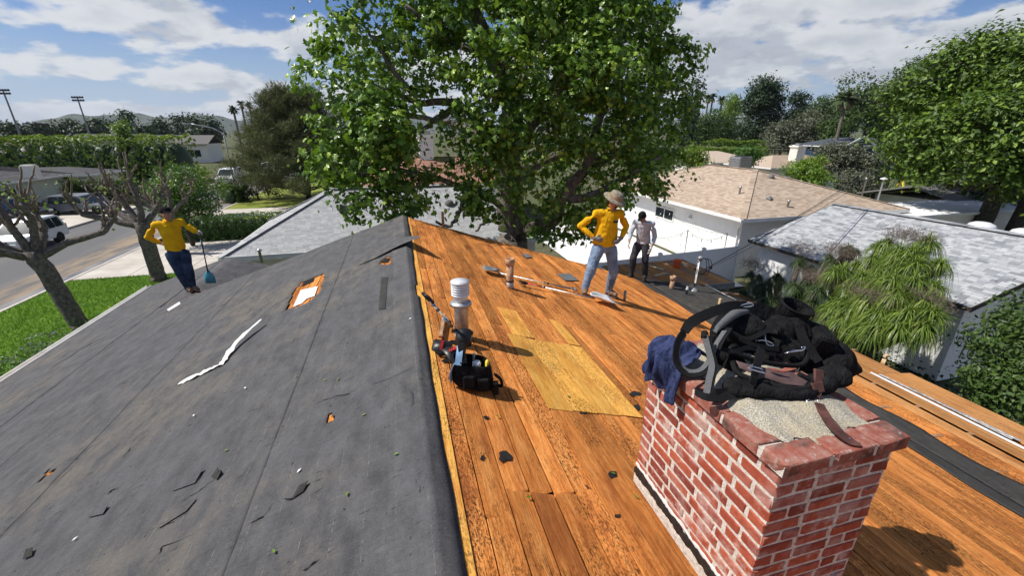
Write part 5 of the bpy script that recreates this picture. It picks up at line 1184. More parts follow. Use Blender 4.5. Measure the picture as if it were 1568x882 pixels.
def sycamore():
    Y0 = 11.7; base = PY(783, 372, Y0); base = Vector((base.x, Y0, 0)); root = empty('sycamore_tree', base, 'big leafy sycamore tree with thick crooked limbs in the middle', 'tree')
    B = lambda px, py, dy=0: PY(px, py, Y0 + dy)
    fork = B(783, 345)
    P = [([base, Vector((base.x, Y0, 2.0)), B(785, 365)], .52, .45), ([B(785, 365), B(782, 300), B(778, 220), B(785, 160, .2), B(760, 90, .3), B(725, 20, .4), B(718, -40, .5)], .42, .15),
         ([B(790, 345), B(815, 350, -.4), B(848, 335, -.7), B(862, 300, -.9), B(900, 250, -1.0), B(915, 190, -1.0), B(950, 120, -.9)], .27, .08),
         ([B(862, 305, -.9), B(905, 300, -1.2), B(960, 270, -1.5), B(1010, 240, -1.6)], .13, .04), ([B(900, 255, -1), B(960, 225, -.6), B(1000, 180, -.3), B(1020, 110, -.2)], .13, .04),
         ([B(780, 250), B(740, 190, -.4), B(700, 160, -.8), B(640, 155, -1.2), B(570, 130, -1.5)], .15, .04), ([B(700, 160, -.8), B(665, 185, -1.2), B(645, 200, -1.4)], .09, .04), ([B(640, 155, -1.2), B(590, 90, -1.3), B(560, 40, -1.3)], .07, .03),
         ([B(778, 325), B(740, 300, -.8), B(715, 305, -1.2), B(700, 330, -1.4), B(690, 345, -1.4), B(665, 340, -1.4)], .085, .03), ([B(740, 300, -.8), B(690, 280, -1.2), B(640, 265, -1.5), B(600, 260, -1.7), B(545, 270, -1.8)], .08, .03),
         ([B(780, 340), B(750, 338, -.8), B(728, 355, -1)], .06, .03), ([B(785, 170), B(830, 150, .3), B(870, 90, .4), B(900, 20, .5), B(920, -50, .5)], .18, .07), ([B(780, 210), B(830, 180, -.8), B(880, 110, -1.2), B(960, 60, -1.3)], .12, .04),
         ([B(782, 270), B(830, 250, 1.2), B(900, 220, 2.4), B(980, 200, 3)], .15, .05), ([B(778, 230), B(720, 200, 1.5), B(650, 180, 2.8), B(560, 170, 3)], .15, .05), ([B(760, 90, .3), B(690, 60, -.6), B(620, 10, -1)], .10, .04), ([B(778, 200, 0), B(800, 120, 1.6), B(820, 20, 2.2)], .14, .05)]
    limbs('trunk', P, M['bark'], root, 10, .02, 3)
    bl = []; r = np.random.default_rng(5)
    def add(px, py, rp, dy): c = B(px, py, dy); bl.append((c, rp / 640 * .98 * (Y0 + dy)))
    # crown lobes: pixel survey (x, y, radius, depth offset)
    for (px, py, rp, dy) in ((490, 120, 30, -1.4), (535, 60, 42, -1.3), (560, 140, 48, -1.6), (590, 190, 48, -2), (520, 190, 40, -1.5), (520, 240, 38, -1.8), (560, 260, 46, -2.1), (610, 250, 42, -2.2), (545, 305, 32, -2), (590, 312, 36, -2.2), (640, 285, 34, -2.2), (585, 215, 40, -2.4), (665, 120, 32, -1.2), (610, 60, 34, -1.2), (655, 40, 42, -.5), (690, 20, 40, -.5), (720, 90, 46, -1.4), (745, 160, 40, -1.6), (740, 215, 36, -1.7), (740, 245, 32, -1.8), (745, 320, 28, -1.6), (720, 310, 22, -1.6), (770, 110, 54, -1.4), (800, 40, 56, -.8), (860, 50, 60, -.6), (930, 40, 58, -.6), (990, 50, 48, -.4), (1030, 90, 40, -.2), (1025, 150, 42, -.2), (1005, 210, 46, -.5), (1030, 250, 34, -.6), (975, 160, 52, -1.3), (920, 110, 56, -1.4), (860, 130, 56, -1.5), (815, 190, 42, -1.5), (880, 200, 46, -1.5), (940, 225, 44, -1.6), (985, 270, 36, -1.6), (1000, 298, 24, -1.4), (930, 285, 36, -1.5), (890, 330, 28, -1.2), (910, 350, 24, -.9), (865, 360, 22, -.4), (835, 300, 24, -1.3),
                             (580, 120, 40, 2.4), (800, 60, 56, 2.8), (900, 60, 64, 2.8), (980, 120, 56, 2.5), (990, 220, 50, 2.3), (900, 170, 56, 2.5), (820, 150, 44, 2.5), (880, 260, 44, 2), (940, 310, 34, 1.4), (790, 250, 36, 1.8), (620, -40, 60, .2), (740, -50, 70, .3), (860, -50, 80, .3), (980, -30, 60, .3), (540, 0, 34, -1), (765, 285, 30, -1.2), (805, 268, 34, -1.3), (850, 235, 34, -1.5), (700, 265, 28, -1.6), (770, 215, 34, -1.4), (835, 345, 24, -.8), (660, 255, 30, -1.9), (800, 325, 20, -1.2), (620, 300, 28, -2.1), (690, 190, 26, -1.5)): add(px, py, rp, dy)
    crown('crown', bl, 50000, .145, 'maple', 'leaf_syc', root, 9, sig=.18, per=34, shell=.55, up=.5, rnd=.5)
    # twigs inside the crown
    tw = []
    for c, rr in bl[::1]:
        src = Vector(tuple(c)) + Vector(r.uniform(-.5, .5, 3)) * rr; 
        for j in range(3): e = Vector(tuple(c)) + Vector(r.uniform(-.6, .6, 3)) * rr; tw.append(([src, src.lerp(e, .5) + Vector((0, 0, .06)), e], .014, .004))
    limbs('twigs', tw, M['bark_twig'], root, 5, .01, 8)['kind'] = 'stuff'
def pollard(name, label, base, fork_h, arms, r0, seed, lean=0.0):
    """pollarded street tree: stout trunk, knobbed arms, upright shoots"""
    root = empty(name, base, label, 'tree'); r = np.random.default_rng(seed); base = Vector(base); f = base + Vector((lean, 0, fork_h)); P = [([base - Vector((0, 0, .1)), base + Vector((lean * .08, 0, fork_h * .08)), base + Vector((lean * .45, 0, fork_h * .5)), f + Vector((0, 0, .1))], r0 * 1.0, r0 * .92)]
    P.append(([base + Vector((0, 0, -.1)), base + Vector((0, 0, .22))], r0 * 1.45, r0 * .98)); kn = []; sh = []
    for arm in arms:
        pts = [f - Vector((0, 0, .15))] + [base + Vector(a) for a in arm]; P.append((pts, r0 * .50, r0 * .27))
        k = pts[-1]; mid = pts[len(pts) // 2]; kn.append((k, (r0 * .42, r0 * .42, r0 * .36))); kn.append((mid, r0 * .40))
        for s_ in [k] * 5 + [mid] * 3:
            d = Vector((r.normal(0, .33), r.normal(0, .33), 1)).normalized(); L = r.uniform(.5, 1.25); sh.append(([s_ + Vector(r.normal(0, .06, 3)), s_ + d * L * .5 + Vector(r.normal(0, .05, 3)), s_ + d * L], .046, .020))
    limbs('trunk', P, M['bark_poll'], root, 10, .015, seed); [MB().sphere(c_, r_, 10, 7).build('knuckle', M['bark_poll'], root, True) for c_, r_ in kn]; limbs('shoots', sh, M['bark_twig'], root, 6, .015, seed + 1)['kind'] = 'stuff'
    crown('young_leaves', [(base + Vector(a[-1]) + Vector((0, 0, .2)), .5) for a in arms], 130, .10, 'maple', 'leaf_lime', root, seed + 2, sig=.15, per=5)
    return root
def hedge(name, label, a, b, width, h, n, leaf, lm, seed, cat='hedge', bumps=.12, z0=0.0):
    """clipped hedge between two ground points: leaves over a box-like body with an uneven face, dark stems inside"""
    r = np.random.default_rng(seed); a, b = Vector(a), Vector(b); L = (b - a).length; d = (b - a) / L; s = Vector((-d.y, d.x, 0)); root = empty(name, (a + b) / 2, label, cat)
    t = r.uniform(0, 1, n); face = r.uniform(0, 1, n); P = np.zeros((n, 3)); Nn = np.zeros((n, 3))
    A = np.array(a); D = np.array(d); S = np.array(s); tw = width; tot = tw + 2 * h
    for sel, f in (((face < tw / tot), 'top'), ((face >= tw / tot) & (face < (tw + h) / tot), 'l'), ((face >= (tw + h) / tot), 'r')):
        m = sel.sum(); u = r.uniform(0, 1, m); dep = r.exponential(.06, m) * min(1, h); 
        if f == 'top': off = (u - .5) * width; z = h - dep; nn = np.array([0, 0, 1.0]) + np.zeros((m, 3))
        else: sg = 1 if f == 'l' else -1; off = sg * (width / 2 - dep); z = u * h; nn = S * sg + np.zeros((m, 3))
        P[sel] = A + np.outer(t[sel] * L, D) + np.outer(off, S); P[sel, 2] = z0 + z; Nn[sel] = nn
    wob = vnoise(P, 1.2 / max(.5, h * .5), seed) * bumps * h + vnoise(P, 4 / max(.5, h * .5), seed + 1) * bumps * .5 * h
    P += Nn * wob[:, None]; P[:, 2] = np.maximum(P[:, 2], z0 + .03); Nn += r.normal(0, .6, (n, 3)) + np.array([0, 0, .3])
    link_mesh('foliage', leaf_mesh('foliage', P, Nn, leaf, 'diamond', r), M[lm], root)
    mb = MB(); nb = max(6, int(L / (h * .35)))
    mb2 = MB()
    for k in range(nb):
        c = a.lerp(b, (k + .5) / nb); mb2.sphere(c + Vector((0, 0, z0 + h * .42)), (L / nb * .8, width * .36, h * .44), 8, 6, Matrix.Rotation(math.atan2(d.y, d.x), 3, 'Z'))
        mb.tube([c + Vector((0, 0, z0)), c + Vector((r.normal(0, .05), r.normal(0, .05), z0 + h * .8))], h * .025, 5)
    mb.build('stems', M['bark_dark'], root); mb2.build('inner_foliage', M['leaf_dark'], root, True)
    return root
def palm(name, label, base, h, fr, n, seed, group=None, lean=0.0, skirt=True, r0=.22, droop=.9):
    root = empty(name, base, label, 'palm', group); r = np.random.default_rng(seed); base = Vector(base); top = base + Vector((lean, 0, h)); limbs('trunk', [([base, base.lerp(top, .5) + Vector((lean * -.1, 0, 0)), top], r0 * 1.3, r0)], M['bark'], root, 7)
    V = []; F = []
    def frond(d, L, wd, dr):
        side = Vector((-d.y, d.x, 0)); side = side.normalized() if side.length > .01 else Vector((1, 0, 0)); q = len(V); m = 5
        for i in range(m + 1):
            t = i / m; p = top + d * (L * t) - Vector((0, 0, dr * L * t * t)); ww = wd * (math.sin(math.pi * min(1, t * .9 + .12))) * .5
            V.extend([p - side * ww - Vector((0, 0, ww * .5)), p + Vector((0, 0, .02)), p + side * ww - Vector((0, 0, ww * .5))])
        for i in range(m): a = q + i * 3; F.extend([(a, a + 1, a + 4), (a, a + 4, a + 3), (a + 1, a + 2, a + 5), (a + 1, a + 5, a + 4)])
    for i in range(n):
        a = r.uniform(0, 6.28); e = r.uniform(-.3, 1.2); frond(Vector((math.cos(a) * math.cos(e), math.sin(a) * math.cos(e), math.sin(e))), fr * r.uniform(.8, 1.1), fr * .30, droop * r.uniform(.3, .8))
    link_mesh('crown', np_mesh('crown', np.array([tuple(v) for v in V]), np.array(F)), M['leaf_palm'], root)
    if skirt:
        V, F = [], []
        for i in range(n): a = r.uniform(0, 6.28); frond(Vector((math.cos(a) * .5, math.sin(a) * .5, -.6)), fr * .8, fr * .25, .3)
        link_mesh('dead_skirt', np_mesh('dead_skirt', np.array([tuple(v) for v in V]), np.array(F)), M['leaf_dead'], root)
    return root
def strap_plant(name, label, heads, seed, lm='leaf_strap', blade=.95, nb=210, trunk=True, stalks=True, base=None):
    """ponytail-palm-like clump: fountain heads of long arching strap leaves, dry flower plumes"""
    r = np.random.default_rng(seed); b0 = Vector(base); root = empty(name, b0, label, 'plant'); V = []; F = []
    paths = []
    heads = list(heads) + [(Vector(c) + Vector((r.normal(0, .16), r.normal(0, .20), r.uniform(-.28, .02))), sc * .9) for (c, sc) in heads for _ in range(2)]
    for (c, sc) in heads:
        c = Vector(c); paths.append(([Vector((b0.x, b0.y, 0)), Vector((b0.x, b0.y, 0)).lerp(c, .5) + Vector((0, 0, .1)), c], .12, .06))
        for i in range(nb):
            a = r.uniform(0, 6.28); e = r.uniform(.05, 1.45) ; d = Vector((math.cos(a) * math.cos(e), math.sin(a) * math.cos(e), math.sin(e))); L = blade * sc * r.uniform(.7, 1.2); dr = r.uniform(.35, 1.35) * L; ww = .0115 * r.uniform(.6, 1.4); side = Vector((-d.y, d.x, 0)).normalized() * ww; q = len(V); m = 6
            for j in range(m + 1):
                t = j / m; p = c + Vector((d.x, d.y, 0)) * (L * (t * .95 - .32 * t * t)) + Vector((0, 0, d.z * L * .75 * t - dr * t * t * .85)); k = 1 - .85 * t; V.extend([p - side * k, p + side * k])
            for j in range(m): F.append((q + 2 * j, q + 2 * j + 1, q + 2 * j + 3, q + 2 * j + 2))
    link_mesh('leaves', np_mesh('leaves', np.array([tuple(v) for v in V]), np.array(F)), M[lm], root)
    limbs('stem', paths, M['bark'], root, 8)
    if stalks:
        V = []; P = []; F = []
        for (c, sc) in heads:
            if r.uniform() < .35: continue
            c = Vector(c); d = Vector((r.normal(0, .5), r.normal(0, .5), 1)).normalized(); L = .55 * sc
            n = 620; t = r.uniform(.1, 1, n); off = r.normal(0, 1, (n, 3)) * (.16 * (1.15 - t))[:, None] * sc; pp = np.array(c) + np.outer(t * L, np.array(d)) + off; P.append(pp)
        if P: P = np.concatenate(P); link_mesh('dry_plumes', leaf_mesh('dry_plumes', P, r.normal(size=P.shape), .045, 'tuft', r), M['stalk'], root)
    return root
def vegetation():
    sycamore()
    # pollarded street trees
    pollard('pollarded_tree', 'stout pollarded tree with bare knobby arms at the left edge of the lawn', (-10.6, 15.76, .08), 2.6, [[(-1.4, .1, 3.1), (-2.1, .2, 3.9)], [(-.7, .0, 3.4), (-.9, .1, 4.2)], [(-.25, .1, 3.4), (-.1, -.2, 4.1)], [(.3, .2, 2.85), (1.2, .4, 3.1), (1.6, .5, 3.5)], [(-1.1, -.8, 3.1), (-1.7, -1.2, 3.6)], [(-.4, .6, 3.2), (-.6, .9, 3.8)]], .255, 31, -.45)
    pollard('pollarded_tree', 'pollarded tree behind the worker in yellow, with knobby arms', (-10.56, 20.73, .08), 2.5, [[(-.9, .0, 2.7), (-1.9, .1, 3.0), (-2.3, .2, 3.5)], [(-.5, .3, 3.2), (-.9, .4, 3.9)], [(.1, 0, 3.3), (.0, .1, 4.3)], [(.5, .2, 3.0), (.9, .3, 3.6)], [(-1.0, .6, 3.0), (-1.6, 1.0, 3.7)]], .29, 37)
    pollard('pollarded_tree', 'pollarded tree up the street, bare arms behind the other two', (-11.5, 25.2, .08), 2.3, [[(-.8, .1, 2.8), (-1.5, .2, 3.4)], [(.1, .2, 3.0), (.1, .2, 3.8)], [(-1.4, .5, 2.7), (-2.4, .6, 3.2)], [(.7, .2, 2.8), (1.2, .2, 3.3)]], .22, 41)
    c = Vector((-11.6, 27.0, 0)); tree('leafy_street_tree', 'round leafy tree behind the worker with the teal shovel', c, c + Vector((0, 0, 2.2)), [(c + Vector(v), q) for v, q in (((0, 0, 3.0), 1.1), ((.9, .2, 2.6), .8), ((-.9, 0, 2.7), .9), ((.2, .5, 3.6), .8), ((-.3, -.5, 2.2), .8), ((1.2, 0, 2.2), .6))], 5200, .14, 'diamond', 'leaf_clip', 'bark_dark', .14, 51, sig=.22)
    p = PZ(327, 332, 0); tree('young_street_tree', 'thin young tree with pale green leaves by the far driveway', p, p + Vector((0, 0, 1.7)), [(p + Vector(v), q) for v, q in (((0, 0, 2.6), .8), ((-.8, 0, 2.3), .6), ((.8, .1, 2.2), .6), ((0, 0, 3.3), .5), ((-.4, .3, 3.1), .5))], 1500, .16, 'diamond', 'leaf_lime', 'bark_dark', .06, 55, sig=.25, per=8)
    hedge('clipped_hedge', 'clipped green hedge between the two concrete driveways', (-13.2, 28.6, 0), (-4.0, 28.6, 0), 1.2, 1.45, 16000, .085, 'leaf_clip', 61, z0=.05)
    hedge('street_bush', 'low round bush at the foot of the street lamp', PZ(352, 312, 0), PZ(372, 308, 0), 1.6, 1.5, 2600, .16, 'leaf_mid', 62, 'bush', .2)
    p = PZ(395, 306, 0); tree('grey_shrub', 'grey green shrub under the pine by the street', p, p + Vector((0, 0, 1)), [(p + Vector(v), q) for v, q in (((0, 0, 1.6), 1.3), ((1.4, 0, 1.3), 1.1), ((-1.2, 0, 1.2), 1.0), ((.5, 0, 2.3), .9))], 3000, .2, 'diamond', 'leaf_olive', 'bark_dark', .08, 66, 'shrub', sig=.3)
    # flowering shrub below the left eave
    b = Vector((-9.1, 12.2, .1)); root = empty('flower_shrub', b, 'low mauve flowering shrub beside the white gutter at lower left', 'shrub'); bl = [(Vector((-9.2 + i * .0 + dx, 9.0 + i * .85, .45 + dz)), (.85, .8, .5)) for i in range(7) for dx, dz in ((-.6, 0), (.6, .12))]
    limbs('stems', [([Vector((q[0].x, q[0].y, 0)), q[0]], .03, .012) for q in bl], M['bark_dark'], root, 5); crown('foliage', bl, 17000, .06, 'diamond', 'leaf_clip', root, 71, sig=.12, per=14, shell=.6); crown('flowers', [(q[0] + Vector((0, 0, .1)), (.85, .8, .48)) for q in bl], 1600, .045, 'diamond', 'flower_mauve', root, 72, sig=.07, per=9, shell=.9)
    # pine left of the sycamore
    Yp = 44; c = PY(458, 215, Yp); base = Vector((c.x, Yp, 0)); root = empty('pine_tree', base, 'broad brownish green pine left of the sycamore', 'tree'); r = np.random.default_rng(81); P = [([base, base + Vector((.1, 0, 5)), base + Vector((.3, 0, 8.8))], .38, .08)]; bl = []
    for k in range(64):
        z = .6 + 8.6 * (k / 64) ** .9; a = k * 2.4; R_ = (7.4 * (1 - z / 10.4) ** .85 + .5) * r.uniform(.75, 1.08); e = base + Vector((math.cos(a) * R_, math.sin(a) * R_, z + R_ * .16)); s = base + Vector((0, 0, z - .3)); P.append(([s, s.lerp(e, .5) - Vector((0, 0, .15)), e], .09, .02))
        for t in (.45, .7, .88, 1.0): bl.append((s.lerp(e, t) + Vector((0, 0, .1)), (.75, .75, .45)))
    limbs('trunk', P, M['bark_dark'], root, 6); crown('crown', bl, 34000, .38, 'tuft', 'leaf_pine', root, 83, sig=.28, per=10, shell=.2, up=.9, rnd=.5)
    # tall hedge row and trees along the far left
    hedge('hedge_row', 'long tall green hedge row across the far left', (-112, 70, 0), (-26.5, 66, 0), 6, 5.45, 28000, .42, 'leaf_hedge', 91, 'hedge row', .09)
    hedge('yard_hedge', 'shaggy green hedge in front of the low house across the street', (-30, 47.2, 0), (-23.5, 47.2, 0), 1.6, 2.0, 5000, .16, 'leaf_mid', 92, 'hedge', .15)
    hedge('verge_plants', 'low flowering plants on the far verge above the white minivan', (-24.8, 24, .05), (-23.6, 34, .05), 1.5, .7, 5000, .11, 'leaf_mid', 93, 'plants', .3)
    far_tree('garden_tree', 'rounded lime green tree beside the pale green house across the street', 92, 290, 46, 40, 46, 3200, 'leaf_hedge', 95, leaf=.24)
    far_tree('garden_tree', 'dark leafy tree behind the middle pollarded tree', 262, 285, 36, 60, 80, 4200, 'leaf_clip', 96, leaf=.18)
    far_tree('garden_tree', 'pale green sapling rising above the tall hedge row', 188, 205, 66, 40, 26, 900, 'leaf_lime', 97, leaf=.3)
    # dark trees on the far left skyline
    for i, (px, py, w_, h_, Y) in enumerate(((20, 202, 40, 26, 190), (60, 204, 44, 24, 200), (100, 200, 46, 34, 210), (152, 199, 40, 34, 200), (192, 196, 42, 44, 220), (243, 196, 40, 44, 200), (272, 196, 36, 40, 215), (298, 197, 36, 36, 205), (325, 200, 38, 34, 190), (128, 205, 30, 20, 180), (222, 205, 26, 20, 185))):
        far_tree('skyline_tree', ('darkest', 'wide', 'bushy', 'narrow', 'tall round', 'tall dense', 'middling', 'rounded', 'spreading', 'short', 'squat')[i] + ' far tree on the left skyline ' + ('at the left edge', 'below the power poles', 'left of the inner stadium light', 'right of the inner stadium light', 'above the pale sapling', 'left of the three-tree gap', 'mid skyline behind the school', 'behind the brown school wing', 'behind the street lamp arm', 'just behind the stadium mast', 'behind the lime sapling top')[i], px, py, Y, h_, w_, 1100, 'leaf_dark', 110 + i, 'trees on the left skyline', leaf=1.1, r0=.35)
    for i, (px, ty, Y, h) in enumerate(((357, 166, 120, 0), (369, 158, 128, 0), (381, 160, 150, 0))):
        t = PY(px, ty, Y); palm('fan_palm', ('shortest and leftmost of three tall fan palms left of the pine', 'middle and tallest of three fan palms left of the pine', 'farthest small fan palm partly behind the pine')[i], (t.x, Y, 0), t.z, 1.7, 34, 130 + i, 'three tall palms left of the pine', 0, True, .22)
    # right-hand side
    p = PX(1505, 320, 27); base = Vector((p.x, p.y, 0)); bl = []; r = np.random.default_rng(141)
    for (px, py, rp, dx) in ((1480, 115, 60, 0), (1530, 100, 62, 0), (1560, 140, 76, 1), (1440, 120, 50, -1), (1400, 150, 42, -1), (1385, 200, 40, -1.5), (1420, 220, 48, -2), (1470, 200, 60, -2), (1530, 200, 70, -2.5), (1560, 250, 56, -2), (1500, 250, 40, -2.5), (1425, 258, 28, -2), (1395, 255, 30, -1.5), (1565, 95, 60, 1), (1620, 120, 100, 0), (1640, 230, 90, -1), (1450, 160, 55, 3), (1540, 160, 80, 4)): q = PX(px, py, 27 + dx); bl.append((q, rp / 640 * float(_fw @ np.array([q.x, q.y, q.z - CAMZ])) * .98))
    root = empty('large_shade_tree', base, 'large drooping shade tree filling the right edge', 'tree'); P = auto_limbs(base, base + Vector((.2, 0, 6)), bl, .42, 142, 1); P.append(([base + Vector((.9, -.6, 0)), base + Vector((1.2, -.8, 3)), base + Vector((.6, -.3, 5.5))], .3, .2)); limbs('trunk', P, M['bark_dark'], root, 8, .03); crown('crown', bl, 52000, .21, 'diamond', 'leaf_right', root, 143, sig=.34, per=46, shell=.55, up=.6, rnd=.5); bk = [(PX(px, py, X), rr) for px, py, X, rr in ((1500, 320, 33, 2.0), (1540, 325, 33, 2.2), (1580, 320, 33, 2.4), (1470, 325, 34, 1.4), (1620, 330, 32, 2.4))]; crown('low_foliage', bk, 7000, .24, 'diamond', 'leaf_dark', root, 144, sig=.3, per=20)  # low foliage gets the dark leaf colour to paint a shadowed understory
    far_tree('round_dark_tree', 'big round dark tree on the right skyline left of the blue gap', 1166, 172, 90, 92, 96, 13000, 'leaf_dark', 151, leaf=.55, r0=.5)
    far_tree('skyline_tree', 'dark tree right of the big round tree on the skyline', 1220, 172, 95, 66, 50, 4600, 'leaf_dark', 152, leaf=.6)
    far_tree('conifer', 'tall dark feathery tree at the right edge of the sycamore', 1052, 170, 80, 110, 44, 3200, 'leaf_dark', 153, leaf=.5)
    for i, (px, py, w_, h_, Y, lm) in enumerate(((1340, 150, 80, 90, 60, 'leaf_mid'), (1385, 140, 80, 110, 58, 'leaf_mid'), (1300, 175, 60, 60, 70, 'leaf_mid'), (1262, 178, 46, 50, 80, 'leaf_mid'), (1420, 120, 60, 80, 75, 'leaf_dark'), (1240, 205, 60, 50, 72, 'leaf_olive'), (1200, 212, 70, 40, 75, 'leaf_olive'), (1275, 210, 44, 40, 66, 'leaf_mid'), (1110, 195, 70, 50, 88, 'leaf_mid'), (1120, 172, 40, 40, 110, 'leaf_hedge'), (1075, 200, 50, 50, 84, 'leaf_mid'), (1350, 205, 60, 40, 62, 'leaf_dark'))):
        far_tree('garden_tree', ('leafy tree behind the slate blue roof', 'tall leafy tree at the left shoulder of the big right tree', 'bushy tree around the bleached palm', 'small tree beside the skyline gap', 'dark tree top behind the big right tree', 'olive tree above the pale houses', 'greyish olive trees left of the slate roof', 'small tree just left of the slate roof', 'brownish green tree mass beyond the hedge right of the sycamore', 'bright green slim tree left of the big round tree', 'leafy tree at the right flank of the sycamore', 'dark tree just right of the slate roof')[i], px, py, Y, h_ * 1.15, w_ * 1.2, 5000, lm, 160 + i, 'garden trees on the right', leaf=.42)
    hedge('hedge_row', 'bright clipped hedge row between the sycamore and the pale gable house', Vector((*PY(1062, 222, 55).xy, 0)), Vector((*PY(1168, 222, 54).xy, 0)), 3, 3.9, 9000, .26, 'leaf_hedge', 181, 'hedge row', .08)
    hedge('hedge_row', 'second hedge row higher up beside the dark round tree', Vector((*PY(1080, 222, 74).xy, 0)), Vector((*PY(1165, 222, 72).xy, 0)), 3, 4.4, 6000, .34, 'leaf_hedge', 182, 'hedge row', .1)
    for i, (px, ty, Y) in enumerate(((1085, 150, 150), (1092, 147, 150), (1106, 152, 150), (1074, 144, 130))): t = PY(px, ty, Y); palm('fan_palm', ('left palm of the far pair right of the sycamore', 'right palm of the far pair right of the sycamore', 'lone far palm left of the bright slim tree', 'tallest far palm touching the sycamore edge')[i], (t.x, Y, 0), t.z, 2.6, 30, 190 + i, 'far palms right of the sycamore', 0, True, .3)
    t = PY(1297, 150, 56); palm('bleached_palm', 'fan palm with shaggy tan dead skirt on the right skyline', (t.x, 56, 0), t.z, 2.3, 60, 195, None, 0, True, .22)
    # bushes behind the tan roof
    for i, (px, py, w_, h_, X, lm, lf) in enumerate(((1235, 275, 90, 60, 25.5, 'leaf_lime', .15), (1290, 245, 110, 50, 33, 'leaf_olive', .18), (1310, 285, 100, 50, 31, 'leaf_olive', .16), (1140, 240, 46, 30, 26, 'leaf_clip', .14), (1245, 262, 60, 40, 28, 'leaf_hedge', .15), (1065, 255, 60, 60, 18.5, 'leaf_hedge', .13), (1370, 240, 50, 60, 36, 'leaf_mid', .2), (1340, 262, 60, 50, 34, 'leaf_olive', .18))):
        q = PX(px, py, X); far_tree('garden_bush', ('bright green bush behind the tan roof', 'grey olive bush mass below the slate roof', 'dark grey bush with shadowed foot behind the tan roof', 'small bush beside the air conditioner', 'bush left of the grey olive mass', 'leafy shrub at the sycamore foot behind the tan roof ridge', 'bush below the left flank of the big right tree', 'olive bush next to the floodlight pole')[i], px, py, q.y, h_, w_, 5200, lm, 200 + i, 'garden bushes behind the tan roof', leaf=lf, r0=.12)
    # spiky strap-leaved plants in front of the garage
    H = []
    for (px, py, X, s) in ((1395, 388, 11.0, .95), (1420, 372, 11.5, .9), (1360, 372, 11.6, .8), (1290, 415, 10.6, .85), (1320, 425, 10.2, .85), (1355, 430, 10.2, .95), (1400, 430, 10.4, .95), (1430, 440, 10.8, .9), (1310, 470, 9.7, 1.0), (1350, 478, 9.6, 1.05), (1390, 480, 9.7, 1.05), (1425, 480, 10.0, 1.0), (1275, 470, 9.8, .85), (1405, 405, 10.8, .9), (1335, 398, 11.0, .8), (1372, 405, 10.8, .9), (1300, 445, 10.0, .85), (1340, 452, 9.9, .9), (1378, 455, 9.9, .95), (1415, 460, 10.2, .9), (1440, 405, 11.2, .8), (1290, 490, 9.5, .8), (1330, 500, 9.4, .85), (1375, 502, 9.4, .85), (1415, 500, 9.7, .8)): H.append((PX(px, py, X), s))
    strap_plant('strap_leaf_plant', 'large fountain of long green strap leaves with dry plumes before the garage', H, 221, 'leaf_strap', .76, 190, base=(10.6, 7.3, 0), stalks=False)
    H = []
    for (px, py, X, s) in ((1190, 425, 10.6, .8), (1165, 440, 10.4, .8), (1215, 440, 10.2, .8), (1180, 460, 9.8, .8), (1240, 430, 10.4, .75), (1225, 400, 11.2, .65), (1150, 420, 11, .6), (1300, 380, 11.4, .55), (1270, 395, 11.2, .6), (1145, 470, 9.8, .7), (1210, 475, 9.6, .8), (1245, 465, 9.8, .8), (1260, 440, 10.2, .8), (1135, 450, 10.4, .6)): H.append((PX(px, py, X), s))
    strap_plant('strap_leaf_plant', 'darker spiky strap-leaved clump left of the big bright one', H, 223, 'leaf_strap_dark', .72, 210, base=(10.7, 9.0, 0), stalks=False)
    # plumes of dry flower stalks
    for i, (px, py, X, n_) in enumerate(((1245, 425, 10.3, 900), (1290, 385, 11.2, 900), (1390, 360, 11.4, 900), (1340, 455, 9.7, 900), (1410, 455, 10.2, 900), (1225, 380, 11.3, 500), (1155, 405, 10.9, 500), (1285, 495, 9.6, 700))):
        q = PX(px, py, X); r = np.random.default_rng(230 + i); P = np.array(q) + r.normal(0, 1, (n_, 3)) * np.array([.12, .28, .10]); o = link_mesh('dry_plume', leaf_mesh('dry_plume', P, r.normal(size=P.shape), .065, 'tuft', r), M['stalk'])
        tag(o, ('dry flower plume over the dark spiky clump', 'dry flower plume topmost left against the garage roof', 'dry flower plume at the top of the bright strap plant', 'dry plume across the middle of the bright strap plant', 'dry plume at the right middle of the bright strap plant', 'thin dry plume against the garage eave', 'thin brown plume by the cardboard box', 'dry plume low at the left of the bright strap plant')[i], 'plant', 'dry flower plumes')
    # shrub at right edge, undergrowth below the eave
    bl = [(PX(px, py, X), s) for (px, py, X, s) in ((1545, 520, 11.6, .62), (1565, 550, 11, .7), (1545, 585, 10.4, .6), (1515, 570, 11.2, .42), (1575, 485, 12, .5), (1575, 600, 10.2, .6), (1515, 605, 10.2, .42), (1610, 530, 11, .9))]
    b = Vector((11.2, 4.3, 0)); root = empty('broadleaf_shrub', b, 'glossy broadleaf shrub at the right edge in front of the garage wall', 'shrub'); limbs('stems', [([b, b.lerp(q[0], .6), q[0]], .04, .012) for q in bl], M['bark_dark'], root, 6); crown('foliage', bl, 8000, .095, 'diamond', 'leaf_mid', root, 241, sig=.14, per=12, shell=.5)
    bl = [(Vector((9.3 + dx, y, .55)), (.55, .6, .5)) for y in np.arange(3.2, 8.4, .75) for dx in (0, .9, 1.9)]
    root = empty('undergrowth', (10, 6, 0), 'dark low undergrowth below the right eave', 'shrub'); limbs('stems', [([Vector((q[0].x, q[0].y, 0)), q[0]], .03, .012) for q in bl], M['bark_dark'], root, 5); crown('foliage', bl, 12000, .10, 'diamond', 'leaf_dark', root, 245, sig=.16, per=12, shell=.4)
vegetation()
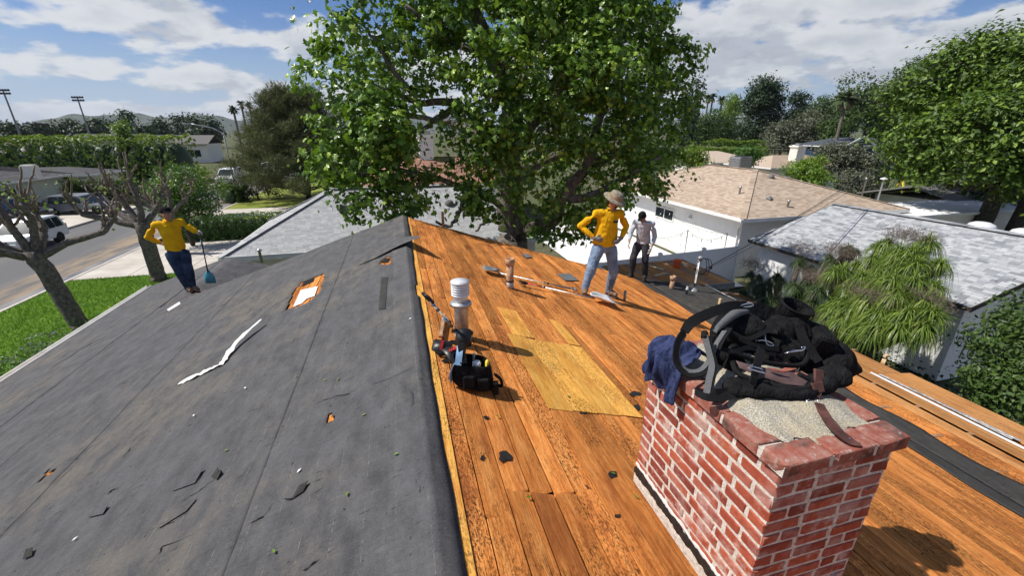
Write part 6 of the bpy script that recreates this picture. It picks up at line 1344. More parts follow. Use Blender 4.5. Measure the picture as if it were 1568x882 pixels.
# ------------------------------------------------------------ people
def xf(mb, mtx): mb.v = [tuple(mtx @ Vector(v)) for v in mb.v]; return mb
def finger_hand(mb, wrist, mid, dirn, palmn, thumbd, sc=1.0, curl=.5):
    """palm with four bent fingers and a thumb. dirn: wrist->knuckles, palmn: palm normal, thumbd: side of the thumb"""
    d = Vector(dirn).normalized(); n = Vector(palmn); n = (n - d * n.dot(d)).normalized(); s = Vector(thumbd); s = (s - d * s.dot(d) - n * s.dot(n)).normalized(); w_ = Vector(wrist)
    mb.tube([w_ - d * .03 * sc, w_ + d * .02 * sc, w_ + d * .055 * sc, w_ + d * .09 * sc], [.026 * sc, .031 * sc, .036 * sc, .034 * sc], 10, True, 0, (n, .55))
    for i, (o, L) in enumerate(((.028, .074), (.010, .082), (-.009, .076), (-.026, .060))):
        b = w_ + d * .088 * sc + s * o * sc; L *= sc; a = d; p = [b]
        for k, fr in enumerate((.42, .32, .26)):
            ang = curl * (k + .7) * .8; a = (d * math.cos(ang) + n * math.sin(ang)); p.append(p[-1] + a * (L * fr))
        mb.tube([b - d * .02 * sc] + p, [.0095 * sc, .0105 * sc, .0098 * sc, .0090 * sc, .0075 * sc], 7)
    b = w_ + d * .028 * sc + s * .026 * sc; t1 = b + (d * .55 + s * .75 + n * .2) * (.036 * sc); t2 = t1 + (d * .85 + s * .25 + n * .45 * (curl + .3)) * (.030 * sc); t3 = t2 + (d * .8 + n * .6 * curl) * (.024 * sc); mb.tube([b - s * .01, t1, t2, t3], [.014 * sc, .0125 * sc, .011 * sc, .0085 * sc], 7)
def person(name, label, loc, rot, J, st):
    J = dict(J); hd_ = Vector(J['head']); J['head'] = tuple(hd_ + (Vector(J['neck']) - hd_) * .16); T = Matrix.Translation(Vector(loc)) @ Matrix.Rotation(rot, 4, 'Z'); root = empty(name, loc, label, 'person'); V = lambda k: Vector(J[k])
    sh = st.get('fat', 1.0); pel, che, nek, hd = V('pelvis'), V('chest'), V('neck'), V('head'); ax = (V('sl') - V('sr')).normalized(); fwd = Vector((ax.y, -ax.x, 0)).normalized()
    HM = Matrix.Translation(hd) @ Euler(st['head'], 'XYZ').to_matrix().to_4x4()
    def arm(mb, s, k=1.0, upto='w'):
        a, e, w_ = V('s' + s), V('e' + s), V('w' + s)
        p = [a, a.lerp(e, .5), e, e.lerp(w_, .3), e.lerp(w_, .75)] + ([w_] if upto == 'w' else []); r = [.064, .054, .046, .045, .037] + ([.029] if upto == 'w' else []); mb.tube(p, [x * k for x in r], 12)
    def leg(mb, s, k=1.0, add=0.0):
        h, kn, an = V('h' + s), V('k' + s), V('a' + s); mb.tube([h, h.lerp(kn, .15), h.lerp(kn, .4), h.lerp(kn, .8), kn, kn.lerp(an, .3), kn.lerp(an, .75), an], [x * k + add for x in (.058, .078, .080, .064, .060, .058, .046, .040)], 14)
    flat = (fwd, .66)
    # one continuous body
    b = MB(); b.tube([pel - Vector((0, 0, .06)), pel + Vector((0, 0, .06)), pel.lerp(che, .5), che, che.lerp(nek, .6)], [.13, .145, .130, .150, .10], 18, True, 4, flat)
    b.tube([V('sr'), che.lerp(nek, .7), V('sl')], [.055, .07, .055], 10)
    b.tube([nek - Vector((0, 0, .06)), nek.lerp(hd, .5), hd], [.066, .061, .062], 12)
    for s in 'lr': arm(b, s, .95); leg(b, s, .95)
    for s in 'lr':
        hnd = J['hand' + s]; finger_hand(b, V('w' + s), None, *hnd, sc=1.0, curl=st.get('curl', .6)); an, to = V('a' + s), V('t' + s); b.tube([an, an.lerp(to, .5) - Vector((0, 0, .02)), to], [.038, .036, .026], 10)
    h = MB(); h.sphere((0, 0, .02), (.077, .096, .108), 18, 14); h.sphere((0, -.030, -.055), (.056, .062, .062), 14, 10); h.sphere((0, -.062, -.088), (.026, .022, .020), 10, 8)
    h.tube([(0, -.088, .020), (0, -.106, -.010), (0, -.110, -.022), (0, -.096, -.030)], [.010, .013, .016, .012], 8); h.sphere((0, -.080, .030), (.055, .018, .012), 12, 6); h.sphere((0, -.083, -.058), (.026, .014, .012), 10, 6)
    for s in (-1, 1): h.sphere((s * .078, .008, -.005), (.012, .022, .032), 8, 8); h.sphere((s * .048, -.070, -.020), (.020, .018, .020), 8, 6)
    b.add(xf(h, HM).v, h.f); organic('body', xf(b, T), M['skin'], root, .0085, 3)
    for s in (-1, 1):
        e = MB(); e.sphere((s * .031, -.0865, .008), (.0135, .008, .0075), 10, 6); eo = xf(e, T @ HM).build('eye', M['eye_white'], root, True); e = MB(); e.sphere((s * .031, -.0945, .008), (.0065, .003, .0065), 8, 6); xf(e, T @ HM).build('iris', M['hair'], eo, True)
        e = MB(); e.tube([(s * .014, -.095, .028), (s * .032, -.096, .034), (s * .052, -.084, .027)], .0055, 6); xf(e, T @ HM).build('eyebrow', M['hair'], root, True)
    e = MB(); e.tube([(-.026, -.090, -.062), (0, -.100, -.059), (.026, -.090, -.062)], [.004, .007, .004], 6); xf(e, T @ HM).build('mouth', M['lip'], root, True)
    if st.get('moustache'): e = MB(); e.tube([(-.038, -.083, -.056), (-.015, -.102, -.043), (.015, -.102, -.043), (.038, -.083, -.056)], [.006, .011, .011, .006], 7, True, 3); xf(e, T @ HM).build('moustache', M['hair'], root, True)
    hr = MB(); hr.sphere((0, .012, .040), (.085, .098, .100), 18, 12); hr.sphere((0, .045, -.02), (.074, .062, .075), 14, 10); organic('hair', xf(hr, T @ HM), M['hair'], root, .010, 2)
    # shirt
    s_ = MB(); s_.tube([pel + Vector((0, 0, st.get('hem', -.07))), pel + Vector((0, 0, .06)), pel.lerp(che, .5), che, che.lerp(nek, .58), nek - Vector((0, 0, .005))], [.178 * sh, .174 * sh, .166 * sh, .168, .134, .068], 22, True, 4, (fwd, .72))
    for s in 'lr':
        q = V('s' + s); s_.tube([nek - Vector((0, 0, .045)), (nek - Vector((0, 0, .06))).lerp(q, .5), q], [.072, .074, .070], 12); s_.sphere(q, (.070, .070, .070), 12, 8); s_.sphere(V('e' + s), .056, 12, 8); s_.tube([q - Vector((0, 0, .02)), q.lerp(che, .45) - Vector((0, 0, .02)), pel.lerp(che, .55) + (q - che) * .30], [.068, .085, .082], 12)
    if st.get('belly'): s_.sphere(pel.lerp(che, .45) + fwd * .055, (.145, .09, .17), 14, 10)
    for s in 'lr': arm(s_, s, 1.20, st.get('sleeve', {}).get(s, 'w') if isinstance(st.get('sleeve'), dict) else st.get('sleeve', 'w'))
    organic('shirt', xf(s_, T), st['shirt'], root, .012, 14, .006, 15, 3)
    if st.get('badge'): e = MB(); e.box(che + fwd * .118 + ax * .085 + Vector((0, 0, .02)), (.085, .012, .035)); xf(e, T).build('chest_print', M['denim_black'], root, bevel=.004)
    e = MB(); cn = (hd - nek).normalized(); e.tube([nek - cn * .03, nek + cn * .012], [.078, .066], 14); xf(e, T).build('collar', st['shirt'], root, True)
    # trousers
    t = MB(); t.sphere(pel - Vector((0, 0, .10)), (.13, .10, .10), 12, 8); t.tube([pel - Vector((0, 0, .09)), pel, pel + Vector((0, 0, .075))], [.150 * sh, .150 * sh, .134 * sh], 18, True, 3, (fwd, .66))
    for s in 'lr':
        leg(t, s, 1.16, .014); an = V('a' + s); kn = V('k' + s); t.tube([kn.lerp(an, .5), an + Vector((0, 0, -.035))], [.062, .068], 12)
    organic('trousers', xf(t, T), st['pants'], root, .013, 7, .011, 10, 8)
    for s in 'lr':
        f = MB(); an, to = V('a' + s), V('t' + s); dv = (to - an); dv.z = 0; dv.normalize(); hl = an - dv * .055; hl.z = to.z
        f.tube([hl + Vector((0, 0, .004)), an.lerp(to, .4) * 1.0, to + Vector((0, 0, .005))], [.046, .052, .043], 12); f.tube([an + Vector((0, 0, .05)), an - Vector((0, 0, .04))], [.050, .052], 12); bo = organic('boot', xf(f, T), st['boot'], root, .010, 3)
        so_ = MB(); zz = to.z - .040; so_.tube([Vector((hl.x, hl.y, zz)) - dv * .005, Vector((an.x, an.y, zz)).lerp(Vector((to.x, to.y, zz)), .5), Vector((to.x, to.y, zz)) + dv * .02], [.045, .050, .040], 12, True, 0, (Vector((0, 0, 1)), .35)); xf(so_, T).build('sole', M['boot_dark'], bo)
        if st.get('glove'):
            g = MB(); finger_hand(g, V('w' + s), None, *J['hand' + s], sc=1.16, curl=st.get('curl', .6)); a = (V('w' + s) - V('e' + s)).normalized(); g.tube([V('w' + s) - a * .045, V('w' + s) + a * .02], [.038, .036], 12); organic('glove', xf(g, T), st['glove'], root, .0075, 2)
    return root, T, HM
def people():
    d2 = Vector((1, 0, 0))
    # --- man in yellow with bush hat, hands on hips
    fr, fl = PR(897, 452), PR(934, 454); base = Vector(((fr.x + fl.x) / 2, (fr.y + fl.y) / 2, (fr.z + fl.z) / 2 + .015)); L = lambda p: tuple(Vector(p) - base)
    ar, al = Vector(fr) - base + Vector((0.0, .06, .10)), Vector(fl) - base + Vector((0, .06, .10)); tr, tl = ar + Vector((-.07, -.16, -.045)), al + Vector((.08, -.15, -.058))
    px_ = .07
    J = dict(pelvis=(px_, .05, .93), chest=(px_ + .01, .03, 1.27), neck=(px_ + .03, .02, 1.47), head=(px_ + .065, -.02, 1.625), sl=(px_ + .215, .03, 1.40), sr=(px_ - .195, .05, 1.41), el=(px_ + .40, .10, 1.155), er=(px_ - .42, .14, 1.20), wl=(px_ + .235, -.055, 1.00), wr=(px_ - .245, -.02, 1.03),
             hl=(px_ + .095, .05, .90), hr=(px_ - .095, .05, .90), kl=tuple(Vector((px_ + .13, 0, .90)).lerp(al, .53) + Vector((.02, -.06, 0))), kr=tuple(Vector((px_ - .12, .04, .90)).lerp(ar, .52) + Vector((-.02, -.05, 0))), al=tuple(al), ar=tuple(ar), tl=tuple(tl), tr=tuple(tr),
             handl=((-.55, -.35, -.25), (-.5, .6, 0), (0, .2, 1)), handr=((.75, -.35, -.25), (.4, .6, 0), (0, .2, 1)))
    root, T, HM = person('person', 'worker in yellow long-sleeve shirt, camouflage hat and pale jeans, hands on hips', base, 0.0, J, dict(head=(.50, 0, .60), shirt=M['shirt_yellow'], pants=M['denim'], boot=M['boot'], glove=M['glove_grey'], moustache=True, belly=True, fat=1.2, hem=-.06, badge=True, curl=.5))
    h = MB(); h.lathe([(.0, .118), (.055, .116), (.086, .100), (.097, .060), (.100, .028), (.135, .020), (.165, .004), (.172, -.008), (.168, -.012), (.130, .006), (.098, .014), (.094, .0)], (0, 0, .045), 26); hat = xf(h, T @ HM @ Matrix.Diagonal((1.05, 1.18, 1.08, 1))).build('hat', M['camo'], root, True)
    h = MB(); h.lathe([(.1005, .026), (.1025, .030), (.1015, .052), (.0985, .055)], (0, 0, .045), 26); xf(h, T @ HM @ Matrix.Diagonal((1.05, 1.18, 1.08, 1))).build('hat_band', M['lumber_brown'], hat, True)
    # --- man behind in grey, looking down
    base = PR2(985, 430) if False else PR(977, 428); base = base + Vector((0, 0, .015))
    J = dict(pelvis=(0, .06, .90), chest=(0, -.04, 1.22), neck=(0, -.13, 1.40), head=(0, -.215, 1.52), sl=(.195, -.06, 1.34), sr=(-.195, -.06, 1.34), el=(.27, -.02, 1.06), er=(-.24, -.16, 1.08), wl=(.25, -.16, .84), wr=(-.20, -.34, .93), hl=(.09, .06, .87), hr=(-.09, .06, .87), kl=(.12, -.03, .47), kr=(-.14, -.10, .50), al=(.13, .08, .10), ar=(-.16, -.02, .10), tl=(.15, -.10, .05), tr=(-.18, -.20, .05),
             handl=((0, -.25, -1), (-1, 0, 0), (0, -1, 0)), handr=((.1, -.6, -.8), (1, 0, 0), (0, -1, .3)))
    J = {k_: (v_ if k_.startswith('hand') else tuple(c_ * 1.06 for c_ in v_)) for k_, v_ in J.items()}
    root, T, HM = person('person', 'worker in pale grey shirt and dark jeans looking down, behind the man in yellow', base, math.radians(-48), J, dict(head=(.75, 0, -.15), shirt=M['shirt_grey'], pants=M['denim_black'], boot=M['boot_dark'], glove=M['glove_pale'], sleeve='e', curl=.7, fat=.98))
    c = MB(); c.sphere((0, .005, .050), (.090, .104, .090), 18, 10); c.tube([(-.06, -.085, .055), (0, -.135, .048), (.06, -.085, .055)], [.02, .05, .02], 10, True, 3, (Vector((0, 0, 1)), .18)); organic('cap', xf(c, T @ HM), M['black_cloth'], root, .009, 2)
    # --- man at left leaning on the shovel
    base = PR(289, 449, -1) + Vector((0, 0, .02)); hx = PR(322, 434, -1); top = hx + Vector((.03, .05, 1.02))
    Rz = math.radians(20); Ti = (Matrix.Translation(base) @ Matrix.Rotation(Rz, 4, 'Z')).inverted(); g = Ti @ (top + Vector((0, 0, .05)))
    J = dict(pelvis=(.0, .04, .93), chest=(-.01, .02, 1.27), neck=(-.01, .0, 1.46), head=(.01, -.03, 1.61), sl=(.19, .01, 1.40), sr=(-.20, .03, 1.39), el=(.37, -.06, 1.22), wl=tuple(Vector((g.x - .09, g.y + .0, g.z + .03))), er=(-.38, .16, 1.15), wr=(-.17, .16, .98), hl=(.09, .04, .90), hr=(-.09, .04, .90), kl=(.11, -.03, .50), kr=(-.06, -.03, .49), al=(.09, .03, .10), ar=(.01, .06, .10), tl=(.17, -.12, .045), tr=(.07, -.10, .045),
             handl=((.9, 0, -.25), (0, .1, -1), (0, -1, 0)), handr=((.6, -.2, -.5), (0, -1, 0), (0, 0, 1)))
    root, T, HM = person('person', 'worker in yellow shirt and dark blue jeans leaning on a teal shovel', base, Rz, J, dict(head=(.05, 0, .25), shirt=M['shirt_yellow'], pants=M['denim_navy'], boot=M['boot'], glove=M['glove_pale'], sleeve={'l': 'e', 'r': 'e'}, curl=.9, fat=.95, hem=-.07))
    c = MB(); c.sphere((0, .008, .058), (.092, .108, .080), 18, 10); c.tube([(-.06, -.085, .060), (0, -.125, .055), (.06, -.085, .060)], [.02, .04, .02], 10, True, 3, (Vector((0, 0, 1)), .2)); organic('cap', xf(c, T @ HM), M['black_cloth'], root, .009, 2)
    # his shovel
    S = empty('shovel', hx, 'teal square shovel with black grip held upright by the worker at left', 'shovel'); ax_ = (top - hx).normalized(); b = hx
    m_ = MB(); m_.tube([b + ax_ * .22, top - ax_ * .09], .016, 10); m_.build('shaft', M['denim_navy'], S, True)
    m_ = MB(); m_.tube([b + ax_ * .80, b + ax_ * .90], .021, 10); m_.build('sleeve', M['teal_paint'], S, True)
    m_ = MB(); sd = Vector((1, -.2, 0)).normalized(); m_.tube([top - ax_ * .12, top - ax_ * .08 + sd * .055, top - sd * -.055, top - sd * .055, top - ax_ * .08 - sd * .055, top - ax_ * .12], .013, 8); m_.build('grip', M['black_plastic'], S, True)
    m_ = MB(); fw_ = Vector((.2, 1, 0)).normalized(); rows = []
    for i, (z, w_, o) in enumerate(((.0, .105, -.005), (.10, .112, .012), (.19, .10, .018), (.235, .05, .012), (.28, .02, 0))):
        rows.append([b + ax_ * z + sd * (w_ * u) - fw_ * (o - .02 * u * u) for u in (-1, -.5, 0, .5, 1)])
    vs = [p for r_ in rows for p in r_]; fs = [(i * 5 + j, i * 5 + j + 1, (i + 1) * 5 + j + 1, (i + 1) * 5 + j) for i in range(4) for j in range(4)]; m_.add(vs, fs); o = m_.build('blade', M['teal_paint'], S, True); q = o.modifiers.new('s', 'SOLIDIFY'); q.thickness = .006
people()
# ------------------------------------------------------------ tools and clutter on the roof
NR = Vector((math.sin(TH), 0, math.cos(TH))); NL = Vector((-math.sin(TH), 0, math.cos(TH))); DR = Vector((math.cos(TH), 0, -math.sin(TH))); DY = Vector((0, 1, 0))
def shovels():
    # scoop shovel by the crew
    a, b = PR(806, 439) + NR * .05, PR(902, 460) + NR * .05; tip = PR(960, 461) + NR * .045; d = (b - a).normalized(); sd = d.cross(NR).normalized()
    S = empty('scoop_shovel', b, 'white scoop shovel with red and black handle lying by the man in yellow', 'shovel')
    m_ = MB(); m_.tube([a + d * .25, b + d * .08], .015, 10); m_.build('shaft', M['alu_white'], S, True)
    m_ = MB(); m_.tube([a, a + d * .30], .017, 10); m_.build('handle_sleeve', M['red_plastic'], S, True)
    m_ = MB(); g = a; m_.tube([g, g - d * .05 + sd * .055, g - d * .11 + sd * .05, g - d * .11 - sd * .05, g - d * .05 - sd * .055, g], .014, 8); m_.build('grip', M['black_plastic'], S, True)
    m_ = MB(); L = .46; rows = []
    for i in range(9):
        t = i / 8; w_ = .05 + .155 * min(1, t * 2.2); dep = .085 * math.sin(min(1, t * 1.3 + .12) * math.pi * .62) * (1 - .55 * t)
        rows.append([b + d * (L * t) + sd * (w_ * u) + NR * (.045 + dep * (abs(u) ** 2.2) - .04 * math.sin(t * 2.6)) for u in np.linspace(-1, 1, 9)])
    m_.add([p for r_ in rows for p in r_], [(i * 9 + j, i * 9 + j + 1, (i + 1) * 9 + j + 1, (i + 1) * 9 + j) for i in range(8) for j in range(8)]); o = m_.build('scoop', M['alu_white'], S, True); q = o.modifiers.new('s', 'SOLIDIFY'); q.thickness = .006
    # grey tear-off shovel lying behind the pipe
    a, b = PR(762, 421) + NR * .035, PR(872, 446) + NR * .05; d = (b - a).normalized(); sd = d.cross(NR).normalized()
    S = empty('tear_off_shovel', a, 'grey tear-off shovel lying behind the brown pipe on the boards', 'shovel')
    m_ = MB(); m_.tube([a, b], .016, 10); m_.build('shaft', M['galv'], S, True); m_ = MB(); m_.tube([a.lerp(b, .62), a.lerp(b, .68)], .021, 10); m_.build('ferrule', M['black_plastic'], S, True)
    m_ = MB(); m_.tube([b, b + d * .05 + sd * .05, b + d * .10 + sd * .045, b + d * .10 - sd * .045, b + d * .05 - sd * .05, b], .013, 8); m_.build('grip', M['grey_metal'], S, True)
    m_ = MB(); rows = []
    for i in range(6): t = i / 5; w_ = .03 + .085 * min(1, t * 1.8); rows.append([a - d * (.24 * t) + sd * (w_ * u) + NR * (.012 + .045 * u * u * (1 - .4 * t) - .01 * t) for u in np.linspace(-1, 1, 7)])
    m_.add([p for r_ in rows for p in r_], [(i * 7 + j, i * 7 + j + 1, (i + 1) * 7 + j + 1, (i + 1) * 7 + j) for i in range(5) for j in range(6)]); o = m_.build('blade', M['grey_metal'], S, True); q = o.modifiers.new('s', 'SOLIDIFY'); q.thickness = .005
    # two long tools leaning on the metal flue
    for i, (p0, p1, lab, m1) in enumerate((((690, 508), (660, 462), 'silver and blue pry tool leaning on the ridge left of the flue', 'alu_white'), ((700, 515), (694, 440), 'pale wooden handled tool upright against the flue', 'lumber'))):
        a = PR(*p0) + NR * .05; b = PY(*p1, (3.30, 3.42)[i]); d = (b - a).normalized(); S = empty('pry_tool', a, lab, 'tool'); sd = d.cross(NR).normalized()
        m_ = MB(); m_.tube([a, b], .013, 10); m_.build('shaft', M[m1], S, True); m_ = MB(); m_.tube([a.lerp(b, .02), a.lerp(b, .36)], .018, 10); m_.build('sleeve', M['blue_paint'], S, True)
        if i == 0:
            m_ = MB(); m_.tube([b - d * .14, b - d * .04], .018, 10); m_.build('collar', M['blue_paint'], S, True)
            m_ = MB(); e = b; m_.tube([e - d * .03, e + d * .02 + sd * .045, e + d * .10 + sd * .04, e + d * .10 - sd * .04, e + d * .02 - sd * .045, e - d * .03], .012, 8); m_.build('grip', M['black_plastic'], S, True)
        else: m_ = MB(); m_.box(a + d * .03, (.08, .02, .10), d.to_track_quat('Z', 'Y').to_matrix()); m_.build('head', M['grey_metal'], S, bevel=.006)
    a, b = PR(673, 520) + NR * .03, PR(678, 488) + NR * .04; m_ = MB(); m_.tube([a, b], .017, 10); o = m_.build('pipe_offcut', M['rust_pipe'], None, True); tag(o, 'short brown pipe offcut lying beside the ridge felt', 'pipe')
def kneepad(name, label, c, rot, red=True):
    R = Euler(rot).to_matrix(); root = empty(name, c, label, 'knee pad', 'pair of knee pads'); m_ = MB(); rows = []
    for i in range(7):
        t = i / 6; rows.append([Vector(c) + R @ Vector((.075 * u * (1 - .25 * abs(t - .5)), (t - .5) * .17, .055 * (1 - u * u * .8) * math.sin(math.pi * (t * .8 + .1)))) for u in np.linspace(-1, 1, 7)])
    m_.add([p for r_ in rows for p in r_], [(i * 7 + j, i * 7 + j + 1, (i + 1) * 7 + j + 1, (i + 1) * 7 + j) for i in range(6) for j in range(6)]); o = m_.build('shell', M['black_plastic'], root, True); q = o.modifiers.new('s', 'SOLIDIFY'); q.thickness = .016; q = o.modifiers.new('u', 'SUBSURF'); q.levels = q.render_levels = 1
    if red:
        m_ = MB()
        for k, u in enumerate((-.034, -.017, 0, .017, .034)): m_.tube([Vector(c) + R @ Vector((u - .008, -.012, .062 - u * u * 9)), Vector(c) + R @ Vector((u, .014, .064 - u * u * 9)), Vector(c) + R @ Vector((u + .008, -.012, .062 - u * u * 9))], .0042, 5)
        m_.build('zigzag_mark', M['red_plastic'], root)
    for s in (-1, 1): m_ = MB(); m_.ribbon([Vector(c) + R @ Vector((-.06, .05 * s, .01)), Vector(c) + R @ Vector((-.11, .05 * s, -.01)), Vector(c) + R @ Vector((-.05, .06 * s, -.03)), Vector(c) + R @ Vector((.07, .05 * s, -.02)), Vector(c) + R @ Vector((.06, .05 * s, .01))], R @ Vector((0, 1, 0)), .035, .003); m_.build('strap', M['black_webbing'], root)
def small_bag():
    # open-mouth tool bag by the flue
    c = PR(724, 590); o = c + NR * .0; root = empty('tool_bag', c, 'open black tool bag with light blue panel on the boards below the flue', 'bag')
    R = Matrix((Vector((math.cos(-.12), math.sin(-.12), 0)), Vector((-math.sin(-.12), math.cos(-.12), 0)), Vector((0, 0, 1)))).transposed()
    def Lp(x, y, z): return c + R @ Vector((x, y, 0)) + Vector((0, 0, z - x * RT * .9))
    m_ = MB(); n = 10
    # bellied walls from base ring to mouth ring
    def ring(z, hx, hy, r_, k=24):
        P = []
        for i in range(k):
            a = 2 * math.pi * i / k; cx, sy = math.cos(a), math.sin(a); e = .55; P.append(Lp(hx * math.copysign(abs(cx) ** e, cx), hy * math.copysign(abs(sy) ** e, sy), z + .012 * math.sin(3 * a + z * 20) * (z > .1)))
        return P
    prof = [(.01, .13, .085), (.03, .150, .10), (.10, .155, .105), (.17, .142, .095), (.215, .135, .085), (.213, .127, .077), (.16, .13, .083), (.06, .135, .088)]
    V = [p for (z, a, b) in prof for p in ring(z, a, b, 0)]; k = 24; F = [(i * k + j, i * k + (j + 1) % k, (i + 1) * k + (j + 1) % k, (i + 1) * k + j) for i in range(len(prof) - 1) for j in range(k)] + [tuple(reversed(range(k))), tuple(range((len(prof) - 1) * k, len(prof) * k))]
    m_.add(V, F); b = m_.build('shell', M['black_cloth'], root, True, subsurf=1)
    m_ = MB()
    for i, (x0, x1) in enumerate(((-.10, .0),)): m_.ribbon([Lp(-.125, -.075, .20), Lp(-.15, -.07, .12), Lp(-.145, -.05, .05)], R @ Vector((.35, 1, 0)), .07, .006)
    m_.build('blue_panel', M['blue_cloth'], root)
    m_ = MB(); m_.ribbon([Lp(-.06, .088, .22), Lp(-.075, .05, .30), Lp(-.07, -.02, .315), Lp(-.06, -.085, .22)], R @ Vector((1, 0, 0)), .05, .008); m_.build('flap', M['black_cloth'], root)
    m_ = MB(); m_.ribbon([Lp(-.075, .03, .31), Lp(-.085, -.05, .28), Lp(-.10, -.088, .20)], R @ Vector((1, 0, .2)), .045, .004); m_.build('blue_flap_lining', M['blue_cloth'], root)
    for s in (-1, 1):
        m_ = MB(); m_.box(Lp(.05 * s + .02, -.112, .09), (.085, .03, .10), R); m_.build('pocket', M['black_cloth'], root, bevel=.012)
    m_ = MB(); m_.tube([Lp(.155, -.05, .16), Lp(.20, -.06, .13), Lp(.21, -.02, .05), Lp(.175, .02, .03)], .012, 8, True, 5); m_.build('handle', M['black_webbing'], root, True)
    m_ = MB(); m_.box(Lp(.16, -.09, .07), (.04, .05, .10), R); m_.build('side_pouch', M['black_cloth'], root, bevel=.01)
    for nm, lab, cc, p, q, r_ in (('spray_can', 'white can standing in the tool bag', 'alu_white', (.03, -.02, .05), (.035, -.03, .225), .03), ('yellow_tool', 'yellow handled tool in the tool bag', 'yellow_plastic', (.085, .0, .06), (.11, -.02, .245), .014), ('grey_tool', 'dark plier handles in the tool bag', 'grey_metal', (.0, .03, .06), (.02, .045, .25), .012)):
        m_ = MB(); a, b_ = Lp(*p), Lp(*q); m_.tube([a, a.lerp(b_, .9), b_], [r_, r_, r_ * .7], 12); t = m_.build(nm, M[cc], None, True); tag(t, lab, 'can' if 'can' in nm else 'tool')
    kneepad('knee_pad', 'black knee pad with red zigzag mark lying nearest the ridge', PR(690, 548) + NR * .03, (.35, .2, .5)); kneepad('knee_pad', 'plain black knee pad against the flue foot', PR(706, 528) + NR * .07, (.9, .1, -.3), False); kneepad('knee_pad', 'black knee pad with red mark half under the other two, by the ridge', PR(675, 538) + NR * .03, (.2, -.6, 1.2))
def belt_rig():
    """tool belt with suspenders heaped on the chimney top"""
    Z0 = 5.152; root = empty('tool_belt', (1.52, 1.42, Z0), 'heap of black tool belt, pouches and suspenders on the chimney top', 'tool belt'); B = lambda px, py, Y: PY(px, py, Y)
    k = lambda zx, zy, Y: PY(970 + zx / 3.674, 440 + zy / 3.674, Y)       # points surveyed in a close-up of the heap
    kz = lambda zx, zy, z: PZ(970 + zx / 3.674, 440 + zy / 3.674, z)
    UP = Vector((0, 0, 1)); CAMD = Vector((-.45, -.6, .65)).normalized()
    def face(P, tilt=0.0):
        out = []
        for i, p in enumerate(P):
            t = (P[min(i + 1, len(P) - 1)] - P[max(i - 1, 0)]).normalized(); v = (Vector((0, 0, CAMZ)) - p).normalized(); w_ = t.cross(v).normalized(); out.append(w_ * math.cos(tilt) + v * math.sin(tilt))
        return out
    # inner mass so that no daylight shows through the heap
    m_ = MB(); m_.sphere(k(760, 370, 1.56), (.21, .14, .09), 14, 10); m_.sphere(k(1100, 410, 1.52), (.12, .13, .11), 12, 10); m_.sphere(k(600, 470, 1.45), (.11, .08, .05), 12, 8); m_.sphere(k(860, 250, 1.62), (.17, .10, .10), 12, 8); m_.sphere(k(620, 250, 1.60), (.11, .10, .10), 12, 8); m_.sphere(k(880, 540, 1.36), (.15, .08, .045), 12, 8); m_.sphere(k(1060, 500, 1.44), (.11, .10, .06), 12, 8); m_.sphere(k(520, 380, 1.50), (.09, .07, .06), 12, 8); m_.sphere(k(740, 590, 1.30), (.13, .055, .035), 12, 8); organic('pouch_mass', m_, M['black_cloth'], root, .013, 3, .014, 22, 4)
    # padded waist belt: big arch
    P = [k(470, 330, 1.52), k(480, 240, 1.55), k(560, 150, 1.62), k(690, 130, 1.68), k(830, 180, 1.66), k(930, 270, 1.58), k(985, 370, 1.50), k(1010, 470, 1.44)]
    W = [CAMD.cross((P[min(i + 1, 7)] - P[max(i - 1, 0)])).normalized() * -.5 + CAMD * .9 + UP * .4 for i in range(8)]
    W = face(P, .35); m_ = MB(); m_.ribbon(P, W, [.06, .075, .085, .085, .08, .08, .075, .07], .014, 8); m_.build('waist_belt', M['black_cloth'], root)
    m_ = MB(); m_.tube([p + w_.normalized() * .04 for p, w_ in zip(P, W)], .008, 8, True, 6); m_.build('belt_piping', M['black_webbing'], root, True)
    m_ = MB(); m_.tube([k(452, 250, 1.50), k(500, 200, 1.54), k(570, 150, 1.57), k(640, 135, 1.6)], [.014, .022, .022, .012], 8, True, 4); m_.build('belt_padding', M['grey_mesh'], root, True)
    # suspenders
    P = [k(285, 245, 1.46), k(245, 320, 1.42), k(242, 420, 1.38), k(300, 488, 1.34), k(390, 480, 1.33), k(450, 400, 1.38), k(490, 310, 1.43), k(540, 230, 1.48)]
    W = [Vector((-.5, -.2, .5)), Vector((-.8, -.2, .2)), Vector((-.8, -.3, -.1)), Vector((-.2, -.4, -.8)), Vector((.5, -.3, -.7)), Vector((.8, -.3, .1)), Vector((.8, -.3, .1)), Vector((.7, -.3, .3))]
    W = face(P, .7); m_ = MB(); m_.ribbon(P, W, .030, .006, 8); m_.build('suspender', M['black_webbing'], root)
    m_ = MB(); C = sum(P, Vector()) / len(P); m_.ribbon([p.lerp(C, .13) + Vector((0, .006, -.003)) for p in P], face(P, .9), .024, .006, 8); m_.build('suspender_padding', M['grey_mesh'], root)
    P = [k(285, 250, 1.46), k(330, 195, 1.50), k(430, 145, 1.55), k(540, 105, 1.60), k(640, 98, 1.64)]; m_ = MB(); m_.ribbon(P, face(P, .2), [.04, .05, .05, .046, .036], .005, 8); m_.build('suspender', M['black_webbing'], root)
    P = [k(410, 600, 1.24), k(425, 520, 1.28), k(440, 440, 1.33), k(420, 350, 1.38), k(400, 270, 1.42)]; m_ = MB(); m_.ribbon(P, face(P), .026, .006, 8); m_.build('suspender_padding', M['grey_mesh'], root)
    m_ = MB(); m_.ribbon([p + Vector((.018, -.006, -.002)) for p in P], face(P), .014, .008, 8); m_.build('suspender', M['black_webbing'], root)
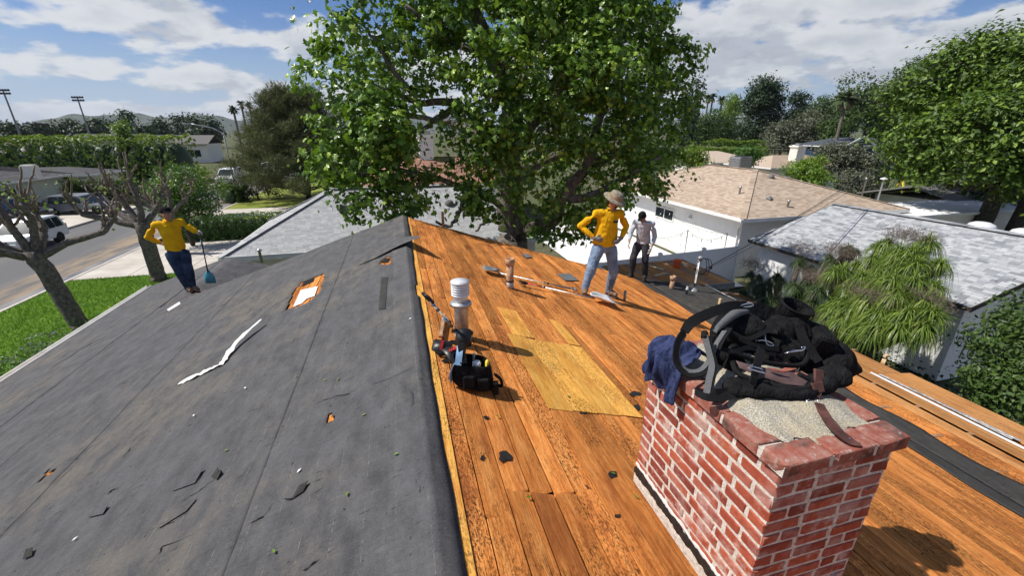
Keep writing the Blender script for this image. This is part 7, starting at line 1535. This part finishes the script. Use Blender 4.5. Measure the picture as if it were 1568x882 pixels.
    P = [k(350, 590, 1.26), k(420, 620, 1.22), k(520, 615, 1.22), k(610, 560, 1.26), k(700, 520, 1.30), k(740, 470, 1.34)]; m_ = MB(); m_.ribbon(P, face(P, .4), [.024, .032, .036, .036, .032, .024], .006, 6); m_.build('lower_strap', M['black_webbing'], root)
    P_ = [k(460, 590, 1.23), k(540, 575, 1.25), k(620, 520, 1.29)]; m_ = MB(); m_.ribbon(P_, face(P_, -.3), .024, .005, 6); m_.build('lower_strap', M['black_webbing'], root)
    # front pouch with leather-lined mouth
    rim = [k(520, 355, 1.42), k(640, 395, 1.40), k(780, 430, 1.37), k(930, 440, 1.37), k(975, 400, 1.40), k(960, 350, 1.45)]; m_ = MB(); m_.tube(rim, .012, 8, True, 6); m_.build('pouch_rim', M['black_webbing'], root, True)
    rim = [kz(555, 420, 5.265), kz(590, 485, 5.240), kz(720, 535, 5.228), kz(860, 568, 5.220), kz(970, 568, 5.222), kz(1000, 530, 5.235), kz(930, 488, 5.26)]; m_ = MB(); m_.tube(rim, .012, 8, True, 6); m_.build('pouch_rim', M['black_webbing'], root, True)
    q = [kz(a_, b_, y_) for a_, b_, y_ in ((575, 410, 5.285), (640, 430, 5.280), (780, 460, 5.270), (900, 480, 5.262), (985, 530, 5.240), (960, 558, 5.228), (850, 545, 5.232), (720, 505, 5.245), (600, 455, 5.268))]; m_ = MB(); m_.poly(q, .012, CAMD); m_.build('pouch_flap', M['leather_purple'], root, bevel=.004)
    m_ = MB(); m_.sphere(kz(600, 560, 5.195), (.09, .06, .04), 12, 8); m_.sphere(kz(720, 575, 5.195), (.09, .055, .04), 12, 8); m_.sphere(kz(840, 580, 5.195), (.09, .055, .04), 12, 8); m_.sphere(kz(950, 585, 5.195), (.085, .05, .038), 12, 8); m_.sphere(kz(1060, 540, 5.205), (.08, .06, .045), 12, 8); m_.sphere(kz(1130, 500, 5.215), (.08, .07, .05), 12, 8); organic('pouch', m_, M['black_cloth'], root, .011, 2, .008, 25, 2)
    # upright cup, side pouch block at right
    c = k(885, 150, 1.66); m_ = MB(); R = Euler((.35, .25, 0)).to_matrix(); m_.lathe([(.085, -.07), (.088, .04), (.092, .055), (.084, .058), (.078, .03), (.07, -.06)], c, 24, R @ Matrix.Diagonal((1.15, .8, 1))); m_.build('cup_holder', M['black_cloth'], root, True)
    m_ = MB(); m_.lathe([(.089, .046), (.096, .052), (.093, .062), (.084, .060)], c, 24, R @ Matrix.Diagonal((1.15, .8, 1)), False); m_.build('cup_rim', M['black_webbing'], root, True)
    m_ = MB(); m_.box(k(1030, 290, 1.55), (.13, .16, .13), Euler((.2, .3, -.3)).to_matrix()); m_.build('side_pouch', M['black_cloth'], root, bevel=.025)
    m_ = MB(); m_.box(k(1120, 430, 1.50), (.17, .17, .15), Euler((.15, .5, -.25)).to_matrix()); m_.build('side_pouch', M['black_cloth'], root, bevel=.03)
    m_ = MB(); m_.box(k(1190, 425, 1.58), (.14, .12, .10), Euler((.2, .75, -.35)).to_matrix()); m_.build('side_pouch', M['black_cloth'], root, bevel=.02)
    m_ = MB(); m_.box(k(1090, 320, 1.52), (.12, .10, .035), Euler((.3, .4, -.2)).to_matrix()); m_.build('pouch_lid', M['black_webbing'], root, bevel=.01)
    m_ = MB(); m_.ribbon([k(930, 225, 1.55), k(960, 300, 1.50), k(1010, 380, 1.45), k(1040, 420, 1.42)], Vector((1, -.2, .2)), .05, .006, 6); m_.build('webbing_loop', M['black_webbing'], root)
    m_ = MB(); m_.ribbon([kz(720, 345, 5.33), kz(700, 420, 5.305), kz(680, 500, 5.27), kz(668, 548, 5.245)], Vector((1, .15, -.1)), .036, .005, 6); m_.build('webbing_strap', M['black_webbing'], root)
    def frame(name, c, u, v, hw, hh, r_=.0035):
        u = u.normalized(); v = (v - u * v.dot(u)).normalized(); m_ = MB(); P = [c + u * hw + v * hh, c - u * hw + v * hh, c - u * hw - v * hh, c + u * hw - v * hh]; P = P + [P[0], P[1]]; m_.tube(P, r_, 8, False); m_.build(name, M['steel'], root, True)
    cb = kz(688, 460, 5.295); frame('buckle', cb, kz(740, 472, 5.290) - kz(640, 445, 5.300), kz(688, 430, 5.300) - cb, .027, .012)
    m_ = MB(); m_.tube([kz(640, 455, 5.298), kz(740, 485, 5.290)], .0025, 6); m_.build('buckle_bar', M['steel'], root)
    m_ = MB(); m_.tube([k(850, 372, 1.42), k(900, 360, 1.41), k(950, 355, 1.42), k(965, 335, 1.44), k(945, 338, 1.44)], [.004, .006, .005, .004, .003], 8, True, 4); m_.build('snap_hook', M['steel'], root, True)
    m_ = MB(); m_.tube([k(590, 105, 1.62), k(640, 92, 1.64), k(672, 95, 1.65), k(660, 108, 1.64), k(600, 112, 1.62)], .0045, 8, True, 4); m_.build('strap_ring', M['steel'], root, True)
    m_ = MB(); m_.tube([k(740, 255, 1.50), k(745, 310, 1.47), k(770, 330, 1.46), k(790, 325, 1.46)], .0035, 6, True, 4); m_.tube([k(690, 300, 1.47), k(740, 300, 1.47), k(785, 318, 1.46)], .0035, 6, True, 4); m_.build('snap_hook', M['steel'], root, True)
    for pts in ([(560, 260, 1.50), (640, 290, 1.47), (740, 250, 1.49), (800, 215, 1.53)], [(540, 250, 1.48), (620, 300, 1.45), (700, 330, 1.43), (820, 350, 1.42)], [(480, 340, 1.42), (560, 360, 1.41), (660, 340, 1.43), (800, 380, 1.41)], [(840, 330, 1.45), (900, 400, 1.41), (960, 430, 1.40)]):
        m_ = MB(); P_ = [k(*p) for p in pts]; m_.ribbon(P_, face(P_, .3), .022, .004, 6); m_.build('webbing_strap', M['black_webbing'], root)
    for (zx, zy, Y, s) in ((800, 245, 1.56, .045), (560, 440, 1.42, .05), (400, 270, 1.43, .03), (700, 240, 1.62, .06)):
        m_ = MB(); m_.box(k(zx, zy, Y), (s * 1.6, s, s), Euler((.4, .3, zx * .01)).to_matrix()); m_.build('pouch_pocket', M['black_cloth'], root, bevel=.01)
    m_ = MB(); m_.tube([kz(760, 455, 5.282), kz(800, 466, 5.280), kz(860, 478, 5.276)], [.003, .007, .003], 8, True, 3, (CAMD, .4)); m_.build('red_logo_tab', M['lip'], root, True)
    m_ = MB(); m_.sphere(k(1050, 250, 1.58), (.022, .014, .012), 10, 6); o = m_.build('orange_chalk', M['orange_plastic'], None, True); tag(o, 'bit of orange plastic tucked at the right of the tool belt', 'chalk')
    # brown leather belt with holes, hanging over the crown
    P = [kz(1040, 462, 5.275), kz(1042, 530, 5.235), kz(1022, 615, 5.192)]; m_ = MB(); m_.ribbon(P, Vector((1, .1, .1)), [.046, .050, .044], .012, 6); m_.build('leather_holster', M['leather'], root, bevel=.004)
    m_ = MB(); m_.box(kz(1036, 565, 5.222), (.060, .012, .045), Euler((-.5, 0, 0)).to_matrix()); m_.build('leather_loop', M['leather'], root, bevel=.004)
    zc = 5.172; P = [PZ(1254, 618, zc + .022), PZ(1266, 640, zc + .014), PZ(1285, 662, zc + .004), PZ(1303, 676, 5.158), PZ(1318, 682, 5.156)]; m_ = MB(); W = Vector((.9, .35, 0)); m_.ribbon(P, W, [.034, .044, .046, .044, .016], .005, 8); lb = m_.build('leather_belt', M['leather'], root)
    for i in range(4): p = P[1].lerp(P[3], i / 3.2) + Vector((0, 0, .005)); m_ = MB(); m_.lathe([(.003, 0), (.003, .001), (0, .001)], p, 8); m_.build('belt_hole', M['steel'], lb)
    frame('belt_buckle', PZ(1243, 614, 5.18), Vector((1, .2, 0)), Vector((0, 1, .5)), .028, .010, .003)
    # expanded metal scrap under the heap
    m_ = MB(); c0 = Vector((1.53, 1.24, 5.166)); n = 9
    for i in range(n):
        for j in range(4):
            p = c0 + Vector((i * .028 - .10, j * .024 - .05, .006)); m_.tube([p, p + Vector((.014, .012, .004)), p + Vector((.028, 0, 0))], .0016, 4); m_.tube([p, p + Vector((.014, -.012, .002)), p + Vector((.028, 0, 0))], .0016, 4)
    o = m_.build('metal_mesh', M['leather'], None); tag(o, 'rusty expanded metal mesh under the tool belt', 'mesh')
    # navy cloth draped over the far left corner of the cap, hanging in folds
    nu, nv = 46, 26; V = []; r = np.random.default_rng(12); prof = [(1.345, 5.235), (1.30, 5.275), (1.25, 5.262), (1.205, 5.215), (1.190, 5.15), (1.196, 5.085), (1.204, 5.020)]
    for a in range(nv + 1):
        t = a / nv * (len(prof) - 1); q = min(int(t), len(prof) - 2); f = t - q; x = prof[q][0] * (1 - f) + prof[q + 1][0] * f; z = prof[q][1] * (1 - f) + prof[q + 1][1] * f; w = a / nv
        for b in range(nu + 1):
            u = b / nu; y = 1.425 + .285 * u; fold = (.012 + .012 * w) * math.sin(u * 19 + 2.2 * math.sin(w * 3 + u * 4)) + .010 * math.sin(u * 43 + w * 7) + .012 * math.sin(w * 13 + u * 9)
            hem = w ** 3 * (.010 * math.sin(u * 7 + 1) + .008 * math.sin(u * 17)); V.append((x - fold * (.35 + .65 * w) - .02 * math.sin(math.pi * u), y + .008 * math.sin(w * 16), z + fold * (1 - w) * .8 - hem + .03 * (1 - w) * math.sin(u * 5)))
    F = np.array([(a * (nu + 1) + b, a * (nu + 1) + b + 1, (a + 1) * (nu + 1) + b + 1, (a + 1) * (nu + 1) + b) for a in range(nv) for b in range(nu)])
    o = link_mesh('navy_cloth', np_mesh('navy_cloth', V, F, True), M['navy_cloth']); q = o.modifiers.new('s', 'SOLIDIFY'); q.thickness = .012; q = o.modifiers.new('u', 'SUBSURF'); q.levels = q.render_levels = 1
    tag(o, 'crumpled navy blue cloth hanging over the left chimney corner', 'cloth')
def debris():
    # metal strips lying along the outer boards
    for i, (p0, p1, off) in enumerate((((1332, 572), (1568, 690), 0), ((1345, 575), (1560, 678), .0), ((1390, 596), (1548, 676), .02))):
        a, b = PR2(*p0) + Vector((0, 0, .016 + .006 * i)), PR2(*p1) + Vector((0, 0, .018 + .006 * i)); m_ = MB(); m_.beam(a, b, .020, .005); d = (b - a).normalized(); m_.beam(a + Vector((.010, 0, .008)), b + Vector((.010, 0, .008)), .004, .018); o = m_.build('drip_edge_strip', M['galv'] if i else M['alu_white'], None); tag(o, ('longest pale metal drip edge strip along the outer boards', 'middle metal drip edge strip on the outer boards', 'shortest metal drip edge strip on top of the others')[i], 'metal strip', 'metal strips on the outer boards')
    for i, (px, py, s) in enumerate(((1356, 548, (.09, .05, .05)), (1352, 556, (.16, .06, .04)))):
        p = PR2(px, py) + Vector((0, 0, s[2] / 2 + .012)); m_ = MB(); m_.box(p, s, Matrix.Rotation(.5 * i, 3, 'Z')); o = m_.build('wood_block', M['lumber'], None, bevel=.003); tag(o, ('upper of two wood blocks on the right eave', 'lower of two wood blocks on the right eave')[i], 'wood block')
    a = PR2(1101, 470); m_ = MB(); m_.beam(a - Vector((0, 0, .1)), a + Vector((.0, 0, .20)), .06, .04); o = m_.build('wood_stake', M['lumber'], None); tag(o, 'pale wooden stake standing at the felt edge behind the tool belt', 'stake')
    # torn white paper strip on the felt: flat lower piece, raised upper piece
    r = np.random.default_rng(17); P = []; W = []
    for (px, py, h_) in ((275, 592, .024), (290, 584, .026), (312, 574, .027), (330, 566, .028), (345, 558, .030), (352, 548, .045), (375, 525, .075), (407, 500, .10)): P.append(PR(px, py, -1) + NL * h_)
    for i, p in enumerate(P): t = P[min(i + 1, 7)] - P[max(i - 1, 0)]; W.append(t.cross(NL).normalized())
    P = catmull(P, 4); W = []; Wd = []
    for i, p in enumerate(P): t = P[min(i + 1, len(P) - 1)] - P[max(i - 1, 0)]; W.append(t.cross(NL).normalized() + NL * r.normal(0, .12)); u = i / (len(P) - 1); Wd.append((.03 + .075 * math.sin(math.pi * min(1, u * 2.1)) if u < .5 else .065) * r.uniform(.7, 1.25) * (1 if u < .93 else .6))
    m_ = MB(); m_.ribbon([p + NL * abs(r.normal(0, .003)) for p in P], W, Wd, .0015, 1); o = m_.build('torn_tape', M['white_paper'], None); tag(o, 'long torn white paper strip lying on the grey felt', 'paper strip')
    def shed_leaf(p, n, s, m, label, grp):
        V0, F0 = LEAF['diamond']; R = (n.to_track_quat('Z', 'Y') @ Euler((0, 0, r.uniform(0, 6.28))).to_quaternion()).to_matrix(); V = [p + R @ Vector(v * s) for v in V0]; o = link_mesh('fallen_leaf', np_mesh('fallen_leaf', np.array([tuple(v) for v in V]), F0), m); tag(o, label, 'leaf', grp)
    for (px, py) in ((610, 701), (535, 762), (424, 850), (350, 694), (462, 726), (220, 620), (500, 586), (520, 585), (76, 670), (630, 492), (608, 465), (455, 580), (378, 598), (120, 830), (300, 640), (560, 640)): shed_leaf(PR(px, py, -1) + NL * .03, NL, .032, M['leaf_lime'] if px % 3 else M['white_paper'], 'small pale leaf fallen on the grey felt', 'fallen leaves on the felt')
    for (px, py) in ((808, 765), (938, 728), (972, 764), (870, 610), (760, 640)): shed_leaf(PR(px, py) + NR * .016, NR, .035, M['leaf_lime'], 'small green leaf fallen on the bare boards', 'fallen leaves on the boards')
    # tar paper shreds stuck to the boards
    lab = ['tar paper shred by the joint low on the boards', 'tar shred left of the chimney, nearest it', 'tar shred on the new yellow boards', 'tar shred at the right rim of the yellow boards', 'tar shred beside the chimney top', 'round tar shred left of centre on the boards', 'tar shred below the tool bag', 'small tar shred near the bottom boards']
    for i, (px, py, w_, h_) in enumerate(((772, 700, 26, 22), (938, 727, 16, 16), (893, 632, 14, 10), (972, 604, 20, 10), (975, 625, 12, 14), (738, 703, 10, 8), (743, 640, 12, 6), (945, 792, 9, 8))):
        n = 10; P = []
        for k in range(n): a = 6.283 * k / n; q = r.uniform(.5, 1.1); P.append(PR(px + math.cos(a) * w_ / 2 * q, py + math.sin(a) * h_ / 2 * q) + NR * .007)
        m_ = MB(); m_.poly(list(reversed(P)), .002, NR); o = m_.build('tar_shred', M['tar'], None); tag(o, lab[i], 'tar paper')
shovels(); small_bag(); belt_rig(); debris()
# ------------------------------------------------------------ the air: one even, very thin haze box round everything
def haze():
    mb = MB(); mb.box((0, 3000, 150), (14400, 12400, 310)); t = NT('haze_air'); t.t.nodes.remove(t.b); v = t.n('ShaderNodeVolumePrincipled'); v.inputs['Color'].default_value = (.80, .88, 1.0, 1); v.inputs['Density'].default_value = 0.00008; v.inputs['Anisotropy'].default_value = 0.2; t.l(v.outputs[0], t.out.inputs['Volume'])
    o = mb.build('haze', t.m); o['kind'] = 'stuff'; o['label'] = 'thin pale haze in the air towards the hills'
haze()
